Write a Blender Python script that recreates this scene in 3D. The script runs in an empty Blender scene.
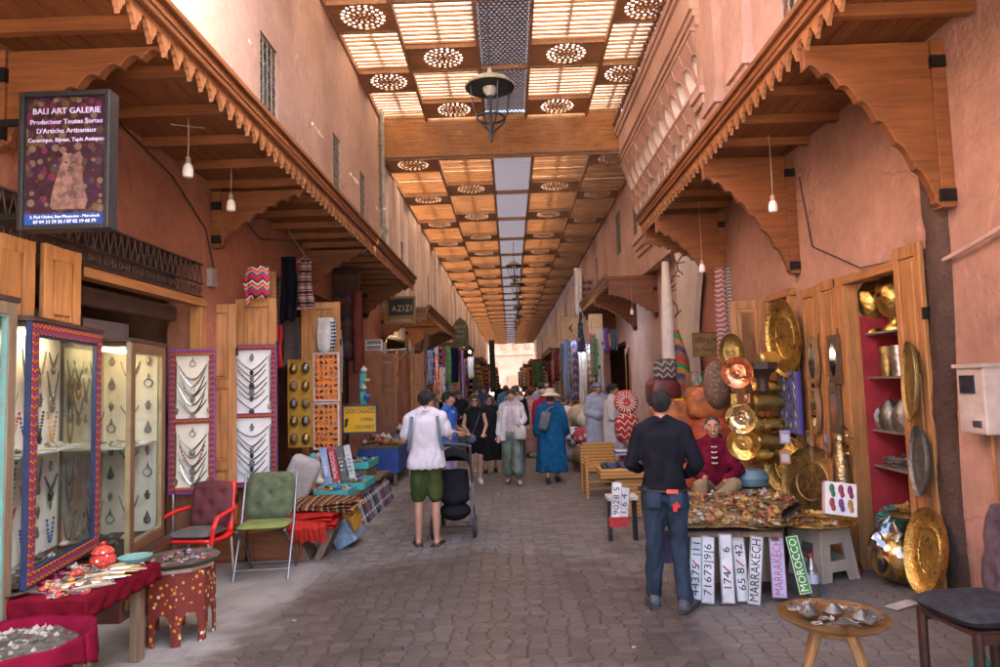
import bpy, math, random
from mathutils import Vector, Matrix, Euler
rnd = random.Random(11)
sc = bpy.context.scene
C = sc.collection
PI = math.pi
U = rnd.uniform
# ------------------------------------------------------------------ camera
F, HC, RHO = 667.0, 1.78, 0.03
vy = Vector((10.5, -49.5, F)).normalized()
vx = Vector((math.cos(RHO), math.sin(RHO), 0)); vx = (vx - vy * vx.dot(vy)).normalized()
vz = vy.cross(vx)
if vz.y < 0: vz = -vz
cam = bpy.data.objects.new('camera', bpy.data.cameras.new('camera')); C.objects.link(cam)
cam.data.lens = 36 * F / 1000; cam.data.sensor_width = 36; cam.data.clip_end = 600; cam.data.clip_start = 0.05
cx = Vector((vx.x, vy.x, vz.x)); cy = Vector((vx.y, vy.y, vz.y)); cz = -Vector((vx.z, vy.z, vz.z))
M = Matrix((cx, cy, cz)).transposed().to_4x4(); M.translation = Vector((0, 0, HC)); cam.matrix_world = M
sc.camera = cam
def ray(px, py):
    c = Vector(((px - 500) / F, (333.5 - py) / F, 1)); return Vector((c.dot(vx), c.dot(vy), c.dot(vz)))
def PX(px, py, X): r = ray(px, py); r *= X / r.x; return Vector((X, r.y, HC + r.z))
def PY(px, py, Y): r = ray(px, py); r *= Y / r.y; return Vector((r.x, Y, HC + r.z))
def PZ(px, py, Z=0.): r = ray(px, py); r *= (Z - HC) / r.z; return Vector((r.x, r.y, Z))
# ------------------------------------------------------------------ mesh helper
class MB:
    def __init__(s): s.v, s.f, s.m = [], [], []
    def add(s, vs, fs, mi=0, M=None):
        b = len(s.v)
        s.v += [tuple(M @ Vector(v)) for v in vs] if M is not None else [tuple(v) for v in vs]
        for f in fs: s.f.append(tuple(b + i for i in f)); s.m.append(mi)
        return s
    def box(s, c, d, mi=0, rot=None, M=None):
        x, y, z = d[0] / 2, d[1] / 2, d[2] / 2
        T = Matrix.Translation(c)
        if rot: T = T @ Euler(rot).to_matrix().to_4x4()
        if M is not None: T = M @ T
        vs = [(a, b, e) for a in (-x, x) for b in (-y, y) for e in (-z, z)]
        return s.add(vs, [(0, 1, 3, 2), (4, 6, 7, 5), (0, 4, 5, 1), (2, 3, 7, 6), (0, 2, 6, 4), (1, 5, 7, 3)], mi, T)
    def bb(s, lo, hi, mi=0):
        return s.box([(a + b) / 2 for a, b in zip(lo, hi)], [abs(b - a) for a, b in zip(lo, hi)], mi)
    def tube(s, pts, r, n=8, mi=0, M=None, flat=1.0, closed=False):
        P = [Vector(p) for p in pts]; k = len(P); rs = r if isinstance(r, (list, tuple)) else [r] * k
        vs, fs = [], []; up = None
        for i in range(k):
            t = (P[min(i + 1, k - 1)] - P[max(i - 1, 0)])
            if closed: t = P[(i + 1) % k] - P[(i - 1) % k]
            t = t.normalized() if t.length > 1e-9 else Vector((0, 0, 1))
            if up is None: up = Vector((0, 0, 1)) if abs(t.z) < .9 else Vector((0, 1, 0))
            a = t.cross(up); a = a.normalized() if a.length > 1e-6 else t.orthogonal().normalized()
            b = a.cross(t).normalized(); up = b
            for j in range(n):
                q = 2 * PI * j / n; vs.append(P[i] + a * math.cos(q) * rs[i] + b * math.sin(q) * rs[i] * flat)
        for i in range(k if closed else k - 1):
            for j in range(n):
                i2 = (i + 1) % k
                fs.append((i * n + j, i * n + (j + 1) % n, i2 * n + (j + 1) % n, i2 * n + j))
        if not closed: fs.append(tuple(range(n))[::-1]); fs.append(tuple((k - 1) * n + j for j in range(n)))
        return s.add(vs, fs, mi, M)
    def lathe(s, prof, c=(0, 0, 0), n=16, mi=0, M=None, sx=1, sy=1):
        vs, fs = [], []; k = len(prof)
        for r, z in prof:
            for j in range(n):
                q = 2 * PI * j / n; vs.append((r * math.cos(q) * sx, r * math.sin(q) * sy, z))
        for i in range(k - 1):
            for j in range(n): fs.append((i * n + j, i * n + (j + 1) % n, (i + 1) * n + (j + 1) % n, (i + 1) * n + j))
        if prof[0][0] > 1e-4: fs.append(tuple(range(n))[::-1])
        if prof[-1][0] > 1e-4: fs.append(tuple((k - 1) * n + j for j in range(n)))
        T = Matrix.Translation(c)
        if M is not None: T = M @ T
        return s.add(vs, fs, mi, T)
    def ball(s, c, r, n=10, mi=0, M=None):
        r = r if isinstance(r, (tuple, list)) else (r, r, r)
        m = max(4, n // 2 + 1); T = Matrix.Translation(c) @ Matrix.Diagonal((*r, 1))
        if M is not None: T = M @ T
        return s.lathe([(max(math.sin(PI * i / m), 1e-5), -math.cos(PI * i / m)) for i in range(m + 1)], n=n, mi=mi, M=T)
    def prism(s, poly, M, t, mi=0):
        """polygon in local xy, extruded 0..t along local z, placed by M"""
        k = len(poly)
        vs = [(x, y, 0) for x, y in poly] + [(x, y, t) for x, y in poly]
        fs = [tuple(range(k))[::-1], tuple(range(k, 2 * k))] + [(i, (i + 1) % k, k + (i + 1) % k, k + i) for i in range(k)]
        return s.add(vs, fs, mi, M)
    def grid(s, fn, nu, nv, mi=0, M=None):
        vs = [fn(i / nu, j / nv) for j in range(nv + 1) for i in range(nu + 1)]
        fs = [(j * (nu + 1) + i, j * (nu + 1) + i + 1, (j + 1) * (nu + 1) + i + 1, (j + 1) * (nu + 1) + i) for j in range(nv) for i in range(nu)]
        return s.add(vs, fs, mi, M)
    def mesh(s, name, mats, smooth=35, M=None):
        me = bpy.data.meshes.new(name)
        vs = [tuple(M @ Vector(v)) for v in s.v] if M is not None else s.v
        me.from_pydata(vs, [], s.f)
        for m in (mats if isinstance(mats, (list, tuple)) else [mats]): me.materials.append(m)
        me.polygons.foreach_set('material_index', s.m)
        if smooth:
            me.polygons.foreach_set('use_smooth', [True] * len(s.f)); me.set_sharp_from_angle(angle=math.radians(smooth))
        me.update(); return me
    def build(s, name, mats, parent=None, world=True, smooth=35, bevel=0, solid=0, sub=0):
        M = None
        if parent is not None and world: M = wm(parent).inverted()
        o = bpy.data.objects.new(name, s.mesh(name, mats, smooth, M)); C.objects.link(o)
        if parent is not None: o.parent = parent
        if solid: m = o.modifiers.new('solid', 'SOLIDIFY'); m.thickness = solid; m.offset = 0
        if bevel: m = o.modifiers.new('bevel', 'BEVEL'); m.width = bevel; m.segments = 2; m.limit_method = 'ANGLE'; m.angle_limit = .7
        if sub: m = o.modifiers.new('sub', 'SUBSURF'); m.levels = sub; m.render_levels = sub
        return o
def wm(o):
    M = o.matrix_basis.copy()
    while o.parent: o = o.parent; M = o.matrix_basis @ M
    return M
def tag(o, label=None, cat=None, group=None, kind=None):
    if label: o['label'] = label
    if cat: o['category'] = cat
    if group: o['group'] = group
    if kind: o['kind'] = kind
    return o
def thing(name, label, cat, loc=(0, 0, 0), rz=0, group=None):
    o = bpy.data.objects.new(name, None); C.objects.link(o); o.location = loc; o.rotation_euler = (0, 0, rz); o.empty_display_size = .1
    o.rotation_euler.z = rz
    return tag(o, label, cat, group)
def kids(o): return [c for c in bpy.data.objects if c.parent is o]
def tree(o): return (o, [tree(c) for c in kids(o)])
def dup(t, loc=None, rot=None, scale=None, label=None, parent=None):
    o, ch = t; c = o.copy(); C.objects.link(c)
    if parent is not None: c.parent = parent
    if loc is not None: c.location = loc
    if rot is not None: c.rotation_euler = rot if isinstance(rot, (tuple, list)) else (0, 0, rot)
    if scale is not None: c.scale = scale if isinstance(scale, (tuple, list)) else (scale,) * 3
    if label: c['label'] = label
    for k in ch: dup(k, parent=c)
    return c
ORD = 'first second third fourth fifth sixth seventh eighth ninth tenth eleventh twelfth thirteenth fourteenth fifteenth sixteenth'.split()
def text(body, parent, M, size, mat, ext=.002, align='CENTER', name='lettering', width=None, sx=1.0, spacing=1.0, fit=None):
    cu = bpy.data.curves.new(name, 'FONT'); cu.body = body; cu.size = size; cu.extrude = ext; cu.align_x = align; cu.align_y = 'CENTER'; cu.resolution_u = 2
    cu.space_character = spacing
    to = bpy.data.objects.new(name, cu); C.objects.link(to); bpy.context.view_layer.update()
    me = bpy.data.meshes.new_from_object(to.evaluated_get(bpy.context.evaluated_depsgraph_get())); me.name = name; bpy.data.objects.remove(to); bpy.data.curves.remove(cu)
    xs = [v.co.x for v in me.vertices]
    if fit and xs: sx = min(sx, fit / (max(xs) - min(xs)))
    me.materials.clear(); me.materials.append(mat); o = bpy.data.objects.new(name, me); C.objects.link(o)
    if parent is not None: M = wm(parent).inverted() @ M; o.parent = parent
    o.matrix_basis = M @ Matrix.Diagonal((sx, 1, 1, 1)); return o
def face_m(c, right, up):
    """matrix whose local x=right, y=up, z=towards viewer"""
    r = Vector(right).normalized(); u = Vector(up); u = (u - r * u.dot(r)).normalized(); n = r.cross(u)
    M = Matrix((r, u, n)).transposed().to_4x4(); M.translation = Vector(c); return M
# ------------------------------------------------------------------ materials
MATS = {}
def nodes(name):
    m = bpy.data.materials.new(name); m.use_nodes = True; nt = m.node_tree; b = nt.nodes['Principled BSDF']; return m, nt, b
def N(nt, t, **kw):
    n = nt.nodes.new(t)
    for k, v in kw.items():
        if k in n.inputs.keys() if hasattr(n.inputs, 'keys') else False: n.inputs[k].default_value = v
        else: setattr(n, k, v)
    return n
def coords(nt, stretch=(1, 1, 1), jitter=True):
    tc = N(nt, 'ShaderNodeTexCoord'); mp = N(nt, 'ShaderNodeMapping'); mp.inputs['Scale'].default_value = stretch
    nt.links.new(tc.outputs['Object'], mp.inputs['Vector'])
    if jitter:
        oi = N(nt, 'ShaderNodeObjectInfo'); mu = N(nt, 'ShaderNodeMath', operation='MULTIPLY'); mu.inputs[1].default_value = 37.
        nt.links.new(oi.outputs['Random'], mu.inputs[0]); nt.links.new(mu.outputs[0], mp.inputs['Location'])
    return mp.outputs['Vector']
def noise(nt, vec, scale, detail=5, rough=.6, dist=0):
    n = N(nt, 'ShaderNodeTexNoise'); n.inputs['Scale'].default_value = scale; n.inputs['Detail'].default_value = detail
    n.inputs['Roughness'].default_value = rough; n.inputs['Distortion'].default_value = dist
    nt.links.new(vec, n.inputs['Vector']); return n.outputs['Fac']
def ramp(nt, fac, stops, interp='LINEAR'):
    r = N(nt, 'ShaderNodeValToRGB'); r.color_ramp.interpolation = interp; e = r.color_ramp.elements
    while len(e) > 1: e.remove(e[-1])
    e[0].position = stops[0][0]; e[0].color = (*stops[0][1], 1)
    for p, c in stops[1:]: k = e.new(p); k.color = (*c, 1)
    nt.links.new(fac, r.inputs['Fac']); return r.outputs['Color']
def mixc(nt, fac, a, b, mode='MIX'):
    m = N(nt, 'ShaderNodeMix', data_type='RGBA', blend_type=mode)
    for s, v in ((0, fac), (6, a), (7, b)):
        if hasattr(v, 'type') and not isinstance(v, (tuple, float, int)): nt.links.new(v, m.inputs[s])
        else: m.inputs[s].default_value = v if s == 0 else (*v, 1)
    return m.outputs[2]
def bumpn(nt, b, h, strength, dist=.02):
    n = N(nt, 'ShaderNodeBump'); n.inputs['Strength'].default_value = strength; n.inputs['Distance'].default_value = dist
    nt.links.new(h, n.inputs['Height']); nt.links.new(n.outputs['Normal'], b.inputs['Normal'])
def sc3(c, k): return tuple(min(1, max(0, a * k)) for a in c)
def mat(name, col, rough=.6, metal=0, var=.25, scale=6, stretch=(1, 1, 1), bump=.15, bscale=None, col2=None, spec=.4, sheen=0, trans=0):
    if name in MATS: return MATS[name]
    m, nt, b = nodes(name); v = coords(nt, stretch)
    f = noise(nt, v, scale)
    c2 = col2 or sc3(col, 1 - var * 1.4)
    nt.links.new(ramp(nt, f, [(.3, c2), (.7, sc3(col, 1 + var * .5) if not col2 else col)]), b.inputs['Base Color'])
    b.inputs['Roughness'].default_value = rough; b.inputs['Metallic'].default_value = metal; b.inputs['Specular IOR Level'].default_value = spec
    if sheen: b.inputs['Sheen Weight'].default_value = sheen
    if trans: b.inputs['Transmission Weight'].default_value = trans
    if bump: bumpn(nt, b, noise(nt, v, bscale or scale * 6, 3), bump)
    MATS[name] = m; return m
def wood(name, col, axis='z', dark=None, rough=.45, gs=1.0):
    if name in MATS: return MATS[name]
    m, nt, b = nodes(name)
    st = {'x': (1.2, 16, 16), 'y': (16, 1.2, 16), 'z': (16, 16, 1.2)}[axis]
    v = coords(nt, tuple(a * gs for a in st)); f = noise(nt, v, 1.6, 8, .65, .6)
    v2 = coords(nt, (1, 1, 1)); g = noise(nt, v2, 1.7, 3)
    d = dark or sc3(col, .45)
    c = ramp(nt, f, [(.28, d), (.5, sc3(col, .85)), (.72, sc3(col, 1.15))])
    c = mixc(nt, .55, c, ramp(nt, g, [(.3, (.55, .5, .45)), (.7, (1, 1, 1))]), 'MULTIPLY')
    nt.links.new(c, b.inputs['Base Color']); b.inputs['Roughness'].default_value = rough; b.inputs['Specular IOR Level'].default_value = .35
    bumpn(nt, b, f, .25, .008); MATS[name] = m; return m
def plaster(name, col, stain, rough=.9, streak=False, amt=.55, bump=.5):
    if name in MATS: return MATS[name]
    m, nt, b = nodes(name); v = coords(nt, (1, 1, 1), False)
    big = noise(nt, v, .55, 6, .62); fine = noise(nt, v, 7, 6, .7)
    c = ramp(nt, big, [(.33, stain), (.62, col)])
    c = mixc(nt, amt, c, ramp(nt, fine, [(.3, (.62, .58, .55)), (.65, (1.05, 1.02, 1))]), 'MULTIPLY')
    if streak:
        vs = coords(nt, (1, 1.5, .12), False); st = noise(nt, vs, 2.2, 6, .7)
        c = mixc(nt, ramp(nt, st, [(.44, (1, 1, 1)), (.56, (0, 0, 0))]), c, sc3(stain, .75))
        c = mixc(nt, ramp(nt, noise(nt, coords(nt, (1, 1.1, .06), False), 1.7, 5), [(.5, (0, 0, 0)), (.62, (1, 1, 1))]), c, (.70, .62, .56))
    # patches of repair and cracks
    pv = noise(nt, v, 1.3, 3, .5, 1.2)
    c = mixc(nt, ramp(nt, pv, [(.66, (0, 0, 0)), (.7, (.5, .5, .5))]), c, sc3(col, .72))
    dv = N(nt, 'ShaderNodeTexNoise'); dv.inputs['Scale'].default_value = 2.2; dv.inputs['Detail'].default_value = 5; nt.links.new(v, dv.inputs['Vector'])
    va = N(nt, 'ShaderNodeVectorMath', operation='MULTIPLY_ADD'); nt.links.new(dv.outputs['Color'], va.inputs[0]); va.inputs[1].default_value = (.55, .55, .55); nt.links.new(v, va.inputs[2])
    vo = N(nt, 'ShaderNodeTexVoronoi', feature='DISTANCE_TO_EDGE'); vo.inputs['Scale'].default_value = .55; nt.links.new(va.outputs[0], vo.inputs['Vector'])
    ck = mixc(nt, ramp(nt, noise(nt, v, .8, 3), [(.48, (0, 0, 0)), (.56, (1, 1, 1))]), (0, 0, 0), ramp(nt, vo.outputs['Distance'], [(.002, (1, 1, 1)), (.006, (0, 0, 0))]))
    c = mixc(nt, mixc(nt, 1., ck, (.55, .55, .55), 'MULTIPLY'), c, sc3(stain, .55))
    c = mixc(nt, ramp(nt, noise(nt, coords(nt, (1, 1, .35), False), 2.6, 7, .75, .8), [(.60, (0, 0, 0)), (.68, (.55, .55, .55))]), c, sc3(col, 1.25))
    c = mixc(nt, ramp(nt, noise(nt, coords(nt, (1, 1, .16), False), 3.1, 6, .7), [(.62, (0, 0, 0)), (.72, (.5, .5, .5))]), c, sc3(stain, .6))
    nt.links.new(c, b.inputs['Base Color']); b.inputs['Roughness'].default_value = rough; b.inputs['Specular IOR Level'].default_value = .2
    h = mixc(nt, .5, ramp(nt, noise(nt, v, 3.5, 7, .7), [(0, (0, 0, 0)), (1, (1, 1, 1))]), ramp(nt, noise(nt, v, 22, 4), [(0, (0, 0, 0)), (1, (1, 1, 1))]))
    bumpn(nt, b, h, bump, .05); MATS[name] = m; return m
def bands(name, cols, axis='z', period=.3, zig=0, zper=.1, rough=.9, weave=300, wob=0):
    """woven stripes; cols = list of (width, colour)"""
    if name in MATS: return MATS[name]
    m, nt, b = nodes(name); v = coords(nt, (1, 1, 1), False); sp = N(nt, 'ShaderNodeSeparateXYZ'); nt.links.new(v, sp.inputs[0])
    def mth(op, a, bb=0.):
        n = N(nt, 'ShaderNodeMath', operation=op)
        for i, q in enumerate((a, bb)):
            if isinstance(q, (int, float)): n.inputs[i].default_value = q
            else: nt.links.new(q, n.inputs[i])
        return n.outputs[0]
    ax = sp.outputs['xyz'.index(axis)]
    if zig:
        o1 = sp.outputs['xyz'.index('y' if axis != 'y' else 'x')]; o2 = sp.outputs['xyz'.index('x' if axis == 'z' else ('z' if axis == 'y' else 'z'))]
        ax = mth('ADD', ax, mth('MULTIPLY', mth('PINGPONG', mth('ADD', o1, o2), zper), zig))
    if wob: ax = mth('ADD', ax, mth('MULTIPLY', noise(nt, v, 6), wob))
    f = mth('FRACT', mth('DIVIDE', ax, period)); tot = sum(w for w, _ in cols); st = []; p = 0
    for w, c in cols: st.append((p / tot, c)); p += w
    c = ramp(nt, f, st, 'CONSTANT')
    c = mixc(nt, .5, c, ramp(nt, noise(nt, v, 40, 3), [(.3, (.5, .5, .5)), (.7, (1.1, 1.1, 1.1))]), 'MULTIPLY')
    nt.links.new(c, b.inputs['Base Color']); b.inputs['Roughness'].default_value = rough; b.inputs['Specular IOR Level'].default_value = .1
    bumpn(nt, b, noise(nt, v, weave, 2), .3, .004); MATS[name] = m; return m
def checks(name, a, c2, size=.05, rough=.85):
    if name in MATS: return MATS[name]
    m, nt, b = nodes(name); v = coords(nt, (1 / size,) * 3, False)
    k = N(nt, 'ShaderNodeTexChecker'); k.inputs['Scale'].default_value = 1; k.inputs['Color1'].default_value = (*a, 1); k.inputs['Color2'].default_value = (*c2, 1)
    nt.links.new(v, k.inputs['Vector']); nt.links.new(k.outputs['Color'], b.inputs['Base Color']); b.inputs['Roughness'].default_value = rough
    MATS[name] = m; return m
def spots(name, base, cols, scale=14, rough=.8, thr=.35, metal=0):
    if name in MATS: return MATS[name]
    m, nt, b = nodes(name); v = coords(nt); vo = N(nt, 'ShaderNodeTexVoronoi'); vo.inputs['Scale'].default_value = scale; nt.links.new(v, vo.inputs['Vector'])
    sp = N(nt, 'ShaderNodeSeparateColor'); nt.links.new(vo.outputs['Color'], sp.inputs[0])
    c = ramp(nt, sp.outputs[0], [(i / len(cols), q) for i, q in enumerate(cols)], 'CONSTANT')
    f = ramp(nt, vo.outputs['Distance'], [(thr, (1, 1, 1)), (thr + .02, (0, 0, 0))])
    nt.links.new(mixc(nt, f, base, c), b.inputs['Base Color']); b.inputs['Roughness'].default_value = rough; b.inputs['Metallic'].default_value = metal
    bumpn(nt, b, noise(nt, v, 60, 3), .2, .01); MATS[name] = m; return m
def glow(name, col, st):
    if name in MATS: return MATS[name]
    m, nt, b = nodes(name); b.inputs['Emission Color'].default_value = (*col, 1); b.inputs['Emission Strength'].default_value = st; b.inputs['Base Color'].default_value = (*col, 1)
    MATS[name] = m; return m
def hammered(name, col, rough=.28, scale=22, bump=.5, tarnish=.35):
    if name in MATS: return MATS[name]
    m, nt, b = nodes(name); v = coords(nt); vo = N(nt, 'ShaderNodeTexVoronoi'); vo.inputs['Scale'].default_value = scale; nt.links.new(v, vo.inputs['Vector'])
    f = noise(nt, v, 5, 5)
    nt.links.new(ramp(nt, f, [(.35, sc3(col, 1 - tarnish)), (.65, col)]), b.inputs['Base Color'])
    nt.links.new(ramp(nt, noise(nt, v, 9, 4), [(.3, (rough * .7,) * 3), (.7, (min(1, rough * 1.7),) * 3)]), b.inputs['Roughness'])
    b.inputs['Metallic'].default_value = 1; bumpn(nt, b, vo.outputs['Distance'], bump, .01); MATS[name] = m; return m

W_EAVE = wood('varnished_cedar_shaded', (.25, .092, .034), 'y')  # darker cedar copy: shade under the awnings put into the colour
W_EAVEX = wood('varnished_cedar_cross_shaded', (.24, .087, .032), 'x')  # same shaded copy with the grain across
W_EAVEZ = wood('varnished_cedar_lit', (.38, .16, .065), 'z')  # lighter cedar copy: light on the fascias put into the colour
W_DOOR = wood('pine_door', (.46, .21, .075), 'z')
W_DOORY = wood('pine_rail', (.42, .19, .068), 'y')
W_ROOF = wood('roof_louvre', (.42, .22, .10), 'x', dark=(.28, .13, .055), rough=.75)
W_BEAM = wood('roof_beam', (.44, .25, .145), 'y', rough=.6)
W_ROS = wood('roof_rosette', (.50, .27, .13), 'x', rough=.6)
W_OLD = wood('grey_old_wood', (.22, .15, .1), 'z', rough=.8)
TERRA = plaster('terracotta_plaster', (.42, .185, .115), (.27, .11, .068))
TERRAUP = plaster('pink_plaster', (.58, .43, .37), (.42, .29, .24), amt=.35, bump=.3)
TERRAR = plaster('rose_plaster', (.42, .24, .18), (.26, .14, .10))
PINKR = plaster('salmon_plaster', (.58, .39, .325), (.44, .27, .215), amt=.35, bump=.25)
STREAK = plaster('weathered_white_plaster', (.74, .64, .59), (.54, .41, .355), streak=True, bump=.3)
WHITEP = plaster('white_plaster', (.72, .66, .6), (.55, .47, .42), amt=.3, bump=.2)
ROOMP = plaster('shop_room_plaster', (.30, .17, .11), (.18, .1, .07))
IRON = mat('black_iron', (.02, .018, .017), .5, .6, bump=.2)
BLACKP = mat('black_plastic', (.02, .02, .022), .45)
CHROME = mat('steel', (.55, .55, .56), .3, 1)
BRASS = hammered('brass', (.72, .47, .14)); BRASSD = hammered('old_brass', (.42, .29, .11), .4)
COPPER = hammered('copper', (.80, .36, .2), .25); SILVER = hammered('silver', (.72, .70, .66), .3)
SILVERD = hammered('dark_silver', (.25, .24, .22), .42)
WHITE = mat('white_paint', (.78, .77, .75), .5, var=.06)
def cloth(name, col, **k): return mat(name, col, .9, var=k.pop('var', .2), scale=9, bump=.35, bscale=160, spec=.08, **k)
# ================================================================== world, sun
w = bpy.data.worlds.new('World'); sc.world = w; w.use_nodes = True; nt = w.node_tree; bg = nt.nodes['Background']
sky = nt.nodes.new('ShaderNodeTexSky'); sky.sky_type = 'NISHITA'; sky.sun_disc = False
SD = Vector((.80, -.04, .56)).normalized()
sky.sun_elevation = math.asin(SD.z); sky.sun_rotation = math.atan2(SD.x, SD.y); sky.dust_density = 6; sky.air_density = .8; sky.ozone_density = .3
nt.links.new(sky.outputs['Color'], bg.inputs['Color']); bg.inputs['Strength'].default_value = .15
sun = bpy.data.objects.new('sun', bpy.data.lights.new('sun', 'SUN')); C.objects.link(sun); sun.data.energy = 2.0; sun.data.angle = math.radians(.5); sun.data.color = (1, .93, .82)
sun.rotation_euler = SD.to_track_quat('Z', 'Y').to_euler(); sun.location = (0, 0, 30)
sc.view_settings.view_transform = 'Standard'; sc.view_settings.look = 'None'; sc.view_settings.exposure = 3.95; sc.view_settings.gamma = 1
sc.cycles.use_denoising = True; sc.cycles.max_bounces = 10; sc.cycles.diffuse_bounces = 7; sc.cycles.transparent_max_bounces = 12; sc.cycles.sample_clamp_indirect = 6; sc.cycles.caustics_reflective = False; sc.cycles.caustics_refractive = False
# ================================================================== paving
def paving():
    m, nt, b = nodes('paving'); v = coords(nt, (1, 1, 1), False)
    dn = N(nt, 'ShaderNodeTexNoise'); dn.inputs['Scale'].default_value = 1.8; dn.inputs['Detail'].default_value = 3; nt.links.new(v, dn.inputs['Vector'])
    va = N(nt, 'ShaderNodeVectorMath', operation='MULTIPLY_ADD'); nt.links.new(dn.outputs['Color'], va.inputs[0]); va.inputs[1].default_value = (.06, .06, 0); nt.links.new(v, va.inputs[2])
    mp = N(nt, 'ShaderNodeMapping'); mp.inputs['Scale'].default_value = (7.2, 12.2, 1); nt.links.new(va.outputs[0], mp.inputs['Vector'])
    def vor(feat):
        n = N(nt, 'ShaderNodeTexVoronoi', feature=feat, voronoi_dimensions='2D'); n.inputs['Scale'].default_value = 1; n.inputs['Randomness'].default_value = .5; nt.links.new(mp.outputs[0], n.inputs['Vector']); return n
    vc = vor('F1'); sc_ = N(nt, 'ShaderNodeSeparateColor'); nt.links.new(vc.outputs['Color'], sc_.inputs[0]); tone = sc_.outputs[0]
    joint = ramp(nt, vor('DISTANCE_TO_EDGE').outputs['Distance'], [(.01, (1, 1, 1)), (.07, (0, 0, 0))])
    big = noise(nt, v, .7, 6, .65); fine = noise(nt, v, 22, 5)
    stone = ramp(nt, tone, [(0, (.125, .108, .096)), (.5, (.158, .14, .126)), (1, (.195, .176, .16))])
    stone = mixc(nt, .6, stone, ramp(nt, big, [(.3, (.62, .6, .6)), (.68, (1.15, 1.13, 1.12))]), 'MULTIPLY')
    stone = mixc(nt, .5, stone, ramp(nt, fine, [(.3, (.6, .58, .57)), (.7, (1.15, 1.15, 1.15))]), 'MULTIPLY')
    # regions: smooth cement apron by the left shops, damp patch in the middle, dusty cement at the right
    sp = N(nt, 'ShaderNodeSeparateXYZ'); nt.links.new(v, sp.inputs[0])
    def mth(op, a, bb=0., cl=False):
        n = N(nt, 'ShaderNodeMath', operation=op); n.use_clamp = cl
        for i, q in enumerate((a, bb)):
            if isinstance(q, (int, float)): n.inputs[i].default_value = q
            else: nt.links.new(q, n.inputs[i])
        return n.outputs[0]
    wob = mth('MULTIPLY', mth('SUBTRACT', noise(nt, v, 1.6, 6, .7), .5), 1.5)
    X = mth('ADD', sp.outputs[0], wob); Y = mth('ADD', sp.outputs[1], mth('MULTIPLY', wob, 1.3))
    left = mth('MULTIPLY', mth('SUBTRACT', mth('MULTIPLY', X, -1.), 1.75), 3.5, True)
    left.node.inputs[1].default_value = 3.5
    right = mth('MULTIPLY', mth('SUBTRACT', X, 1.25), 2.2, True)
    dx = mth('DIVIDE', mth('ADD', X, .35), 1.9); dy = mth('DIVIDE', mth('SUBTRACT', Y, 4.9), 2.5)
    damp = mth('MULTIPLY', mth('SUBTRACT', 1., mth('ADD', mth('MULTIPLY', dx, dx), mth('MULTIPLY', dy, dy))), 3., True)
    ap = ramp(nt, noise(nt, v, 3, 6, .7), [(.3, (.18, .16, .145)), (.7, (.29, .268, .248))])
    c = mixc(nt, mth('MULTIPLY', left, .9), stone, ap)
    c = mixc(nt, mth('MULTIPLY', right, .55), c, (.145, .128, .117))
    c = mixc(nt, mth('MULTIPLY', damp, .62), c, mixc(nt, 1., c, (.40, .32, .275), 'MULTIPLY'))
    mor = mth('MULTIPLY', joint, mth('SUBTRACT', 1., mth('MULTIPLY', left, .85)))
    c = mixc(nt, mth('MULTIPLY', mor, .36), c, (.06, .046, .037))
    # litter-coloured specks
    nt.links.new(c, b.inputs['Base Color'])
    r = mth('SUBTRACT', .78, mth('MULTIPLY', damp, .42)); r = mth('ADD', r, mth('MULTIPLY', mth('SUBTRACT', fine, .5), .35))
    nt.links.new(r, b.inputs['Roughness']); b.inputs['Specular IOR Level'].default_value = .4
    h = mth('SUBTRACT', mth('MULTIPLY', noise(nt, v, 9, 5), .55), mth('MULTIPLY', mor, .9)); h = mth('ADD', h, mth('MULTIPLY', ramp(nt, tone, [(0, (0,) * 3), (1, (.4,) * 3)]), mth('SUBTRACT', 1., left)))
    bumpn(nt, b, h, .6, .016); return m
mb = MB(); mb.grid(lambda u, v: (-150 + 300 * u, -60 + 360 * v, 0), 30, 36)
tag(mb.build('paved_ground', paving(), smooth=0), kind='structure')
tag(MB().add([(-40, -45, .004), (40, -45, .004), (40, -1.6, .004), (-40, -1.6, .004)], [(0, 1, 2, 3)]).build('bounce_sheet', mat('pale_bounce', (.62, .55, .47), .8), smooth=0), kind='structure')  # added pale sheet out of view, bounces fill light into the alley
# ================================================================== walls
def wallX(mb, X, s, t, y0, y1, z0, z1, ops=(), mi=0):
    ys = sorted({y0, y1, *[o[0] for o in ops], *[o[1] for o in ops]}); zs = sorted({z0, z1, *[o[2] for o in ops], *[o[3] for o in ops]})
    ys = [y for y in ys if y0 <= y <= y1]; zs = [z for z in zs if z0 <= z <= z1]; B = X + s * t
    def q(*p): mb.add(p, [(0, 1, 2, 3)], mi)
    for a, b in zip(ys, ys[1:]):
        for c, d in zip(zs, zs[1:]):
            ym, zm = (a + b) / 2, (c + d) / 2
            if any(o[0] < ym < o[1] and o[2] < zm < o[3] for o in ops): continue
            q((X, a, c), (X, b, c), (X, b, d), (X, a, d)); q((B, a, c), (B, a, d), (B, b, d), (B, b, c))
    for a, b, c, d in [(y0, y1, z0, z1)] + [tuple(o) for o in ops]:
        q((X, a, c), (B, a, c), (B, a, d), (X, a, d)); q((X, b, c), (X, b, d), (B, b, d), (B, b, c)); q((X, a, d), (B, a, d), (B, b, d), (X, b, d))
        if c > 0: q((X, a, c), (X, b, c), (B, b, c), (B, a, c))
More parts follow.
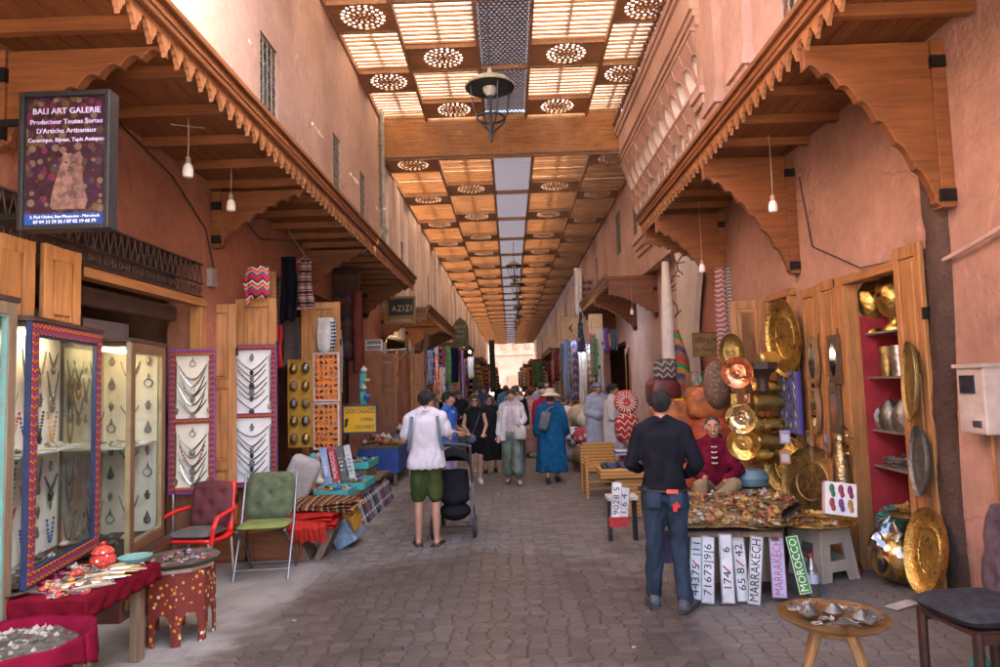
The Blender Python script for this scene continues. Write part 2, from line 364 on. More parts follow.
def room(mb, X, s, depth, y0, y1, z1, mi=0):
    B = X + s * depth
    for p in (((B, y0, 0), (B, y1, 0), (B, y1, z1), (B, y0, z1)), ((X, y0, 0), (B, y0, 0), (B, y0, z1), (X, y0, z1)), ((X, y1, 0), (X, y1, z1), (B, y1, z1), (B, y1, 0)), ((X, y0, z1), (X, y1, z1), (B, y1, z1), (B, y0, z1)), ((X, y0, .01), (X, y1, .01), (B, y1, .01), (B, y0, .01))):
        mb.add(p, [(0, 1, 2, 3)], mi)
def window(par, X, s, ya, yb, za, zb, fm):
    mb = MB(); t = .06; x = X + s * .08
    for c, d in (((ya + t / 2), 0), ((yb - t / 2), 0)): mb.box((x, c, (za + zb) / 2), (.07, t, zb - za))
    for c in (za + t / 2, zb - t / 2): mb.box((x, (ya + yb) / 2, c), (.068, yb - ya - 2 * t, t))
    mb.bb((X + s * .2, ya, za), (X + s * .22, yb, zb), 1)
    o = mb.build('window', [fm, mat('window_dark', (.05, .055, .05), .2)], par)
    g = MB(); xg = X + s * .03; n = 4
    for i in range(1, n): y = ya + (yb - ya) * i / n; g.tube([(xg, y, za + .01), (xg, y, zb - .01)], .011, 5)
    k = max(3, int((zb - za) / .16))
    for j in range(k):
        zc = za + (j + .5) * (zb - za) / k
        for i in range(n):
            yc = ya + (i + .5) * (yb - ya) / n; rr = min((yb - ya) / n, (zb - za) / k) * .46
            g.tube([(xg, yc + rr * math.cos(a), zc + rr * math.sin(a)) for a in [q * PI / 4 for q in range(8)]], .008, 4, closed=True)
    g.build('grille', mat('window_iron', (.22, .23, .2), .6), o)
# left near house
H = thing('plaster_house', 'terracotta house on the left, pink above its long wooden awning', 'building', (-3.5, 5, 0))
mb = MB(); wins = [(8.55, 9.2, 5.55, 6.6), (12.2, 12.75, 5.55, 6.6), (14.45, 15.0, 5.55, 6.6)]
sh = [(3.95, 6.86, 0, 3.12), (8.85, 14.6, 0, 3.35)]
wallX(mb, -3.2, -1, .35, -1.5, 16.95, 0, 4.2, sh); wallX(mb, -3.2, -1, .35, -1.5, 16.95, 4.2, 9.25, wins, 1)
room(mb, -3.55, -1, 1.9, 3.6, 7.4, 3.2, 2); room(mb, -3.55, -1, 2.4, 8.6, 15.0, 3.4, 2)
mb.build('wall', [TERRA, TERRAUP, ROOMP], H, smooth=0)
for a, b, c, d in wins: window(H, -3.2, -1, a, b, c, d, mat('window_surround', (.22, .085, .055), .8))
# left far row
H = thing('weathered_house', 'long pale weathered house wall streaked with grime on the far left', 'building', (-3.5, 50, 0))
mb = MB(); sh = [(17.3 + i * 6.2, 22.6 + i * 6.2, 0, 3.2) for i in range(12)]
wn = [(20 + i * 6.5, 20.5 + i * 6.5, 5.1, 6.2) for i in range(11)]
wallX(mb, -3.2, -1, .35, 16.96, 103, 0, 4.0, sh); wallX(mb, -3.2, -1, .35, 16.96, 103, 4.0, 9.25, wn, 0)
for i in range(14): mb.bb((-3.2, 18.5 + i * 5.2, 3.9), (-3.1, 18.9 + i * 5.2, 7.6))
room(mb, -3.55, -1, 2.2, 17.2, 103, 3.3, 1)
mb.build('wall', [STREAK, ROOMP], H, smooth=0)
for a, b, c, d in wn: window(H, -3.2, -1, a, b, c, d, W_OLD)
mb = MB(); mb.tube([(-3.12, 16.75, 8.9), (-3.12, 16.75, 5.9), (-3.06, 16.75, 5.75), (-3.12, 16.75, 5.6), (-3.12, 16.75, 3.0)], .06, 10)
for z in (8, 6.6, 5.2, 4.4): mb.box((-3.14, 16.75, z), (.12, .16, .04))
tag(mb.build('drain_pipe', mat('grey_pipe', (.3, .31, .31), .5)), 'grey drain pipe running down between pink and streaked left walls', 'pipe')
# right near house
H = thing('plaster_house', 'rose plaster house on the right behind the brass shop doors', 'building', (3.5, 3, 0))
mb = MB(); sh = [(5.42, 6.26, 0, 2.62), (7.52, 8.02, 0, 2.68)]
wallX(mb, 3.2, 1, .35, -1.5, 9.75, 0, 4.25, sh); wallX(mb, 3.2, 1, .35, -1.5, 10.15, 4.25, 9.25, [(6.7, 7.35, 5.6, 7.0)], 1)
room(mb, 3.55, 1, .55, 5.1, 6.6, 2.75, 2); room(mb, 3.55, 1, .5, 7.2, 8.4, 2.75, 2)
mb.bb((3.2, 9.752, 0), (3.55, 10.14, 4.249))
for y in (9.35, 8.2): mb.bb((3.08, y, 4.9), (3.2, y + .55, 9.5), 1); mb.bb((3.03, y - .05, 5.7), (3.2, y + .6, 5.82), 1); mb.bb((3.05, y - .03, 5.82), (3.199, y + .58, 5.9), 1)
mb.build('wall', [TERRAR, PINKR, mat('red_velvet', (.30, .008, .02), .8, sheen=.4)], H, smooth=0)
window(H, 3.2, 1, 6.7, 7.35, 5.6, 7.0, W_EAVEZ)
# moulded corbelled house
H = thing('carved_house', 'salmon house front with two tiers of carved plaster niches under a heavy cornice', 'building', (3.6, 14, 0))
mb = MB(); mb.bb((3.42, 10.2, 4.4), (4.2, 17.1, 9.25)); mb.bb((3.30, 10.2, 5.05), (3.42, 17.1, 5.2)); mb.bb((3.36, 10.2, 4.9), (3.42, 17.1, 5.05)); mb.bb((3.24, 10.2, 5.2), (3.42, 17.1, 5.32))
mb.bb((3.2, 10.24, 7.28), (3.42, 17.1, 7.35))
mb.build('wall', PINKR, H, smooth=0, bevel=.01)
mb = MB()
for i, (x, z0, z1) in enumerate(((3.1, 7.35, 7.5), (3.06, 7.5, 7.62), (3.02, 7.62, 8.1), (2.97, 8.1, 8.22), (2.93, 8.22, 8.36))): mb.bb((x, 10.22, z0), (3.42, 17.1, z1))
mb.build('cornice', PINKR, H, smooth=0, bevel=.012)
mb = MB(); mb.tube([(2.9 + .02 * math.sin(i * 1.6), 9.9 + i * .06, 8.42 + .02 * math.cos(i * 1.6)) for i in range(120)], .035, 6)
mb.build('rope_moulding', mat('dark_rope', (.2, .1, .06), .8), H)
for tier, (x, zb, zt) in enumerate(((3.28, 5.72, 6.5), (3.12, 6.46, 7.3))):
    mb = MB(); n = 13; wd = 6.7 / n; rd = wd * .46; hgt = zt - zb
    for i in range(n):
        yc = 10.35 + wd * (i + .5)
        def niche(u, v, yc=yc):
            a = PI * u; 
            if v < .45: z = zb + .05 + v / .45 * hgt * .35; rr = 1; dep = 1
            else: q = (v - .45) / .55 * PI / 2; z = zb + .05 + hgt * .35 + math.sin(q) * rd; rr = math.cos(q)
            return (x + .015 + math.sin(a) * rd * rr * .55, yc - math.cos(a) * rd * rr, z)
        mb.grid(niche, 10, 9, 1)
        pts = [(x, yc - rd, zb + .02)] + [(x, yc - rd * math.cos(PI * k / 10), zb + .05 + hgt * .35 + rd * math.sin(PI * k / 10)) for k in range(11)] + [(x, yc + rd, zb + .02)]
        mb.tube(pts, .022, 6, 0); mb.lathe([(.02, 0), (.06, .08), (.05, .14)], (x + .02, yc + wd / 2, zb - .1), 8, 0)
        z2 = zb + .05 + hgt * .35   # spandrel wall above the arch
        prof = [(yc - wd / 2, zt), (yc + wd / 2, zt), (yc + wd / 2, zb), (yc + rd, zb)] + [(yc + rd * math.cos(PI * k / 10), z2 + rd * math.sin(PI * k / 10)) for k in range(11)] + [(yc - rd, zb), (yc - wd / 2, zb)]
        mb.prism(prof[::-1], Matrix(((0, 0, 1, x), (1, 0, 0, 0), (0, 1, 0, 0), (0, 0, 0, 1))), .02, 0)
        mb.bb((x - .03, yc - .015, zt - .22), (x + .001, yc + .015, zt - .02), 0)
    mb.bb((x + .018, 10.33, zb - .02), (3.42, 10.36, zt), 0); mb.bb((x - .02, 10.3, zt), (3.42, 17.08, zt + .05), 0)
    mb.v = [(a + max(0, (zt - c) / hgt) * .30 - .06 if a < 3.41 else a, b, c) for a, b, c in mb.v]
    mb.build('niche_tier', [PINKR, mat('niche_white', (.80, .77, .74), .8, var=.08)], H)
mb = MB(); mb.bb((3.12, 9.95, 4.6), (3.5, 10.33, 7.3)); mb.bb((3.05, 9.9, 5.95), (3.5, 10.36, 6.08)); mb.bb((3.0, 9.86, 6.08), (3.5, 10.4, 6.2)); mb.build('pilaster', PINKR, H, smooth=0, bevel=.01)
# white arched front below it
def arch_poly(y0, y1, zs, za, n=9):
    c = (y0 + y1) / 2; h = (y1 - y0) / 2; out = []
    for i in range(n + 1):
        t = i / n; out.append((y0 + t * h, zs + (za - zs) * math.sin(t * PI / 2) ** .8))
    return out + [(2 * c - y, z) for y, z in out[-2::-1]]
H = thing('arched_house', 'white plaster house front with a tall pointed arch over a pink wall', 'building', (3.6, 11.5, 0))
mb = MB(); ap = arch_poly(10.35, 12.5, 2.5, 4.1)
YZ = lambda x: Matrix(((0, 0, 1, x), (1, 0, 0, 0), (0, 1, 0, 0), (0, 0, 0, 1)))
mb.prism([(10.15, 0), (10.15, 4.4), (13.6, 4.4), (13.6, 0), (12.5, 0)] + ap[::-1] + [(10.35, 0)], YZ(3.45), .1)
mb.build('wall', WHITEP, H, smooth=0)
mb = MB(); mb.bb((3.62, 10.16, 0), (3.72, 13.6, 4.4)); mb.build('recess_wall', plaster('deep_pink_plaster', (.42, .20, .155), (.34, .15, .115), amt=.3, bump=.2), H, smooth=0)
# far right
H = thing('salmon_house', 'salmon house on the right with small shuttered doors beyond the arch', 'building', (3.8, 18, 0))
mb = MB(); wn = [(18.6, 19.2, 5.9, 7.2), (21.3, 22.2, 5.9, 7.3), (27, 27.6, 5.6, 6.8), (33, 33.6, 5.6, 6.8)]; sh = [(21.2, 27, 0, 3.0), (28.5, 35, 0, 3.0)]
wallX(mb, 3.7, 1, .35, 13.62, 37, 0, 4.3, sh); wallX(mb, 3.7, 1, .35, 17.12, 37, 4.3, 9.25, wn); wallX(mb, 3.7, 1, .35, 13.62, 17.11, 4.3, 4.5); room(mb, 4.05, 1, 2, 20.5, 36.5, 3.2, 1)
mb.build('wall', [PINKR, ROOMP], H, smooth=0)
for q in wn: window(H, 3.7, 1, *q, W_OLD)
H = thing('pale_house', 'pale pink house row lining the far right end of the alley', 'building', (3.8, 60, 0))
mb = MB(); wn = [(39 + i * 4.6, 39.9 + i * 4.6, 5.2, 6.8) for i in range(12)]; sh = [(38 + i * 7, 43.5 + i * 7, 0, 3.0) for i in range(8)]
wallX(mb, 3.75, 1, .35, 37.02, 103, 0, 4.0, sh); wallX(mb, 3.75, 1, .35, 37.02, 103, 4.0, 9.25, wn)
for i in range(12): mb.bb((3.66, 38 + i * 4.6, 4.0), (3.75, 38.4 + i * 4.6, 7.6))
room(mb, 4.1, 1, 2, 37.2, 95, 3.2, 1); mb.build('wall', [STREAK, ROOMP], H, smooth=0)
for q in wn: window(H, 3.75, 1, *q, W_OLD)
H = thing('end_house', 'sunlit pale house closing the far end of the alley', 'building', (0, 130, 0))
mb = MB(); mb.bb((-12, 130, 0), (14, 132, 7.2)); mb.bb((-12, 129.8, 7.2), (14, 132, 7.6)); mb.bb((-12, 130.4, 7.6), (14, 132, 11)); mb.bb((-.5, 129.9, 0), (1.3, 130, 3.2), 1)
for x in (-5, -3.2, 2.6, 4.6): mb.bb((x, 129.9, 4.4), (x + .9, 130, 6.0), 1)
for x in (-4, -1.6, .8, 3.2): mb.bb((x, 130.3, 8.4), (x + .9, 130.4, 10), 1)
mb.build('wall', [plaster('sunlit_plaster', (.31, .19, .145), (.23, .14, .1), amt=.3), W_OLD], H, smooth=0)
# ================================================================== roof
def perforated(nx, ny, cell, hole, t=.02):
    mb = MB(); keep = [[not hole((i + .5) * cell - nx * cell / 2, (j + .5) * cell - ny * cell / 2) for j in range(ny)] for i in range(nx)]
    idx = {}; 
    def vid(i, j, k):
        key = (i, j, k)
        if key not in idx: idx[key] = len(mb.v); mb.v.append((i * cell - nx * cell / 2, j * cell - ny * cell / 2, k * t))
        return idx[key]
    def q(a): mb.f.append(tuple(vid(*p) for p in a)); mb.m.append(0)
    ok = lambda i, j: 0 <= i < nx and 0 <= j < ny and keep[i][j]
    for i in range(nx):
        for j in range(ny):
            if not keep[i][j]: continue
            q([(i, j, 0), (i, j + 1, 0), (i + 1, j + 1, 0), (i + 1, j, 0)]); q([(i, j, 1), (i + 1, j, 1), (i + 1, j + 1, 1), (i, j + 1, 1)])
            if not ok(i - 1, j): q([(i, j, 0), (i, j, 1), (i, j + 1, 1), (i, j + 1, 0)])
            if not ok(i + 1, j): q([(i + 1, j, 0), (i + 1, j + 1, 0), (i + 1, j + 1, 1), (i + 1, j, 1)])
            if not ok(i, j - 1): q([(i, j, 0), (i + 1, j, 0), (i + 1, j, 1), (i, j, 1)])
            if not ok(i, j + 1): q([(i, j + 1, 0), (i, j + 1, 1), (i + 1, j + 1, 1), (i + 1, j + 1, 0)])
    return mb
def ros(x, y):
    r = math.hypot(x, y); a = math.atan2(y, x)
    def pet(r0, n, hr, ph=0, k=1.0):
        s = 2 * PI / n; d = (a - ph + s / 2) % s - s / 2; return math.hypot((r - r0) * k, d * r0) < hr
    return pet(.09, 6, .02) or pet(.18, 10, .028) or pet(.285, 14, .036, .2) or pet(.385, 20, .036, 0, .85)
ROSME = {}
def ros_mesh(w, l):
    k = (round(w, 2), round(l, 2))
    if k not in ROSME: pm = perforated(int(w / .02), int(l / .02), .02, ros, .025); pm.add([(-w / 2 - .05, -l / 2 - .05, .102), (w / 2 + .05, -l / 2 - .05, .102), (w / 2 + .05, l / 2 + .05, .102), (-w / 2 - .05, l / 2 + .05, .102)], [(0, 1, 2, 3)], 1); ROSME[k] = pm.mesh('rosette_panel', [W_ROS, COVM], 0)
    return ROSME[k]
SLME = {}
def slat_mesh(w, l):
    k = (round(w, 2), round(l, 2))
    if k not in SLME:
        mb = MB(); n = max(3, round(l / .16)); p = l / n; r2 = random.Random(int(w * 100 + l * 10))
        mb.grid(lambda u, v: ((u - .5) * (w + .1), (v - .5) * (l + .1), .05 + .006 * math.sin(v * l * 9) * math.sin(u * 5)), 6, 16)
        for i in range(n + 1): mb.box((0, -l / 2 + min(max(i * p, .02), l - .02) + r2.uniform(-.012, .012), .01 + r2.uniform(-.004, .004)), (w, .02 + r2.uniform(-.005, .012), .045), 1, rot=(r2.uniform(-.1, .1), 0, r2.uniform(-.004, .004)))
        mb.box((0, 0, .075), (.05, l, .03), 1)
        SLME[k] = mb.mesh('slat_panel', [MATM, W_ROOF], 0)
    return SLME[k]
def strip_mesh():
    mb = MB(); cw = .095; nx, ny = 10, 28
    for i in range(nx):
        for j in range(ny):
            c = ((i + .5 * (j % 2) - nx / 2 + .25) * cw, (j - ny / 2 + .5) * cw * .866); ro = cw * .577; ri = cw * .30
            vs = [(c[0] + ro * math.cos(a), c[1] + ro * math.sin(a), 0) for a in [PI / 6 + q * PI / 3 for q in range(6)]] + [(c[0] + ri * math.cos(a), c[1] + ri * math.sin(a), 0) for a in [PI / 6 + q * PI / 3 for q in range(6)]]
            mb.add(vs, [(q, (q + 1) % 6, 6 + (q + 1) % 6, 6 + q) for q in range(6)])
    return mb
m, nt_, b_ = nodes('translucent_backing'); v_ = coords(nt_, (1.2, 22, 1)); f_ = noise(nt_, v_, 2.2, 6, .65)  # added translucent sheet above the slats, glows with sun and stops direct beams
mc = ramp(nt_, f_, [(.28, (.26, .18, .122)), (.5, (.38, .285, .20)), (.72, (.45, .36, .27))]); b_.inputs['Roughness'].default_value = .8; nt_.links.new(mc, b_.inputs['Base Color'])
tl = N(nt_, 'ShaderNodeBsdfTranslucent'); nt_.links.new(mc, tl.inputs['Color']); mx = N(nt_, 'ShaderNodeMixShader'); mx.inputs[0].default_value = .72
nt_.links.new(b_.outputs[0], mx.inputs[1]); nt_.links.new(tl.outputs[0], mx.inputs[2]); nt_.links.new(mx.outputs[0], nt_.nodes['Material Output'].inputs[0]); MATM = m
m, nt_, b_ = nodes('rosette_diffuser'); tl = N(nt_, 'ShaderNodeBsdfTranslucent'); tl.inputs['Color'].default_value = (.55, .54, .55, 1); nt_.links.new(tl.outputs[0], nt_.nodes['Material Output'].inputs[0]); COVM = m  # added translucent sheet over the rosettes, diffuses direct sun
STRIPM = mat('grey_perforated_metal', (.23, .22, .25), .5, .3)
m, nt_, b_ = nodes('cloudy_sheet'); b_.inputs['Base Color'].default_value = (.30, .29, .33, 1); b_.inputs['Roughness'].default_value = .5
tl = N(nt_, 'ShaderNodeBsdfTranslucent'); tl.inputs['Color'].default_value = (.04, .037, .043, 1); mx = N(nt_, 'ShaderNodeMixShader'); mx.inputs[0].default_value = .55
nt_.links.new(b_.outputs[0], mx.inputs[1]); nt_.links.new(tl.outputs[0], mx.inputs[2]); nt_.links.new(mx.outputs[0], nt_.nodes['Material Output'].inputs[0]); SHEETM = m
smesh = strip_mesh().mesh('mesh_strip', STRIPM, 0)
mbs = MB(); mbs.grid(lambda u, v: (-.5 + u, -1.55 + 3.1 * v, .02 * math.cos(v * 2 * PI * 20)), 1, 120); sheetme = mbs.mesh('sheet_strip', SHEETM, 60)
def link(name, me, par, loc):
    o = bpy.data.objects.new(name, me); C.objects.link(o); o.parent = par; o.location = wm(par).inverted() @ Vector(loc); return o
def roof(label, z, Y0, per, n, cols, far):
    T = thing('slatted_roof', label, 'roof', (0, Y0, z))
    xs = [cols[0][0]] + [c[1] for c in cols]
    L = per * n
    for x in xs:
        mb = MB(); mb.bb((x - .032, Y0, z - .09), (x + .032, Y0 + L, z + .06)); mb.build('long_beam', W_BEAM, T, smooth=0)
    for i in range(n):
        ya = Y0 + i * per; mb = MB(); mb.bb((xs[0] + .035, ya - .03, z - .07), (xs[-1] - .035, ya + .03, z + .05)); mb.build('cross_beam', W_BEAM, T, smooth=0)
        for k, (a, b) in enumerate(cols):
            w_ = b - a - .06; xc = (a + b) / 2; l = per - .06; lr = .96; ls = l - lr - .04
            if k == 2:
                if far: link('sheet_strip', sheetme, T, (xc, ya + per / 2, z + .1)).scale = (w_ + .14, (l + .08) / 3.1, 1)
                else: link('strip_diffuser', sheetme, T, (xc, ya + per / 2, z + .14)).scale = (w_ + .14, (l + .1) / 3.1, 1); link('mesh_strip', smesh, T, (xc, ya + per / 2, z + .02)).scale = (w_ / .98, l / 2.31, 1)  # near roof: added sheet above the mesh, blocks direct sun
                continue
            near_ros = k in (0, 4)
            yr = ya + .03 + lr / 2 if near_ros else ya + per - .03 - lr / 2
            ysl = ya + per - .03 - ls / 2 if near_ros else ya + .03 + ls / 2
            link('rosette_panel', ros_mesh(w_, lr), T, (xc, yr, z - .02)); link('slat_panel', slat_mesh(w_, ls), T, (xc, ysl, z + .05))
            mb = MB(); ym = ya + .03 + lr + .02 if near_ros else ya + per - .03 - lr - .02; mb.bb((a + .034, ym - .02, z - .05), (b - .034, ym + .02, z + .05)); mb.build('batten', W_BEAM, T, smooth=0)
RN = [(-3.18, -1.99), (-1.99, -.46), (-.46, .62), (.62, 2.2), (2.2, 3.4)]
RF = [(-3.18, -1.75), (-1.75, -.3), (-.3, .78), (.78, 2.3), (2.3, 3.65)]
NEARROOF0 = 17.08 - 2.72 * 5
roof('tall near slatted timber roof with open rosettes and a grey mesh strip', 8.8, 17.08 - 2.72 * 4, 2.72, 4, RN, False)
roof('lower far slatted timber roof running to the end of the alley', 7.78, 17.2, 3.42, 25, RF, True)
fl = perforated(252, 38, .025, lambda x, y: int((x + 20) / .025) % 4 == (0 if int((y + 20) / .025) % 4 == 0 else 2) and int((y + 20) / .025) % 2 == 0 and abs((x + 3.15) % 1.575 - .79) < .7 and abs(y) < .4 and min(math.hypot((x + 3.15) % 1.575 - q, y) for q in (.45, 1.1)) > .12, .03)
o = fl.build('lattice_panel', wood('lattice_cedar', (.52, .25, .10), 'x', rough=.55), smooth=0); o.rotation_euler = (PI / 2, 0, 0); o.location = (-.05, 17.13, 8.33)
mb = MB(); mb.bb((-3.18, 17.1, 7.78), (3.1, 17.16, 7.86)); mb.bb((-3.18, 17.1, 8.82), (3.1, 17.16, 8.9))
for i in range(5): mb.bb((-3.2 + i * 1.57, 17.085, 7.862), (-3.15 + i * 1.57, 17.1, 8.818))
T = thing('lattice_screen', 'pierced wooden lattice screen closing the step between the two roofs', 'screen', (0, 17.1, 7.8)); o.parent = T; o.matrix_basis = wm(T).inverted() @ Matrix.Translation((-.05, 17.13, 8.33)) @ Matrix.Rotation(PI / 2, 4, 'X'); mb.build('rail', W_BEAM, T, smooth=0); MB().bb((-3.18, 17.17, 7.86), (3.1, 17.2, 8.82)).build('backing', mat('dark_backing', (.07, .035, .018), .8), T, smooth=0)  # backing is an added dark board that hides bright sky behind the holes
# ================================================================== awnings
def scallop(y0, y1, top, drop, pitch, amp):
    n = max(1, round((y1 - y0) / pitch)); p = (y1 - y0) / n; pts = [(y0, top), (y1, top)]; bot = []
    prof = [(0, .12), (.14, .05), (.22, .42), (.32, .5), (.40, .72), (.46, .8), (.5, 1.0), (.54, .8), (.60, .72), (.68, .5), (.78, .42), (.86, .05)]
    for i in range(n):
        for u, d in prof: bot.append((y0 + (i + u) * p, top - drop - amp * d))
    bot.append((y1, top - drop)); return bot[::-1] + [(y0, top)] if False else [(y0, top)] + bot[:0] + bot + [(y1, top)]
def bracket_poly(w, top, zw, zo, post=.13, lobes=7):
    """x=0 at the wall .. x=w outer edge"""
    pts = [(0, top), (0, zw), (post * .5, zw - .03), (post, zw + .02)]
    x0, z0 = post, zw + .06
    for i in range(lobes):
        for k in range(6):
            t = (i + k / 6) / lobes; e = t ** .75
            x = x0 + (w - x0) * t; z = z0 + (zo - z0) * (1 - (1 - t) ** 1.6) + abs(math.sin(k / 6 * PI)) * .045
            pts.append((x, z))
    pts += [(w, zo), (w, top)]; return pts
def awning(label, s, Xw, Xe, y0, y1, zt, brs, zw, zo, name='wooden_awning'):
    """s=-1: left wall (awning grows to +x)"""
    d = 1 if Xe > Xw else -1; T = thing(name, label, 'awning', (Xw, (y0 + y1) / 2, zt))
    mb = MB(); n = 8; ww = abs(Xe - Xw) / n
    for i in range(n):
        xa = Xw + d * i * ww; mb.bb((xa + d * .003, y0, zt), (xa + d * (ww - .003), y1, zt + .03))
    mb.build('soffit', W_EAVE, T, smooth=0)
    mb = MB(); mb.bb((Xw + d * .02, y0, zt + .034), (Xe + d * .08, y1, zt + .09)); mb.build('roof_board', W_EAVE, T, smooth=0)
    k = int((y1 - y0) / .62)
    for i in range(k + 1):
        y = y0 + .05 + i * (y1 - y0 - .1) / k; MB().box(((Xw + Xe) / 2, y, zt - .045), (abs(Xe - Xw) - .04, .055, .085)).build('rafter', W_EAVEX, T, smooth=0)
    mb = MB(); poly = scallop(y0, y1, zt + .03, .07, .165, .135); mb.prism(poly, YZ(Xe), .03 * d)
    mb.build('scalloped_fascia', W_EAVEZ, T, smooth=0)
    mb = MB(); mb.bb((Xe + d * .031, y0 - .01, zt - .01), (Xe + d * .07, y1 + .01, zt + .05)); mb.bb((Xe + d * .005, y0 - .02, zt + .093), (Xe + d * .11, y1 + .02, zt + .14)); mb.build('cornice_rail', W_EAVE, T, smooth=0, bevel=.006)
    for y, zz, z2 in brs:
        mb = MB(); poly = bracket_poly(abs(Xe - Xw), zt - .09, zz, z2)
        mb.prism(poly, Matrix(((d, 0, 0, Xw), (0, 0, 1, y - .035), (0, 1, 0, 0), (0, 0, 0, 1))), .07)
        mb.bb((Xw + d * .002, y - .06, zz - .02), (Xw + d * .10, y + .06, zt - .09))
        b = mb.build('bracket', W_EAVEX, T, smooth=0, bevel=.005)
        for za in (zz + .02, zt - .3): MB().bb((Xw + d * .003, y - .07, za), (Xw + d * .106, y + .07, za + .09)).build('iron_strap', IRON, b, smooth=0)
    return T
awning('long wooden awning with scalloped fascia over the left jewellery shops', -1, -3.2, -2.12, .6, 14.7, 4.05, [(1.0, 3.36, 3.9), (4.05, 3.36, 3.9), (7.15, 3.36, 3.9), (10.4, 3.3, 3.9), (14.6, 3.3, 3.9)], 0, 0)
awning('long wooden awning with scalloped fascia over the right brass shop', 1, 3.2, 2.2, .6, 10.6, 4.25, [(1.6, 2.95, 3.95), (4.75, 2.95, 3.98), (7.3, 2.9, 3.95), (9.7, 2.9, 3.9), (10.55, 3.5, 3.9)], 0, 0)
awning('shorter wooden awning with end board on the right beyond the white arch', 1, 3.7, 2.5, 16.4, 23.2, 4.25, [(16.45, 3.3, 3.85), (19.25, 3.2, 3.9), (23.1, 3.2, 3.9)], 0, 0)
awning('second wooden awning on the left behind the hanging painted shop sign', -1, -3.2, -2.05, 16.6, 24.5, 3.66, [(16.65, 2.9, 3.4), (20.5, 2.8, 3.4), (24.4, 2.8, 3.4)], 0, 0)
awning('third wooden awning on the left over the scarf stalls', -1, -3.2, -2.1, 30, 38, 3.6, [(30.1, 2.8, 3.35), (37.9, 2.8, 3.35)], 0, 0)
awning('third wooden awning on the right over far stalls', 1, 3.75, 2.5, 40, 52, 3.7, [(40.1, 2.9, 3.4), (51.9, 2.9, 3.4)], 0, 0)
awning('fourth wooden awning on the left far down the alley', -1, -3.2, -2.1, 48, 60, 3.6, [(48.1, 2.8, 3.35), (59.9, 2.8, 3.35)], 0, 0)
for i, (s_, Xw, Xe, y0) in enumerate(((-1, -3.2, -1.9, 68), (-1, -3.2, -1.75, 84), (1, 3.75, 1.9, 58), (1, 3.75, 1.6, 72), (1, 3.75, 1.45, 88))):
    awning(('fifth wooden awning on the left far down the alley', 'last wooden awning on the left far down the alley', 'fourth wooden awning on the right far down the alley', 'fifth wooden awning on the right far down the alley', 'last wooden awning on the right far down the alley')[i], s_, Xw, Xe, y0, y0 + 10, 3.7, [(y0 + .1, 2.8, 3.35), (y0 + 9.9, 2.8, 3.35)], 0, 0)
# ================================================================== LEFT SIDE
PAINT = bands('painted_red_border', [(3, (.22, .02, .02)), (1, (.45, .22, .05)), (2, (.20, .025, .03)), (1, (.05, .08, .3))], 'z', .055, 1.0, .02)
PAINTH = bands('painted_red_border_flat', [(3, (.22, .02, .02)), (1, (.45, .22, .05)), (2, (.20, .025, .03)), (1, (.05, .08, .3))], 'x', .055, 1.0, .02)
PURPLE = mat('violet_edge', (.12, .05, .28), .5); BLUEE = mat('blue_edge', (.012, .022, .07), .5); TEAL = mat('teal_paint', (.10, .32, .31), .5, col2=(.16, .2, .17))
CREAM = mat('cream_board', (.62, .57, .47), .85, var=.08, scale=3); WHITEB = mat('white_board', (.68, .66, .66), .85, var=.08, scale=3)
GLASS = None
m, nt_, b_ = nodes('cabinet_glass'); tr = N(nt_, 'ShaderNodeBsdfTransparent'); gl = N(nt_, 'ShaderNodeBsdfGlossy'); gl.inputs['Roughness'].default_value = .05
mx = N(nt_, 'ShaderNodeMixShader'); mx.inputs[0].default_value = .08; tr.inputs['Color'].default_value = (.93, .96, .95, 1)
nt_.links.new(tr.outputs[0], mx.inputs[1]); nt_.links.new(gl.outputs[0], mx.inputs[2]); nt_.links.new(mx.outputs[0], nt_.nodes['Material Output'].inputs[0]); GLASS = m
JM = [SILVERD, SILVER, mat('black_beads', (.025, .022, .03), .35), mat('coral_beads', (.42, .06, .04), .4), mat('amber_beads', (.5, .2, .04), .35), mat('blue_beads', (.03, .06, .28), .35), mat('green_beads', (.04, .16, .07), .4), mat('plum_beads', (.22, .03, .09), .4)]
JN = ['dark silver', 'bright silver', 'black bead', 'coral bead', 'amber bead', 'blue bead', 'green bead', 'plum bead']
NECK = {}
def necklace(par_M, u, v, w_, d_, mi, pend, label, group, thick=.0065):
    """hangs in the plane of par_M (x right, y up, z out) with its two ends at u-w/2, u+w/2 and height v"""
    key = (round(w_, 2), round(d_, 2), mi, pend, thick)
    if key not in NECK:
        mb = MB(); n = 16; pts = []
        for i in range(n + 1):
            t = i / n * 2 - 1; pts.append((t * w_ / 2, -d_ * (1 - abs(t) ** (1.3 if pend else 1.9)), .012))
        k = 1.0
        if mi in (0, 1): mb.tube(pts, [thick * (.7 + .9 * (1 - abs(i / n * 2 - 1))) for i in range(n + 1)], 5, 0)
        else:
            mb.tube(pts, thick * .35, 4, 0)
            for i in range(n + 1): mb.ball(pts[i], thick * 1.5, 6, 0)
        if pend:
            s = .02 + .012 * pend
            mb.prism([(0, s * .2), (-s * .7, -s * .5), (-s * .5, -s * 1.5), (0, -s * 1.9), (s * .5, -s * 1.5), (s * .7, -s * .5)], Matrix.Translation((0, -d_, .006)), .014, 0); mb.ball((0, -d_ - s * .8, .022), s * .3, 6, 0)
        NECK[key] = mb.mesh('necklace', JM[mi])
    o = bpy.data.objects.new('necklace', NECK[key]); C.objects.link(o); o.matrix_basis = par_M @ Matrix.Translation((u, v, 0)); return tag(o, label, 'necklace', group)
PENDM = {}
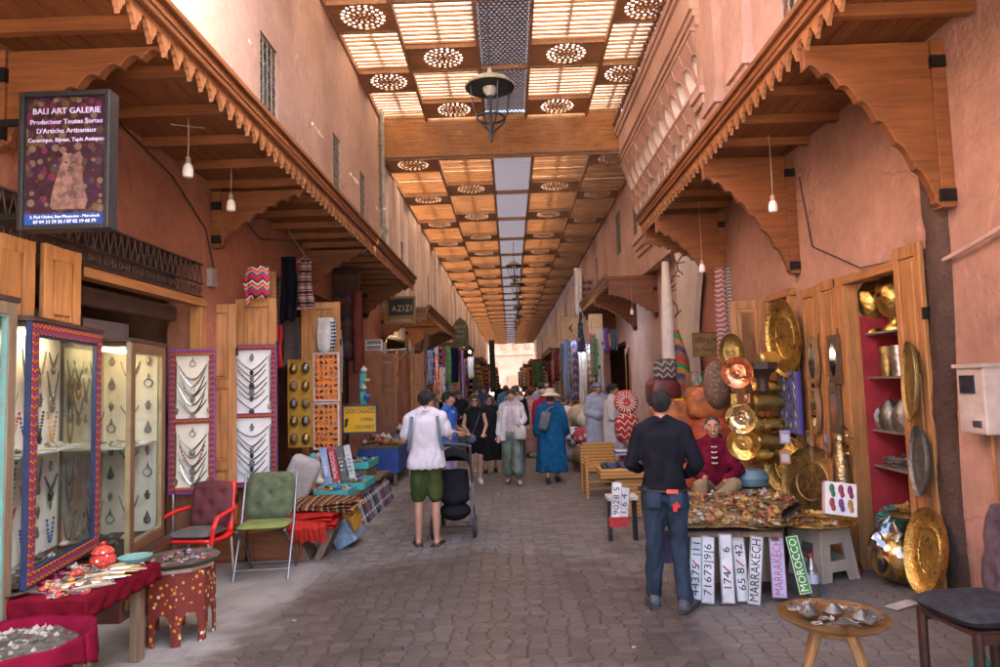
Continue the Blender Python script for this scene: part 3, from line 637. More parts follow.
def pendant(par_M, u, v, s, kind, mi, label, group):
    key = (kind, mi, round(s, 3))
    if key not in PENDM:
        mb = MB()
        if kind == 0: # hand
            mb.prism([(-.3 * s, -.9 * s), (.3 * s, -.9 * s), (.5 * s, -.1 * s), (.62 * s, .25 * s), (.36 * s, .2 * s), (.2 * s, .9 * s), (-.2 * s, .9 * s), (-.36 * s, .2 * s), (-.62 * s, .25 * s), (-.5 * s, -.1 * s)], Matrix.Translation((0, 0, .004)), .012)
        elif kind == 1: # teardrop
            mb.prism([(0, s)] + [(.5 * s * math.sin(a), -.35 * s - .55 * s * math.cos(a)) for a in [PI * .75 - q * PI * 1.5 / 8 for q in range(9)]], Matrix.Translation((0, 0, .004)), .012)
        elif kind == 2: mb.lathe([(.02 * s, 1.1 * s), (.1 * s, .9 * s), (.1 * s, .6 * s), (.42 * s, .45 * s), (.5 * s, 0), (.3 * s, -.6 * s), (.05 * s, -1.1 * s)], n=8, M=Matrix.Translation((0, 0, .012)) @ Matrix.Rotation(-PI / 2, 4, 'X') @ Matrix.Diagonal((1, .3, 1, 1)))
        else: # ring brooch
            mb.tube([(.6 * s * math.cos(a), .6 * s * math.sin(a), .01) for a in [q * PI / 7 for q in range(14)]], .1 * s, 5, closed=True); mb.prism([(-.3 * s, .5 * s), (.3 * s, .5 * s), (0, 1.5 * s)], Matrix.Translation((0, 0, .004)), .01)
        PENDM[key] = mb.mesh('pendant', JM[mi])
    o = bpy.data.objects.new('pendant', PENDM[key]); C.objects.link(o); o.matrix_basis = par_M @ Matrix.Translation((u, v, 0)); return tag(o, label, 'pendant', group)
def rect_frame(mb, w, h, t, d, z0=0, mi=0, M=None):
    for c, s in (((-w / 2 + t / 2, 0, z0 + d / 2), (t, h, d)), ((w / 2 - t / 2, 0, z0 + d / 2), (t, h, d)), ((0, h / 2 - t / 2, z0 + d / 2), (w - 2 * t, t, d)), ((0, -h / 2 + t / 2, z0 + d / 2), (w - 2 * t, t, d))): mb.box(c, s, mi, M=M)
NECKGROUP = 'necklaces hung on the shop boards'
# --- two jewellery door panels
def jewel_panel(pL, pR, z0, z1, label, board, nm, plan):
    pL, pR = Vector(pL), Vector(pR); w_ = (pR - pL).length; c = (pL + pR) / 2
    T = thing('jewellery_panel', label, 'display board', (c.x, c.y, 0)); Mf = face_m((c.x, c.y, (z0 + z1) / 2), pR - pL, (0, 0, 1)); h = z1 - z0
    mb = MB(); mb.box((0, 0, -.012), (w_ - .02, h - .02, .02), M=Mf); mb.build('backing_board', board, T, smooth=0)
    mb = MB(); rect_frame(mb, w_, h, .05, .035, -.005, 0, Mf); mb.box((0, 0, .012), (w_ - .1, .05, .033), M=Mf); mb.build('painted_frame', PAINT, T, smooth=0, bevel=.003)
    mb = MB(); rect_frame(mb, w_ + .016, h + .016, .012, .03, -.003, 0, Mf); mb.build('edge_strip', PURPLE, T, smooth=0)
    mb = MB()
    for s in (-1, 1): mb.tube([(pL + (c - pL) * (.15 if s < 0 else 1.85)).to_tuple()[:2] + (z,) for z in (.0, z0)], .016, 8)
    for s in (0, 1): MB().tube([(*(pL + (pR - pL) * (.08 + .84 * s))[:2], z) for z in (0, z0)], .017, 8).build('leg', CHROME, T)
    ih = h / 2 - .09
    for half, (cols, style) in enumerate(plan):
        top = (h / 2 - .10) - half * (h / 2 - .005); n = len(cols)
        for i, (mi, pd) in enumerate(cols):
            v = top - .04 - i * (ih - .26) / max(1, n - 1); dd = (.14 if pd else .10) if style else .15 + .02 * (i % 3)
            necklace(Mf, 0, v, w_ * (.64 - .05 * (i % 3)), dd, mi, pd, f'{ORD[i]} {JN[mi]} necklace down the {"upper" if half == 0 else "lower"} {nm}', NECKGROUP)
        pendant(Mf, 0, top - .055 + .02, .045, 0 if style else 3, 0, f'silver amulet at the top of the {"upper" if half == 0 else "lower"} {nm}', 'pendants pinned on the shop boards')
        for s in (-1, 1):
            necklace(Mf, s * w_ * .385, top - .01, .018, ih - .16, 0, 2, f'long chain at the {"left" if s < 0 else "right"} edge of the {"upper" if half == 0 else "lower"} {nm}', NECKGROUP, .008)
jewel_panel((-3.37, 6.58, 0), (-2.96, 6.66, 0), .80, 2.20, 'red framed board of curved necklaces behind the red chair', CREAM, 'board behind the red chair', [([(0, 0), (1, 1), (0, 0), (0, 1), (1, 0), (0, 0), (0, 2)], 0), ([(0, 2), (0, 0), (7, 0), (0, 2), (0, 1), (1, 0), (0, 1)], 0)])
jewel_panel((-3.17, 7.45, 0), (-2.64, 7.5, 0), .72, 2.29, 'red framed board of V-shaped necklaces behind the green chair', WHITEB, 'board behind the green chair', [([(2, 1), (0, 1), (2, 2), (0, 2), (2, 1), (0, 0), (2, 2)], 1), ([(2, 0), (0, 1), (2, 1), (0, 2), (2, 1), (0, 1), (0, 2)], 1)])
# --- glass jewellery cabinets
def cabinet(pL, pR, z0, z1, depth, label, frame, edge, board, nm, mats_, shelf_z, dens, lamp, seed, far=False):
    r = random.Random(seed); pL, pR = Vector(pL), Vector(pR); w_ = (pR - pL).length; c = (pL + pR) / 2; h = z1 - z0
    T = thing('glass_cabinet', label, 'display cabinet', (c.x, c.y, 0)); Mf = face_m((c.x, c.y, (z0 + z1) / 2), pR - pL, (0, 0, 1))
    mb = MB(); mb.box((0, 0, -depth), (w_, h, .02), M=Mf); mb.build('back_board', board, T, smooth=0)
    mb = MB(); mb.box((0, h / 2 - .015, -depth / 2), (w_, .03, depth - .02), M=Mf); MB().box((0, -h / 2 + .015, -depth / 2), (w_, .03, depth - .02), M=Mf).build('floor_board', mat('dark_cabinet_wood', (.06, .03, .02), .5), T, smooth=0); mb.box((0, h / 2 + .02, -depth / 2 + .02), (w_ + .05, .03, depth + .05), M=Mf); mb.box((-w_ / 2 + .01, 0, -depth + .02), (.02, h - .06, .02), M=Mf); mb.build('case', mat('dark_cabinet_wood', (.06, .03, .02), .5), T, smooth=0)
    mb = MB(); rect_frame(mb, w_, h, .075, .04, 0, 0, Mf); mb.build('painted_frame', frame, T, smooth=0, bevel=.004)
    mb = MB(); rect_frame(mb, w_ - .142, h - .142, .018, .03, .005, 0, Mf); rect_frame(mb, w_ + .02, h + .02, .016, .035, 0, 0, Mf); mb.build('edge_strip', edge, T, smooth=0)
    mb = MB(); mb.box((0, 0, .012), (w_ - .15, h - .15, .005), M=Mf); mb.build('glass_pane', GLASS, T, smooth=0)
    mb = MB(); mb.box((0, shelf_z - (z0 + z1) / 2, -depth / 2), (w_ - .04, .012, depth - .05), M=Mf); mb.build('glass_shelf', mat('shelf_glass', (.6, .65, .63), .15), T, smooth=0)
    if far:
        Mq = face_m(Mf @ Vector((w_ / 2 - .025, 0, -depth / 2)), Mf.to_3x3() @ Vector((0, 0, 1)), (0, 0, 1)); MB().box((0, 0, 0), (depth - .04, h - .08, .012), M=Mq).build('side_board', board, T, smooth=0)
        for c_ in range(3):
            for k in range(8):
                u, v = (c_ - 1) * .155, h / 2 - .12 - k * .2; mi = r.choice(mats_); zz = Mq @ Matrix.Translation((0, 0, .008))
                if c_ == 1 and k % 2 == 0: necklace(zz, u, v, .16, (.1, .16)[k % 3 == 0], mi, k % 3, f'{JN[mi]} necklace, {ORD[k]} from the top, middle of the side board, {nm}', NECKGROUP)
                else: pendant(zz, u, v, (.045, .06)[k % 2], (c_ + k) % 4, 0, f'silver pendant, {ORD[k]} from the top, {("left", "middle", "right")[c_]} column, side board of the {nm}', 'pendants pinned on the shop boards')
    for side in ((-1,) if far else (-1, 1)): MB().box((side * (w_ / 2 - .01), 0, -depth / 2), (.012, h - .07, depth - .03), M=Mf).build('side_pane', GLASS, T, smooth=0)
    for (v0, row) in ((h / 2 - .12, 'upper'), (shelf_z - (z0 + z1) / 2 - .06, 'lower')):
        n = dens; cols = 5
        for i in range(cols):
            u = (i + .5) / cols * (w_ - .12) - (w_ - .12) / 2
            for k in range(n):
                mi = r.choice(mats_); v = v0 - k * .145 - r.uniform(0, .02)
                if v < (shelf_z - (z0 + z1) / 2 if row == 'upper' else -h / 2) + .18: break
                if r.random() < .62:
                    o = necklace(Mf, u, v, r.choice((.1, .14, .18)), r.choice((.1, .16, .22)), mi, r.choice((0, 1, 2)), f'{JN[mi]} necklace, {ORD[i]} column, {ORD[k]} row, {row} {nm}', NECKGROUP)
                    o.matrix_basis = Mf @ Matrix.Translation((u, v, -depth + .02))
                else:
                    o = pendant(Mf, u, v - .06, r.choice((.04, .055)), r.randrange(4), r.choice((0, 0, 1)), f'silver pendant, {ORD[i]} column, {ORD[k]} row, {row} {nm}', 'pendants pinned on the shop boards'); o.matrix_basis = Mf @ Matrix.Translation((u, v - .06, -depth + .02))
    for zz, row in ((shelf_z + .012, 'glass shelf'), (z0 + .04, 'floor')):
        for k in range(14):
            o = trinket(r, Mf @ Vector((r.uniform(-w_ / 2 + .1, w_ / 2 - .1), zz - (z0 + z1) / 2, r.uniform(-depth + .06, -.06))), r.uniform(.02, .04), f'small silver trinket on the {row} of the {nm}', f'silver trinkets in the {nm}', (0, 1, 1))
    if lamp:
        mb = MB(); mb.box((0, h / 2 - .045, -depth * .5), (w_ * .6, .02, .05), M=Mf); mb.build('lamp_strip', glow('warm_lamp', (1, .72, .38), lamp), T, smooth=0)
    return T
TRK = {}
def trinket(r, p, s, label, group, ms=(0, 1), kinds=6, cat='trinket', mats_=None, name='trinket'):
    k = r.randrange(kinds); mi = r.choice(ms); MM = mats_ or JM; key = (k, MM[mi].name)
    if key not in TRK:
        mb = MB()
        if k == 0: mb.tube([(.8 * math.cos(a), .8 * math.sin(a), .25) for a in [q * PI / 6 for q in range(12)]], .24, 6, closed=True)
        elif k == 1: mb.lathe([(.5, 0), (.9, .3), (1, .7), (.6, 1.1), (.3, 1.3), (.35, 1.5), (.1, 1.7)], n=10)
        elif k == 2: mb.tube([(1.3 * math.cos(a), 1.3 * math.sin(a), .2 + .12 * math.sin(2 * a)) for a in [q * PI / 8 for q in range(16)]], .17, 6, closed=True)
        elif k == 3: mb.lathe([(.9, 0), (1.1, .15), (1.15, .35), (.8, .3), (0.05, .2)], n=12)
        elif k == 4: mb.ball((0, 0, .5), (.8, .55, .5), 12); mb.tube([(.6, 0, .5), (1.2, 0, .8), (1.4, 0, 1.2)], [.2, .14, .08], 6); mb.ball((-.9, 0, .6), .3, 6)
        else: mb.prism([(-1.4, -.15), (-1.4, .15), (.2, .22), (.5, .5), (1.3, .35), (1.5, 0), (1.3, -.35), (.5, -.5), (.2, -.22)], Matrix.Translation((0, 0, .05)), .22)
        TRK[key] = mb.mesh(name, MM[mi])
    o = bpy.data.objects.new(name, TRK[key]); C.objects.link(o); o.location = p; o.rotation_euler = (r.uniform(-.25, .25), r.uniform(-.25, .25), r.uniform(0, 6.28)); o.scale = (s,) * 3
    return tag(o, label, cat, group)
cabinet((-2.92, 3.98, 0), (-3.14, 5.02, 0), .66, 2.24, .26, 'tall glass cabinet with a red and blue painted frame behind the red cloth table', PAINT, BLUEE, WHITEB, 'tall red framed cabinet', (0, 2, 3, 4, 5, 6, 0, 1), 1.42, 6, 3.2, 3)
cabinet((-2.86, 3.2, 0), (-2.96, 3.9, 0), .3, 2.34, .24, 'narrow teal edged glass cabinet at the near left edge', W_OLD, TEAL, WHITEB, 'teal edged cabinet', (0, 2), 1.5, 4, 0, 5)
cabinet((-3.08, 5.32, 0), (-3.2, 6.08, 0), .52, 2.2, .5, 'lit glass showcase with a cream back between the painted cabinet and the necklace board', mat('brown_gilt_wood', (.16, .08, .04), .5), mat('dull_gilt_edge', (.30, .24, .13), .5, .3), CREAM, 'lit showcase', (0, 0, 1, 0, 4), 1.35, 6, 5, 8, True)
mb = MB(); mb.bb((-3.78, 5.3, 0), (-3.1, 6.1, .5)); T = thing('cabinet_base', 'painted dark red wooden base under the lit showcase', 'base cabinet', (-3.4, 5.7, 0)); mb.build('body', mat('dark_red_paint', (.12, .025, .02), .5, col2=(.05, .04, .03)), T, smooth=0, bevel=.006)
for i in range(2):
    mb = MB(); rect_frame(mb, .34, .36, .03, .02, 0, 0, face_m((-3.098, 5.5 + i * .4, .26), (0, 1, 0), (0, 0, 1))); mb.build('panel_frame', BRASSD, T, smooth=0)
# pendants hung on the white back board above the showcase
mb = MB(); mb.bb((-3.95, 4.1, 1.9), (-3.92, 6.8, 2.5)); tag(mb.build('wall_board', mat('lilac_board', (.58, .56, .62), .8, var=.1), smooth=0), 'pale backing board hung with pendants inside the jewellery shop', 'display board')
Mf = face_m((-3.92, 5.4, 2.2), (0, 1, 0), (0, 0, 1))
for i in range(9): pendant(Mf, -1.0 + i * .27, .12 - .02 * (i % 3), .05 + .02 * (i % 2), (2, 1, 0)[i % 3], 0, f'{ORD[i]} dark pendant from the left, top row of the pale board inside the jewellery shop', 'pendants pinned on the shop boards')
for i in range(8): pendant(Mf, -.8 + i * .27, -.1, .04, (1, 2)[i % 2], 0, f'{ORD[i]} small pendant from the left, low row of the pale board inside the jewellery shop', 'pendants pinned on the shop boards')
# --- red cloth table
RED = cloth('red_cloth', (.13, .004, .014)); REDP = cloth('crimson_cloth', (.15, .004, .022))
T = thing('market_table', 'low wooden table under a red cloth covered in silver at the near left', 'table', (-2.85, 4.27, 0))
for x, y in ((-2.56, 4.0), (-2.56, 4.58), (-3.1, 4.0), (-3.1, 4.58)): MB().box((x, y, .29), (.07, .07, .58)).build('leg', W_OLD, T, smooth=0, bevel=.005)
MB().bb((-3.18, 3.92, .585), (-2.5, 4.64, .615)).build('tabletop', W_OLD, T, smooth=0)
mb = MB()
def tcloth(u, v):
    x0, x1, y0, y1 = -3.2, -2.46, 3.87, 4.68; ex = .13
    X = x0 - ex + (x1 - x0 + 2 * ex) * u; Y = y0 - ex + (y1 - y0 + 2 * ex) * v
    cxp, cyp = min(max(X, x0), x1), min(max(Y, y0), y1); over = max(abs(X - cxp), abs(Y - cyp))
    wv = .012 * math.sin(40 * (X + Y)) * over / ex
    return (cxp + (wv if X != cxp else 0), cyp + (wv if Y != cyp else 0), .625 - over * .95 + .003 * math.sin(X * 30) * math.sin(Y * 27))
mb.grid(tcloth, 36, 36); tag(mb.build('tablecloth', RED, solid=.004), 'red cloth draped over the near left table', 'tablecloth')
r = random.Random(21)
for k in range(150):
    x, y = r.uniform(-3.15, -2.5), r.uniform(3.9, 4.65); trinket(r, (x, y, .627), r.uniform(.016, .034), 'small silver and bead ornament laid on the red cloth table', 'ornaments on the red cloth table', (0, 0, 1, 1, 1, 3, 4, 7), 5, name='ornament')
for k in range(15):
    mb = MB(); mb.tube([(-.11, 0, .012), (.02, 0, .018), (.11, .015, .012)], [.008, .016, .004], 8); o = mb.build('dagger', (mat('bone', (.33, .25, .16), .5), SILVER, BRASSD)[k % 3]); o.location = (-2.6 + r.uniform(-.08, .1), 4.05 + k * .037, .63); o.rotation_euler = (0, 0, r.uniform(.1, .5)); tag(o, 'curved sheathed dagger lying on the red cloth table', 'dagger', 'daggers on the red cloth table')
def pot(name, prof, m_, p, label, cat, group=None, n=16, rot=(0, 0, 0), s=1):
    mb = MB(); mb.lathe(prof, n=n); o = mb.build(name, m_, smooth=65); o.location = p; o.rotation_euler = rot; o.scale = (s,) * 3; return tag(o, label, cat, group)
pot('lidded_pot', [(.05, 0), (.075, .03), (.08, .07), (.06, .1), (.07, .11), (.05, .14), (.015, .155), (.02, .17), (.002, .18)], spots('red_beads', (.4, .03, .02), [(.6, .1, .05), (.75, .6, .5), (.3, .02, .02)], 40), (-2.75, 4.5, .628), 'small red lidded pot on the far corner of the red cloth table', 'pot')
pot('bowl', [(.04, 0), (.1, .02), (.11, .05), (.1, .05), (.05, .015), (.0001, .012)], TEAL, (-2.6, 4.62, .628), 'teal rimmed dish at the far end of the red cloth table', 'dish')
pot('silver_plate', [(.04, 0), (.13, .012), (.14, .025), (.12, .02), (.0001, .008)], SILVER, (-2.98, 3.97, .628), 'oval silver dish at the near edge of the red cloth table', 'dish')
# --- octagonal painted table
T = thing('octagonal_table', 'octagonal red painted side table with cut arches holding a bead tray', 'table', (-2.5, 5.02, 0)); OCT = spots('painted_flowers', (.13, .018, .012), [(.55, .25, .03), (.13, .018, .012), (.5, .17, .02), (.6, .5, .3), (.13, .018, .012)], 30, .5, .34)
for k in range(8):
    a = k * PI / 4; ro = .235; wd = 2 * ro * math.tan(PI / 8); hw = wd / 2
    pl = [(-hw, 0), (-hw * .62, 0)] + [(hw * .62 * (-math.cos(q)), .1 + .12 * math.sin(q) ** .8) for q in [i * PI / 8 for i in range(0, 9)]] + [(hw * .62, 0), (hw, 0), (hw, .5), (-hw, .5)]
    c = (-2.5 + ro * math.cos(a), 5.02 + ro * math.sin(a), 0); mb = MB(); mb.prism(pl, face_m(c, (-math.sin(a), math.cos(a), 0), (0, 0, 1)) @ Matrix.Translation((0, 0, -.014)), .014); mb.build('side_panel', OCT, T, smooth=0)
MB().lathe([(.24, .5), (.262, .505), (.262, .53), (.24, .535)], (-2.5, 5.02, 0), 8).build('tabletop', mat('pale_octagon_rim', (.30, .2, .15), .6), T, smooth=0)
pot('bead_tray', [(.2, 0), (.275, .012), (.285, .03), (.27, .032), (.0001, .018)], SILVERD, (-2.5, 5.02, .537), 'round metal tray of beads on the octagonal table', 'tray', n=28)
for k in range(110):
    a, q = r.uniform(0, 6.28), math.sqrt(r.random()) * .24; trinket(r, (-2.5 + q * math.cos(a), 5.02 + q * math.sin(a), .557 + (.24 - q) * .05), r.uniform(.01, .018), 'tiny mixed ornament heaped in the tray on the octagonal table', 'ornaments in the octagonal table tray', (0, 1, 1, 3, 7, 2), 4, name='bead')  # mixed trinket shapes, the object name only marks this tray
# --- basket of silver with red cloth
T = thing('wood_stump', 'rough wooden block stand under the cloth lined basket', 'stand', (-2.62, 3.5, 0)); MB().box((-2.62, 3.52, .2), (.22, .22, .4), rot=(0, 0, .4)).build('block', W_DOOR, T, smooth=0, bevel=.01)
mb = MB(); mb.grid(lambda u, v: ((.2 + .15 * v + .012 * math.sin(u * 6.283 * 9) * v) * math.cos(u * 6.283) - 2.6, (.2 + .15 * v + .012 * math.sin(u * 6.283 * 9) * v) * math.sin(u * 6.283) + 3.53, .43 + .12 * v - (.0 if v < .9 else .01)), 72, 8)
mb.grid(lambda u, v: ((.351 + .012 * math.sin(u * 6.283 * 9) + .015 * v) * math.cos(u * 6.283) - 2.6, (.351 + .012 * math.sin(u * 6.283 * 9) + .015 * v) * math.sin(u * 6.283) + 3.53, .545 - (.14 + .05 * math.sin(u * 19)) * v), 72, 6)
mb.lathe([(.205, .0), (.0001, .0)], (-2.6, 3.53, .432), 24); tag(mb.build('basket', REDP, solid=.006), 'round basket lined with crumpled crimson cloth below the red cloth table', 'basket')
mb = MB(); mb.lathe([(.0001, .08), (.12, .07), (.25, .03), (.30, .0)], (-2.6, 3.53, .47), 24); tag(mb.build('silver_heap', SILVERD), 'packed silver beads filling the cloth lined basket', 'beads', kind='stuff')
for k in range(230):
    a, q = r.uniform(0, 6.28), math.sqrt(r.random()) * .3; trinket(r, (-2.6 + q * math.cos(a), 3.53 + q * math.sin(a), .545 - .08 * (q / .3) ** 2), r.uniform(.012, .022), 'small silver trinket piled in the cloth lined basket', 'silver pieces in the cloth lined basket', (0, 1, 0, 1), 5, name='silver_trinket')  # same mixed trinket shapes as the other heaps
# --- shop woodwork: shutters, grille, lintel
def door_leaf(pL, pR, z0, z1, label, npan=3, th=.04, m_=None, parent=None, name='wooden_door', cat='door', group=None):
    pL, pR = Vector((*pL, 0)), Vector((*pR, 0)); w_ = (pR - pL).length; c = (pL + pR) / 2; h = z1 - z0; m_ = m_ or W_DOOR
    T = thing(name, label, cat, (c.x, c.y, z0), 0, group); Mf = face_m((c.x, c.y, (z0 + z1) / 2), pR - pL, (0, 0, 1))
    mb = MB(); st = min(.1, w_ * .2)
    for s in (-1, 1): mb.box((s * (w_ / 2 - st / 2), 0, 0), (st, h, th), M=Mf)
    ph = h / npan
    for i in range(npan + 1): mb.box((0, -h / 2 + min(max(i * ph, .05), h - .05), -.001), (w_ - 2 * st, .1, th - .002), M=Mf)
    mb.build('door_frame', m_, T, smooth=0, bevel=.006)
    for i in range(npan):
        mb = MB(); y = -h / 2 + (i + .5) * ph; hh = ph - .1 - (.05 if i in (0, npan - 1) else 0); y += .025 if i == 0 else (-.025 if i == npan - 1 else 0)
        mb.box((0, y, -.004), (w_ - 2 * st, hh, th * .4), M=Mf); mb.box((0, y, .002), (w_ - 2 * st - .07, hh - .07, th * .7), M=Mf); mb.build('door_panel', m_, T, smooth=0, bevel=.008)
    mb = MB()
    for i in range(2): MB().box((w_ / 2 + .004, -h * .3 + i * h * .6, 0), (.02, .09, th + .012), M=Mf).build('hinge', IRON, T, smooth=0)
    return T
door_leaf((-3.12, 3.35), (-3.12, 4.30), 2.2, 2.80, 'wide pine shutter above the teal edged cabinet', 1, name='wooden_shutter', cat='shutter')
door_leaf((-3.1, 4.36), (-3.1, 4.74), 2.2, 2.81, 'narrow pine shutter beside the iron grille', 1, name='wooden_shutter', cat='shutter')
door_leaf((-3.42, 7.2), (-3.0, 7.28), .1, 2.74, 'pine door leaf partly hidden behind the left necklace board', 3)
door_leaf((-3.14, 7.6), (-2.68, 7.64), .1, 2.84, 'pine door leaf standing above the V-shaped necklace board', 2)
door_leaf((-3.18, 8.15), (-2.88, 8.2), .1, 3.25, 'tall dark pine door behind the striped bag', 3)
T = thing('doorway_surround', 'pine lintel and jamb framing the jewellery shop opening', 'door frame', (-3.2, 5.8, 0)); MB().bb((-3.25, 4.0, 2.66), (-3.13, 6.86, 2.74)).build('lintel', W_DOORY, T, smooth=0, bevel=.006); MB().bb((-3.26, 6.74, 0), (-3.14, 6.85, 2.655)).build('jamb', W_DOOR, T, smooth=0, bevel=.006)
T = thing('iron_grille', 'black scrolled iron grille over the jewellery shop lintel', 'grille', (-3.2, 5.5, 2.75)); mb = MB()
for z in (2.76, 2.9, 3.1): mb.bb((-3.2, 4.0, z), (-3.17, 6.86, z + .014))
for i in range(28):
    yc = 4.1 + i * .1; s = 1 if i % 2 else -1; mb.tube([(-3.185, yc + s * (.04 - .003 * k) * math.cos(k * .8), 2.83 + (.045 - .003 * k) * math.sin(k * .8)) for k in range(11)], .006, 4)
    mb.tube([(-3.185, yc - .05, 2.91), (-3.185, yc, 3.1), (-3.185, yc + .05, 2.91)], .006, 4)
mb.build('scrollwork', mat('rusty_iron', (.06, .035, .025), .7), T); MB().bb((-3.5, 4.0, 2.75), (-3.46, 6.86, 3.1)).build('backing', mat('dark_brown_board', (.10, .065, .05), .9), T, smooth=0)  # plain dark brown board behind the scrollwork
MB().bb((-3.44, 4.0, 2.5), (-3.36, 6.7, 2.66)).build('rolled_shutter', mat('brown_roller', (.10, .06, .045), .6), T, smooth=0, bevel=.03)
# --- hanging light box
T = thing('hanging_sign', 'framed shop sign with a sitting cat photograph hung from the left wall', 'sign', (-2.6, 3.8, 2.9))
pTL, pTR, pBL, pBR = PY(25, 93, 3.8), PY(115, 90, 3.8), PY(17, 231, 3.8), PY(104, 229, 3.8)
c = (pTL + pTR + pBL + pBR) / 4; w_ = (pTR - pTL).length; h = (pTL - pBL).length; Mf = face_m(c, (1, .0, 0), (0, 0, 1))
mb = MB(); rect_frame(mb, w_, h, .03, .1, -.08, 0, Mf); mb.box((0, 0, -.05), (w_ - .06, h - .06, .06), M=Mf); mb.build('case', BLACKP, T, smooth=0, bevel=.006)
mb = MB(); mb.box((0, .03, -.012), (w_ - .06, h - .12, .01), M=Mf); ph = mb.build('picture', spots('bazaar_picture', (.03, .01, .018), [(.09, .018, .035), (.05, .033, .03), (.12, .08, .055), (.033, .012, .04), (.08, .05, .022), (.018, .01, .012)], 22, .35, .5), T, smooth=0)
mb = MB(); mb.box((0, -h / 2 + .065, -.011), (w_ - .06, .07, .012), M=Mf); mb.build('blue_band', mat('sign_blue', (.02, .07, .28), .4), T, smooth=0)
CAT = mat('ginger_print', (.19, .10, .08), .5, var=.6, scale=18)
mb = MB(); cp = [(-.11, -.26), (.12, -.26), (.135, -.2), (.105, -.1), (.095, 0), (.085, .06), (.09, .10), (.075, .155), (.04, .13), (0, .135), (-.035, .15), (-.05, .11), (-.055, .06), (-.075, .0), (-.105, -.1), (-.125, -.19)]
mb.prism([(x * .84 + .02, y * .84 - .075) for x, y in cp], Mf @ Matrix.Translation((0, 0, -.006)), .004); k = mb.build('cat_print', CAT, T, smooth=0)
mb = MB(); mc_ = Mf @ Matrix.Translation((.02, -.075, -.001)) @ Matrix.Scale(.84, 4)
for pg in ([(-.035, .075), (-.012, .066), (-.006, .074), (-.02, .082)], [(.02, .074), (.034, .066), (.056, .078), (.038, .083)], [(-.004, .04), (.018, .04), (.007, .026)], [(-.018, .018), (.03, .018), (.007, .010)]): mb.prism(pg[::-1] if pg[0][1] < pg[1][1] else pg, mc_, .002)
mb.build('cat_face', mat('print_dark', (.05, .02, .02), .5), k, smooth=0)
LILAC = mat('sign_lettering', (.55, .5, .75), .5, var=.05, bump=0)
for s_, y, z in (('BALI ART GALERIE', h / 2 - .115, .05), ('Producteur Toutes Sortes', h / 2 - .18, .041), ("D'Articles Artisanaux", h / 2 - .235, .041), ('Ceramique, Bijoux, Tapis Antiques', h / 2 - .29, .034)): text(s_, T, Mf @ Matrix.Translation((.0, y, -.004)), z, LILAC, fit=w_ * .84)
for s_, y, z in (('3, Fhal Chidmi, Rue Mouassine - Marrakech', -h / 2 + .08, .0235), ('07 04 33 59 26 / 07 02 19 68 79', -h / 2 + .05, .0285)): text(s_, T, Mf @ Matrix.Translation((0, y, -.003)), z, WHITE)
for dz in (.25, -.32): MB().box((c.x - w_ / 2 - .2, 3.83, c.z + dz), (.4, .03, .035)).build('bracket_arm', IRON, T, smooth=0)
# --- light bulbs on cords
def bulb(px, py, Y, ztop, label):
    p = PY(px, py, Y); T = thing('light_bulb', label, 'light bulb', p, 0, 'white bulbs hanging under the awnings')
    MB().tube([(p.x, Y, ztop), (p.x + .004, Y, (ztop + p.z) / 2), (p.x, Y, p.z + .11)], .004, 5).build('cord', mat('pale_cord', (.4, .33, .28), .7), T)
    MB().lathe([(.014, .11), (.02, .1), (.022, .055), (.026, .05)], p, 10).build('socket', mat('bakelite', (.45, .32, .25), .5), T)
    MB().lathe([(.025, .05), (.035, .035), (.043, .0), (.043, -.045), (.036, -.06), (.0001, -.066)], p, 14).build('globe', mat('milk_glass', (.80, .78, .77), .25, var=.03, bump=0), T)
bulb(188, 170, 5.3, 4.13, 'white bulb nearest the cat sign under the left awning'); bulb(231, 205, 6.4, 4.13, 'white bulb under the left awning beside the second bracket')
bulb(773, 206, 6.6, 4.2, 'white bulb under the right awning beside the middle bracket'); bulb(702, 268, 9.2, 4.2, 'white bulb in front of the white arch'); bulb(632, 312, 15.2, 4.0, 'white bulb by the end board of the far right awning')
MB().tube([PZ(170, 123, 4.06), PZ(205, 127, 4.06)], .016, 8).build('tube_lamp', mat('dusty_tube', (.4, .33, .27), .5)).name = 'fluorescent_tube'; tag(bpy.data.objects['fluorescent_tube'], 'unlit fluorescent tube under the left awning', 'tube light')
MB().box((-2.62, 9.0, 4.08), (.5, .06, .05), rot=(0, 0, .3)).build('batten_lamp', WHITE, bevel=.01); tag(bpy.data.objects['batten_lamp'], 'short unlit batten lamp under the far part of the left awning', 'tube light')
# --- chairs
def cushion(mb, w_, d_, t, mi, M, tuft=0):
    def f(u, v, sgn):
        x, y = (u - .5) * w_, (v - .5) * d_; e = (1 - (2 * u - 1) ** 4) * (1 - (2 * v - 1) ** 4); z = t / 2 * max(0, e) ** .5; k_ = 1 - .10 * (2 * v - 1) ** 4; l_ = 1 - .10 * (2 * u - 1) ** 4; x *= k_; y *= l_
        if tuft: z *= 1 - .75 * max(0, math.cos(u * PI * tuft * 2) * math.cos(v * PI * tuft * 2)) ** 2
        return (x, y, sgn * z)
    mb.grid(lambda u, v: f(u, v, 1), 18, 18, mi, M); mb.grid(lambda u, v: f(1 - u, v, -1), 18, 18, mi, M)
def pl(p, rz): return Matrix.Translation(p) @ Matrix.Rotation(rz, 4, 'Z')
P0 = (-2.97, 6.33, 0); T = thing('red_armchair', 'red plastic armchair with maroon cushions in front of the necklace boards', 'chair', P0, -.12); M0 = wm(T); RP = mat('red_plastic', (.62, .02, .02), .35, var=.1)
def place(mb, name, m_, T=T, **k): return mb.build(name, m_, T, **k)
mb = MB(); mb.grid(lambda u, v: ((u - .5) * .48, (v - .5) * .44, .42 + .012 * math.cos(v * 5)), 8, 8, M=M0); mb.build('seat', RP, T, solid=.03)
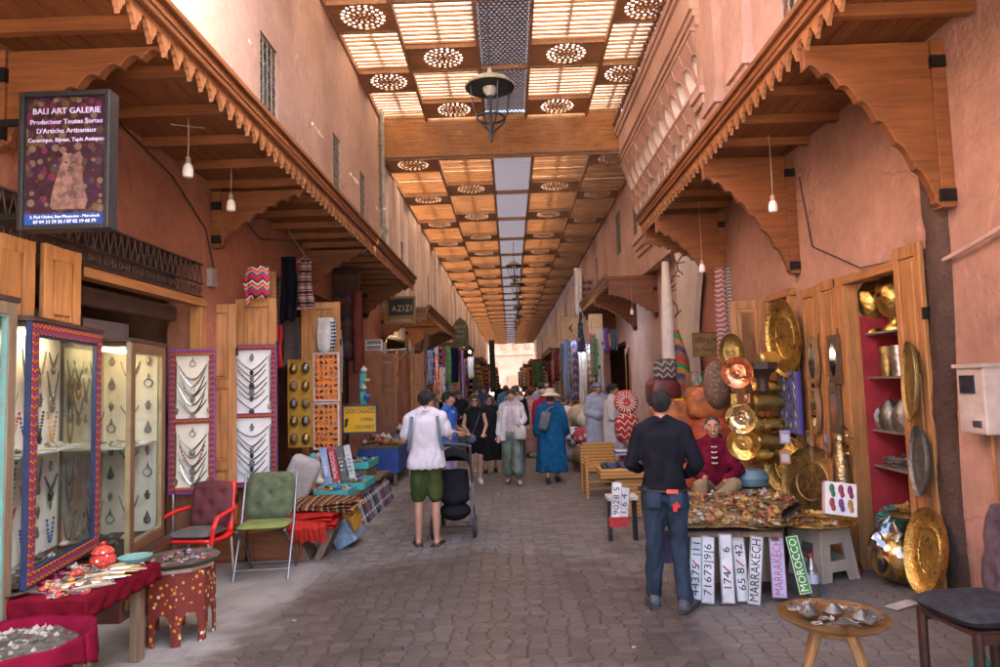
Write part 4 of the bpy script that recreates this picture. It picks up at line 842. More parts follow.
mb = MB(); mb.grid(lambda u, v: ((u - .5) * (.46 - .04 * v), .2 + .10 * v + .02 * math.cos((u - .5) * 3), .42 + .48 * v), 8, 8, M=M0); mb.build('backrest', RP, T, solid=.025)
for s in (-1, 1):
    mb = MB(); mb.tube([M0 @ Vector(q) for q in ((s * .25, -.2, .4), (s * .27, -.2, .55), (s * .275, -.14, .63), (s * .27, .05, .655), (s * .24, .24, .66))], .022, 8, flat=.8); mb.build('armrest', RP, T)
    for y in (-.19, .19): MB().tube([M0 @ Vector((s * .22, y, .41)), M0 @ Vector((s * .24, y * 1.1, 0))], .014, 8).build('leg', mat('grey_tube', (.5, .48, .46), .35, .8), T)
mb = MB(); cushion(mb, .43, .42, .07, 0, M0 @ Matrix.Translation((0, -.01, .475))); mb.build('seat_cushion', mat('grey_cushion', (.10, .095, .09), .9), T)
mb = MB(); cushion(mb, .42, .44, .09, 0, M0 @ Matrix.Translation((.02, .19, .70)) @ Matrix.Rotation(1.37, 4, 'X'), 2); mb.build('back_cushion', mat('maroon_cushion', (.11, .025, .03), .9), T)
P0 = (-2.42, 6.58, 0); T = thing('folding_chair', 'folding metal chair with green tufted cushions beside the red armchair', 'chair', P0, .1); M0 = wm(T); GM = mat('grey_steel_tube', (.2, .2, .21), .4, .7)
for s in (-1, 1):
    MB().tube([M0 @ Vector((s * .25, .22, .95)), M0 @ Vector((s * .25, .06, .5)), M0 @ Vector((s * .25, -.22, 0))], .013, 8).build('front_leg', GM, T)
    MB().tube([M0 @ Vector((s * .22, -.2, .46)), M0 @ Vector((s * .22, .05, .3)), M0 @ Vector((s * .22, .28, 0))], .013, 8).build('rear_leg', GM, T)
for a_, y_, z_ in ((.22, .24, .06), (.25, -.17, .09)): MB().tube([M0 @ Vector((-a_, y_, z_)), M0 @ Vector((a_, y_, z_))], .01, 6).build('crossbar', GM, T)
GC = mat('green_cushion', (.085, .105, .055), .9, var=.3, scale=12); GC2 = mat('lime_seat_cushion', (.19, .23, .05), .9, col2=(.09, .12, .05), scale=4)
mb = MB(); cushion(mb, .48, .46, .06, 0, M0 @ Matrix.Translation((0, -.02, .49))); mb.build('seat_cushion', GC2, T)
mb = MB(); cushion(mb, .47, .46, .10, 0, M0 @ Matrix.Translation((0, .155, .74)) @ Matrix.Rotation(1.25, 4, 'X'), 2); mb.build('back_cushion', GC, T)
for i, (x, y, w_, hh) in enumerate(((-2.5, 7.15, .55, .32), (-3.05, 7.2, .42, .4))):
    mb = MB(); Mx = pl((x, y, 0), .1); mb.box((0, 0, hh / 2), (w_, .3, hh), M=Mx); rect_frame(mb, w_ - .06, hh - .06, .03, .02, 0, 0, Mx @ face_m((0, -.15, hh / 2), (1, 0, 0), (0, 0, 1))); tag(mb.build('wooden_chest', W_EAVEX, smooth=0, bevel=.005), ('low wooden chest behind the green folding chair', 'wooden chest behind the red plastic armchair')[i], 'chest')
# --- rolled mattress, rug pile
mb = MB(); a, b = Vector((-2.72, 8.05, .55)), Vector((-2.2, 7.6, .32)); pts = []
mb.box((-2.52, 7.72, .62), (.34, .16, .85), rot=(.18, .42, .3)); tag(mb.build('sacking_bolster', cloth('grey_sacking', (.36, .33, .31)), smooth=60, bevel=.07), 'pale grey stuffed bolster leaning between the green chair and the rugs', 'bolster')
KIL = bands('kilim_brown', [(2, (.16, .06, .03)), (1, (.4, .25, .09)), (2, (.05, .035, .03)), (1, (.33, .14, .05)), (1, (.02, .02, .02))], 'x', .16, .3, .05)
T = thing('rug_stand', 'crude wooden trestle under the folded rugs', 'stand', (-2.12, 7.25, 0))
for s in (-1, 1): MB().box((-2.12 + s * .13, 7.2, .16), (.07, .3, .36), rot=(0, s * .45, 0)).build('leg', W_OLD, T, smooth=0)
MB().box((-2.15, 7.3, .34), (.5, .45, .03)).build('top', W_OLD, T, smooth=0)
def folded(x, y, z, w_, d_, t, m_, label, rz=0, wob=.02):
    mb = MB(); n = 4
    for i in range(n):
        zz = z + t * (i + .5) / n; o_ = wob * math.sin(i * 2.1)
        mb.grid(lambda u, v: (x + o_ + (u - .5) * w_ * (1 + .04 * math.sin(v * 9 + i)), y + (v - .5) * d_ * (1 + .05 * math.sin(u * 7 + i)), zz + .016 * math.sin(u * 5 + i) * math.cos(v * 4) - .06 * max(0, abs(u - .5) * 2 - .75)), 14, 12)
    o = mb.build('folded_rug', m_, solid=t / n * .85, smooth=60); o.modifiers['solid'].use_rim = True; b_ = o.modifiers.new('bevel', 'BEVEL'); b_.width = t / n * .4; b_.segments = 2; return tag(o, label, 'rug', 'folded rugs on the crude trestle')
folded(-2.18, 7.2, .36, .62, .5, .12, cloth('scarlet_rug', (.38, .018, .015)), 'scarlet folded rug at the bottom of the trestle pile'); folded(-2.08, 7.4, .48, .72, .55, .09, KIL, 'brown and ochre striped rug folded on top of the trestle pile')
mb = MB()
for k in range(7): mb.tube([(-2.3 + .05 * k, 6.98 + .01 * k, .42), (-2.3 + .055 * k, 6.9, .36 - .01 * (k % 3)), (-2.29 + .055 * k, 6.93, .22 + .02 * (k % 2))], [.04, .045, .03], 7)
tag(mb.build('hanging_shawl', cloth('scarlet_shawl', (.42, .03, .02))), 'scarlet shawl bunched over the front of the rug pile', 'shawl')
mb = MB()
for k in range(6): mb.tube([(-1.85 + .01 * k, 7.3 + .06 * k, .44), (-1.76, 7.3 + .06 * k, .38), (-1.72, 7.28 + .06 * k, .24)], [.035, .04, .008], 6)
tag(mb.build('fringed_throw', cloth('ochre_fringe', (.33, .17, .03))), 'ochre fringed throw hanging off the right end of the rug pile', 'throw')
mb = MB(); mb.box((-1.93, 7.75, .17), (.25, .5, .3), rot=(0, -.5, 0)); tag(mb.build('plastic_sheet', mat('blue_plastic', (.25, .33, .48), .3, var=.4, scale=10), smooth=0, bevel=.02), 'blue and clear plastic wrapped parcel under the rug pile', 'parcel')
# --- souvenir stall
T = thing('stall_table', 'low souvenir stall of planks between the rugs and the yellow sign', 'stall', (-2.4, 9.6, 0)); MB().bb((-2.8, 8.3, .38), (-2.02, 11.0, .42)).build('top', W_OLD, T, smooth=0)
for x, y in ((-2.75, 8.4), (-2.1, 8.4), (-2.75, 10.9), (-2.1, 10.9)): MB().bb((x - .03, y - .03, 0), (x + .03, y + .03, .38)).build('leg', W_OLD, T, smooth=0)
TQ = mat('turquoise_tray', (.06, .38, .36), .45, var=.15)
STM = [BRASSD, SILVER, mat('clay_red', (.35, .09, .05), .6), mat('wood_bead', (.4, .2, .08), .6), mat('glaze_yellow', (.55, .36, .06), .4), mat('glaze_white', (.6, .58, .52), .4), mat('glaze_blue', (.05, .14, .38), .35), mat('dark_figure', (.04, .03, .03), .5)]
for i, (x, y, z, wx, wy) in enumerate(((-2.26, 8.55, .42, .4, .48), (-2.2, 9.3, .42, .42, .7), (-2.35, 10.1, .6, .5, .75))):
    mb = MB(); mb.bb((x - wx / 2, y - wy / 2, z + .004), (x + wx / 2, y + wy / 2, z + .03))
    for s in (-1, 1): mb.bb((x + s * wx / 2 - .012, y - wy / 2, z + .004), (x + s * wx / 2 + .012, y + wy / 2, z + .1)); mb.bb((x - wx / 2 + .012, y + s * wy / 2 - .012, z + .005), (x + wx / 2 - .012, y + s * wy / 2 + .012, z + .099))
    tag(mb.build('turquoise_tray', TQ, smooth=0, bevel=.004), ('turquoise tray of trinkets nearest the rugs', 'turquoise tray in the middle of the souvenir stall', 'raised turquoise tray near the yellow sign')[i], 'tray', 'turquoise trays on the souvenir stall')
    nm = ('nearest the rugs', 'in the middle of the stall', 'raised near the yellow sign')[i]
    for k in range(34): trinket(r, (x + r.uniform(-.43, .43) * wx, y + r.uniform(-.43, .43) * wy, z + .05 + .05 * r.random()), r.uniform(.022, .038), f'small souvenir trinket in the turquoise tray {nm}', f'souvenirs in the turquoise tray {nm}', range(8), 5, mats_=STM, name='souvenir')
mb = MB(); mb.bb((-2.6, 9.75, .42), (-2.12, 10.45, .598)); tag(mb.build('wooden_crate', W_OLD, smooth=0, bevel=.004), 'plain wooden crate propping the raised turquoise tray', 'crate')
for k in range(26): trinket(r, (r.uniform(-2.75, -2.5), r.uniform(8.4, 9.6), .42 + r.uniform(0, .12)), r.uniform(.05, .075), 'rounded clay souvenir pot at the back of the souvenir stall', 'clay pots at the back of the souvenir stall', (0, 2, 3, 5, 6, 7), 2, mats_=STM, name='souvenir_pot')
BK = [(.30, .05, .03), (.5, .47, .45), (.03, .05, .13), (.35, .12, .09), (.1, .13, .3), (.42, .38, .36), (.05, .05, .06), (.09, .12, .35), (.48, .44, .4), (.25, .1, .06), (.07, .1, .28), (.4, .15, .1), (.2, .22, .35), (.09, .09, .12)]; BK = [sc3(q, .7) for q in BK]; BN = 'red white navy brown blue cream black cobalt ivory russet indigo orange slate charcoal'.split()
for i in range(14):
    y = 8.62 + i * .165; mb = MB(); Mb = Matrix.Translation((-1.93, y, 0)) @ Matrix.Rotation(-.32, 4, 'Y'); hh_ = .30 + .07 * ((i * 7) % 5) / 4; mb.box((0, 0, hh_ / 2), (.03, .105 + .02 * (i % 3 == 0), hh_), M=Mb); mb.box((.017, 0, .28), (.003, .1, .05), 1, M=Mb); mb.box((.017, 0, .1), (.003, .1, .03), 1, M=Mb)
    tag(mb.build('boxed_souvenir', [mat('box_' + BN[i], BK[i], .5, var=.35, scale=25), mat('box_label', (.55, .52, .48), .5)], smooth=0), f'{BN[i]} upright box in the leaning row below the turquoise trays', 'box', 'boxes leaning along the souvenir stall')
for i, (px, col, nmm) in enumerate(((325, (.3, .4, .6), 'pale blue'), (333, (.55, .05, .08), 'red'), (341, (.16, .13, .13), 'dark'), (349, (.6, .6, .6), 'white'))):
    p = PY(px + 4, 470, 9.0 + .1 * i); mb = MB(); Mb = Matrix.Translation((p.x, p.y, .5)) @ Matrix.Rotation(-.22, 4, 'Y') @ Matrix.Rotation(-.15, 4, 'X'); mb.box((0, 0, .25), (.09, .012, .5), M=Mb); o = tag(mb.build('name_plate', mat('plate_' + nmm, col, .4), smooth=0, bevel=.004), f'{nmm} upright number plate leaning at the back of the souvenir stall', 'number plate', 'number plates on the souvenir stall')
    text(('MAROC', 'MOROCCO', '7 4 2 1', '5 9 3 6 1')[i], o, Mb @ Matrix.Translation((0, -.008, .25)) @ Matrix.Rotation(PI / 2, 4, 'X') @ Matrix.Rotation(PI / 2, 4, 'Z'), .07, WHITE if i != 3 else BLACKP)
for i, px in enumerate((313, 319)):
    p = PY(px, 462, 9.2); mb = MB(); b_ = thing('painted_doll', ('pale blue painted doll on the souvenir stall', 'white robed painted doll on the souvenir stall')[i], 'doll', (p.x, p.y, .42), 0, 'painted dolls on the souvenir stall')
    MB().lathe([(.07, 0), (.075, .1), (.06, .28), (.045, .33)], (p.x, p.y, .42), 12).build('robe', (TQ, mat('doll_white', (.5, .46, .42), .6))[i], b_); MB().ball((p.x, p.y, .80), .055, 10).build('head', mat('doll_face', (.35, .2, .13), .6), b_); MB().lathe([(.06, .82), (.062, .86), (.03, .9), (.001, .91)], (p.x, p.y, 0), 10).build('hat', (mat('doll_teal', (.1, .35, .4), .6), mat('doll_cream', (.5, .45, .35), .6))[i], b_)
# masks, orange boards, door behind
def board(px0, px1, py0, py1, Y, m_, fm, label, cat='display board', name='display_board', fr=.02):
    a, b = PY(px0, py0, Y), PY(px1, py1, Y); c = ((a.x + b.x) / 2, Y, (a.z + b.z) / 2); w_, h = b.x - a.x, a.z - b.z
    T = thing(name, label, cat, c); Mf = face_m(c, (1, 0, 0), (0, 0, 1)); MB().box((0, 0, -.01), (w_ - .004, h - .004, .02), M=Mf).build('board', m_, T, smooth=0)
    mb = MB(); rect_frame(mb, w_, h, fr, .03, -.01, 0, Mf); mb.build('frame', fm, T, smooth=0); return T, Mf, w_, h
T, Mf, w_, h = board(288, 313, 360, 447, 9.0, mat('mustard_board', (.42, .22, .02), .7), mat('mustard_edge', (.36, .18, .02), .7), 'mustard board with ten carved masks beside the orange boards')
for i in range(10):
    mb = MB(); mb.ball((0, 0, .02), (.055, .075, .05), 12); mb.ball((0, -.005, .07), (.012, .03, .015), 6); mb.ball((-.022, .02, .06), (.014, .008, .008), 6, 1); mb.ball((.022, .02, .06), (.014, .008, .008), 6, 1); mb.ball((0, -.04, .058), (.02, .007, .008), 6, 1)
    o = mb.build('mask', [(BRASSD, SILVERD, mat('carved_mask', (.2, .11, .06), .5))[i % 3], BLACKP]); o.matrix_basis = Mf @ Matrix.Translation(((i % 2 - .5) * w_ * .48, h * .4 - (i // 2) * h * .2, .01)); tag(o, f'{ORD[i // 2]} {"left" if i % 2 == 0 else "right"} hand mask from the top of the mustard board', 'mask', 'masks on the mustard board')
ORG = mat('orange_board', (.72, .20, .03), .7, var=.1)
for bi, (y0, y1, nm) in enumerate(((353, 401, 'upper'), (403, 449, 'lower'))):
    T, Mf, w_, h = board(313, 340, y0, y1, 9.3, ORG, mat('board_white_edge', (.6, .5, .45), .6), f'{nm} orange board covered in rows of small dark ornaments')
    for k in range(40):
        rr = random.Random(k + bi * 50); u, v = ((k % 5) - 2) * w_ * .18, h * .42 - (k // 5) * h * .118; o = pendant(Mf, u + rr.uniform(-.01, .01), v, .034, rr.randrange(4), rr.choice((0, 2)), f'small dark ornament pinned on the {nm} orange board', f'ornaments on the {nm} orange board'); o.matrix_basis = Mf @ Matrix.Translation((u, v, .002)) @ Matrix.Rotation(rr.uniform(-1.5, 1.5), 4, 'Z')
door_leaf((-2.98, 9.5), (-2.42, 9.52), .1, 3.02, 'pine door behind the orange ornament boards', 3)
# yellow shop sign
T, Mf, w_, h = board(342, 378, 405, 433, 10.0, mat('sign_yellow', (.62, .33, .01), .5, var=.08), mat('sign_navy_frame', (.03, .04, .09), .5), 'yellow shop sign in a navy frame reading OPEN OUVERT', 'sign', 'shop_sign', .025)
INK = mat('sign_ink', (.015, .015, .03), .5, bump=0)
text("CHOIX D'AGADEZ", T, Mf @ Matrix.Translation((.0, h * .27, .003)), .11, INK, fit=w_ * .84); text('OPEN', T, Mf @ Matrix.Translation((.1, -.01, .003)), .075, INK); text('OUVERT', T, Mf @ Matrix.Translation((.07, -h * .28, .003)), .075, INK)
mb = MB(); mb.prism([(-.22, .0), (-.17, .02), (-.19, -.1), (-.235, -.13)], Mf @ Matrix.Translation((0, 0, .002)), .004); mb.build('emblem', INK, T, smooth=0)
# hanging textiles
def hang(px0, px1, py0, py1, Y, m_, label, cat='textile', name='hanging_textile', amp=.025, folds=3, taper=0, group=None, th=.012, rz=0, fringe=None):
    a, b = PY(px0, py0, Y), PY(px1, py1, Y); w_, h = b.x - a.x, a.z - b.z; cxx = (a.x + b.x) / 2; ph = (px0 * 7.3 + py0) % 6.28
    mb = MB(); R_ = Matrix.Translation((cxx, Y, a.z)) @ Matrix.Rotation(rz, 4, 'Z')
    mb.grid(lambda u, v: ((u - .5) * w_ * (1 - taper * (1 - v)) + .01 * math.sin(v * 7 + ph), amp * math.sin(u * PI * 2 * folds + ph + v * .8) * (.35 + .65 * v), -h * v + .015 * math.sin(u * 9 + ph) * v), 6 * folds + 4, 12)
    if fringe:
        for i in range(int(w_ / .02)): x = -w_ / 2 + (i + .5) * .02; mb.tube([(x, 0, -h + .01), (x + .004, .005, -h - fringe)], .004, 4)
    o = mb.build(name, m_, solid=th, smooth=60); o.matrix_basis = R_; return tag(o, label, cat, group)
PINKSTR = bands('black_pink_stripes', [(3, (.33, .19, .17)), (1, (.03, .025, .03)), (1, (.33, .19, .17)), (2.5, (.03, .025, .03)), (1, (.33, .2, .18)), (.8, (.03, .025, .03))], 'z', .145)
hang(296, 314, 258, 307, 9.0, PINKSTR, 'pink and black striped scarf on a hanger under the left awning', 'scarf', 'scarf', taper=.45, folds=2, fringe=.03)
MB().tube([PY(297, 262, 9), PY(305, 256, 9), PY(312, 262, 9), PY(297, 262, 9)], .006, 5).tube([PY(305, 256, 9), PY(283, 222, 9.0)], .004, 4).build('coat_hanger', mat('pale_hanger', (.5, .4, .3), .6)); tag(bpy.data.objects['coat_hanger'], 'wire hanger holding the striped scarf', 'hanger')
hang(282, 297, 257, 320, 9.15, cloth('black_shawl', (.012, .012, .02)), 'long black shawl beside the striped scarf', 'shawl', 'shawl', folds=2)
KIL2 = bands('kilim_multi', [(2, (.5, .03, .04)), (1, (.05, .08, .35)), (1, (.62, .3, .04)), (1, (.5, .04, .12)), (1, (.55, .5, .42)), (1, (.03, .03, .05))], 'z', .17, .8, .06)
p = PY(259, 282, 7.5); mb = MB(); cushion(mb, .24, .38, .1, 0, Matrix.Translation((p.x, p.y, p.z)) @ Matrix.Rotation(PI / 2, 4, 'X')); tag(mb.build('woven_bag', KIL2), 'bright red, blue and yellow woven bag hung on the tall dark door', 'bag')
mb = MB(); mb.tube([PY(250, 268, 7.5), PY(246, 280, 7.5), PY(248, 300, 7.5), PY(247, 306, 7.5)], [.02, .035, .03, .012], 7); tag(mb.build('tassel', KIL2), 'dark tasselled strap hanging left of the woven bag', 'tassel')
hang(246, 270, 240, 262, 9.3, cloth('brown_hide', (.07, .025, .02)), 'brown hide pinned on the wall above the woven bag', 'hide', 'hide', folds=1)
hang(272, 281, 262, 325, 9.3, bands('grey_brown_rug', [(1, (.16, .1, .08)), (1, (.08, .05, .05))], 'z', .06, wob=.05), 'thin grey brown rug hanging left of the black shawl', 'rug', 'rug', folds=1)
hang(273, 282, 325, 368, 8.9, cloth('red_beadwork', (.4, .03, .04)), 'red tasselled hanging beside the V-shaped necklace board', 'hanging', 'hanging', folds=2)
hang(283, 300, 318, 366, 9.35, bands('dark_speckle', [(1, (.05, .04, .04)), (1, (.13, .1, .1)), (.5, (.03, .02, .02))], 'z', .03, wob=.06), 'dark speckled rug under the black shawl', 'rug', 'rug', folds=1)
hang(317, 333, 318, 352, 9.3, cloth('white_scarf', (.55, .53, .5)), 'white folded scarf with a navy edge on the pine door', 'scarf', 'scarf', folds=1, taper=0)
hang(331, 336, 320, 350, 9.28, bands('navy_dots', [(1, (.03, .05, .14)), (1, (.5, .48, .46))], 'z', .05), 'navy patterned edge of cloth beside the white folded scarf', 'scarf', 'scarf', folds=1)
hang(333, 362, 268, 360, 11.6, bands('dark_carpet', [(2, (.07, .035, .03)), (1, (.11, .05, .04)), (1, (.04, .03, .04))], 'z', .4, .5, .1), 'wide dark carpet hanging at the end of the left awning', 'carpet', 'carpet', folds=2)
hang(352, 364, 290, 372, 11.4, cloth('oxblood_robe', (.12, .03, .022)), 'oxblood leather robe in front of the wide dark carpet', 'robe', 'robe', folds=1, taper=.2)
hang(340, 343, 330, 392, 10.6, mat('grey_plastic_strip', (.3, .33, .36), .4), 'grey plastic strip hanging by the orange boards', 'strip', 'strip', folds=1, amp=.005)
for i in range(6): p = PY(364 + (i % 2) * 3, 372 + i * 9, 11.0); trinket(r, p, .06, f'{ORD[i]} bright souvenir from the top on the turquoise string', 'souvenirs on the turquoise string', (4, 5, 6, 2), 4, mats_=STM, name='souvenir')
hang(360, 367, 370, 425, 11.05, TQ, 'turquoise strip hung with souvenirs above the yellow sign', 'strip', 'strip', folds=1, amp=.006)
mb = MB(); mb.box((0, 0, 0), (.36, .02, .22)); 
for k in range(2): mb.box((0, -.012, .055 - k * .11), (.3, .004, .08), 1)
o = mb.build('notice', [WHITE, mat('notice_print', (.25, .25, .25), .6)], smooth=0); o.location = PY(374, 345, 14.0); tag(o, 'white printed notice on the wall left of the bracket lamp', 'notice')
# ================================================================== RIGHT SIDE
r = random.Random(77)
T = thing('doorway_surround', 'pine frame round the red lined brass shop doorway on the right', 'door frame', (3.2, 5.84, 0))
MB().bb((3.13, 5.40, 2.6), (3.27, 6.42, 2.68)).build('lintel', W_DOORY, T, smooth=0, bevel=.006); MB().bb((3.12, 6.22, 0), (3.26, 6.36, 2.598)).build('jamb', W_DOOR, T, smooth=0, bevel=.006)
door_leaf((3.13, 5.38), (3.13, 5.03), 0, 2.76, 'tall narrow pine leaf hung with metal trays beside the red lined doorway', 3)
door_leaf((3.15, 6.78), (3.15, 6.38), 0.02, 2.7, 'pine leaf with mirrors beside the red lined doorway', 3); door_leaf((3.16, 7.2), (3.16, 6.8), .02, 2.68, 'pine leaf with mirrors beside the brass niche', 3)
T = thing('doorway_surround', 'pine frame round the narrow niche packed with brass on the right', 'door frame', (3.2, 7.8, 0))
MB().bb((3.13, 7.4, 2.66), (3.27, 8.12, 2.74)).build('lintel', W_DOORY, T, smooth=0, bevel=.006); MB().bb((3.12, 7.42, 0), (3.26, 7.5, 2.655)).build('jamb', W_DOOR, T, smooth=0, bevel=.006); MB().bb((3.12, 8.03, 0), (3.26, 8.11, 2.656)).build('jamb', W_DOOR, T, smooth=0, bevel=.006)
door_leaf((3.12, 8.14), (2.72, 8.2), .02, 2.7, 'pine leaf behind the copper pans', 3); door_leaf((3.15, 9.3), (3.15, 8.6), .02, 2.72, 'double panelled pine leaf nearest the white arch', 4)
# pipe chase, meter, cables
mb = MB(); rr = random.Random(4)
def chase(u, v): a = PI * u; return (3.2 - .075 * math.sin(a) * (1 + .25 * math.sin(v * 40 + u * 5) * .4) + rr.uniform(-.006, .006), 4.97 - .12 * math.cos(a) + .04 * math.sin(v * 6) - .02 * v, 3.42 * v)
mb.grid(chase, 10, 70); tag(mb.build('pipe_chase', plaster('sooty_cement', (.085, .05, .038), (.045, .028, .022), bump=.9)), 'rough soot dark cement pipe chase running up the right wall', 'pipe chase')
T = thing('electricity_meter', 'grey electricity meter box on the right wall', 'meter box', (3.14, 4.5, 1.34)); MG = mat('meter_grey', (.40, .33, .29), .6, var=.25)
MB().bb((3.06, 4.38, 1.35), (3.2, 4.64, 1.80)).build('case', MG, T, smooth=0, bevel=.012); MB().bb((3.05, 4.46, 1.62), (3.062, 4.6, 1.74)).build('window', mat('meter_glass', (.03, .03, .035), .15), T, smooth=0); MB().bb((3.04, 4.37, 1.79), (3.2, 4.65, 1.815)).build('lid', MG, T, smooth=0); MB().bb((3.052, 4.42, 1.40), (3.063, 4.5, 1.44)).build('lock', CHROME, T, smooth=0)
tag(MB().tube([(3.17, 4.5, 1.35), (3.17, 4.5, .7), (3.17, 4.52, .0)], .012, 6).build('conduit', W_DOOR), 'thin tan conduit dropping from the meter box', 'conduit')
tag(MB().tube([(3.17, 3.9, 2.75), (3.15, 4.5, 2.62), (3.17, 5.0, 2.55)], .016, 6).build('cable', mat('pink_cable', (.45, .3, .25), .6)), 'pinkish pipe crossing the upper right wall', 'cable')
tag(MB().tube([(3.18, 5.0, 2.5), (3.17, 5.4, 2.68), (3.18, 6.0, 2.72), (3.18, 6.9, 3.1), (3.18, 7.1, 3.9)], .006, 5).build('cable', BLACKP), 'thin black cable looping over the red lined doorway', 'cable')
# metal trays / pans : disc in local xy facing +z
def disc(rad, m_, c, normal, label, cat, name, rim=.02, ell=1.0, boss=0, n=32, roll=0, group=None, rings=True):
    if name == 'metal_pan': prof = [(.0001, .006), (rad * .12, .012), (rad * .16, .004), (rad * .5, .0), (rad * .56, .006), (rad * .72, .012), (rad * .88, rim * .9), (rad * .99, rim * 1.3), (rad, rim * 1.3), (rad, rim * 1.15), (rad * .9, rim * .5), (rad * .7, -.01), (.0001, -.012)]
    else: prof = [(.0001, .012 + boss), (rad * .25, .012 + boss * .6), (rad * .5, .008), (rad * .55, .012), (rad * .78, .01), (rad * .9, .012), (rad * .97, rim), (rad, rim), (rad, rim - .008), (rad * .9, 0), (.0001, 0)]
    mb = MB(); mb.lathe(prof[::-1], n=n, sx=1, sy=ell); o = mb.build(name, m_); nrm_ = Vector(normal).normalized(); o.matrix_basis = Matrix.Translation(c) @ nrm_.to_track_quat('Z', 'Y').to_matrix().to_4x4() @ Matrix.Rotation(roll, 4, 'Z'); return tag(o, label, cat, group)
def ydisc(px, py, X, ry, rz_, m_, label, cat, name, tilt=(-1, -.12, .05), rim=.03, dent=0):
    c = PX(px, py, X); mb = MB(); R0 = 1
    prof = [(.0001, .0), (.3, .004 / ry), (.5, .0), (.53, .02), (.56, 0), (.8, .0), (.92, rim / ry * .3), (.985, rim / ry), (1, rim / ry), (1, rim / ry - .05), (.9, -.04), (.0001, -.04)]
    mb.lathe(prof, n=36); o = mb.build(name, m_); n_ = Vector(tilt).normalized(); up = Vector((0, 0, 1)); yy = (up - n_ * up.dot(n_)).normalized(); xx = yy.cross(n_)
    M_ = Matrix((xx, yy, n_)).transposed().to_4x4(); M_.translation = c; o.matrix_basis = M_ @ Matrix.Diagonal((ry, rz_, ry, 1)); return tag(o, label, cat)
ydisc(785, 338, 3.02, .29, .43, BRASS, 'large oval brass tray high on the niche frame', 'tray', 'brass_tray', (-1, -.25, -.05), .04)
ydisc(912, 381, 3.06, .16, .31, BRASSD, 'dull metal tray hung highest on the tall narrow pine leaf', 'tray', 'metal_tray', (-1, .25, .05))
ydisc(921, 461, 3.06, .16, .27, SILVERD, 'dark silver tray hung in the middle of the tall narrow pine leaf', 'tray', 'metal_tray', (-1, .2, .05)); ydisc(929, 551, 2.98, .2, .31, BRASS, 'gold coloured tray leaning at the foot of the tall narrow pine leaf', 'tray', 'metal_tray', (-1, -.1, .18), .05)
for px, py, rad, m_, lb, Y in ((738, 372, .16, COPPER, 'copper edged round pan catching the light above the vendor', 6.9), (742, 418, .155, hammered('pale_gold', (.78, .6, .34), .22), 'pale gold round pan hung below the copper edged pan', 6.95), (744, 443, .165, BRASS, 'deep gold round pan lowest of the hung pans', 7.0), (733, 352, .14, BRASSD, 'dull brass pan behind the copper edged pan', 7.4)):
    disc(rad, m_, PY(px, py, Y), (-.6, -1, -.12), lb, 'pan', 'metal_pan', .045, ell=1.0 if Y < 7.3 else 1.5)
for px, py, lb in ((734, 402, 'brass pan handle shaped ladle left of the pale gold pan'), (747, 402, 'copper ladle right of the copper edged pan')):
    p = PY(px, py, 7.0); mb = MB(); mb.box((p.x, p.y, p.z), (.06, .012, .17)); mb.ball((p.x, p.y, p.z - .1), (.045, .02, .05), 10); tag(mb.build('ladle', BRASS if px < 740 else COPPER), lb, 'ladle')
p = PY(717, 385, 8.1); mb = MB(); mb.ball(p, (.17, .12, .30), 14); tag(mb.build('speckled_vase', spots('speckled_skin', (.13, .075, .045), [(.25, .17, .1), (.07, .04, .03)], 30)), 'speckled brown gourd drum left of the copper edged pan', 'drum')
mb = MB(); p = PY(762, 372, 7.2); mb.lathe([(.03, -.25), (.07, -.2), (.06, -.1), (.1, -.02), (.17, .03), (.17, .1), (.0001, .1)], p, 8); tag(mb.build('wall_bracket', mat('dark_carved_wood', (.05, .025, .018), .6)), 'dark carved wooden console bracket below the oval brass tray', 'bracket')
for i, (px, py, wd) in enumerate(((778, 360, .1), (770, 388, .09), (772, 402, .1), (768, 426, .11), (775, 442, .1), (770, 455, .1))):
    p = PY(px, py, 7.55); mb = MB(); mb.tube([(p.x - .22, p.y, p.z), (p.x - .20, p.y, p.z), (p.x + .25, p.y + .05, p.z)], [wd * .8, wd, wd], 14); tag(mb.build('brass_cylinder', BRASS if i % 2 else BRASSD), f'{ORD[i]} engraved brass cylinder from the top of the niche', 'brass vessel', 'brass vessels stacked in the niche')
mb = MB(); Mf = face_m(PX(790, 402, 3.04), (0, -1, 0), (0, 0, 1)); mb.box((0, 0, 0), (.52, .66, .03), M=Mf); T = tag(mb.build('brooch_board', mat('violet_velvet', (.05, .03, .25), .8, sheen=.3), smooth=0), 'violet velvet board of brass bottle openers below the oval brass tray', 'display board')
for k in range(24):
    o = pendant(Mf, (k % 4 - 1.5) * .115, .26 - (k // 4) * .102, .045, k % 4, (1, 4)[0] if k % 3 else 0, 'small brass ornament pinned on the violet velvet board', 'ornaments on the violet velvet board'); o.matrix_basis = Mf @ Matrix.Translation(((k % 4 - 1.5) * .115, .26 - (k // 4) * .102, .016)); o.data = PENDB[(k % 4)] if 'PENDB' in globals() and k % 4 in PENDB else o.data
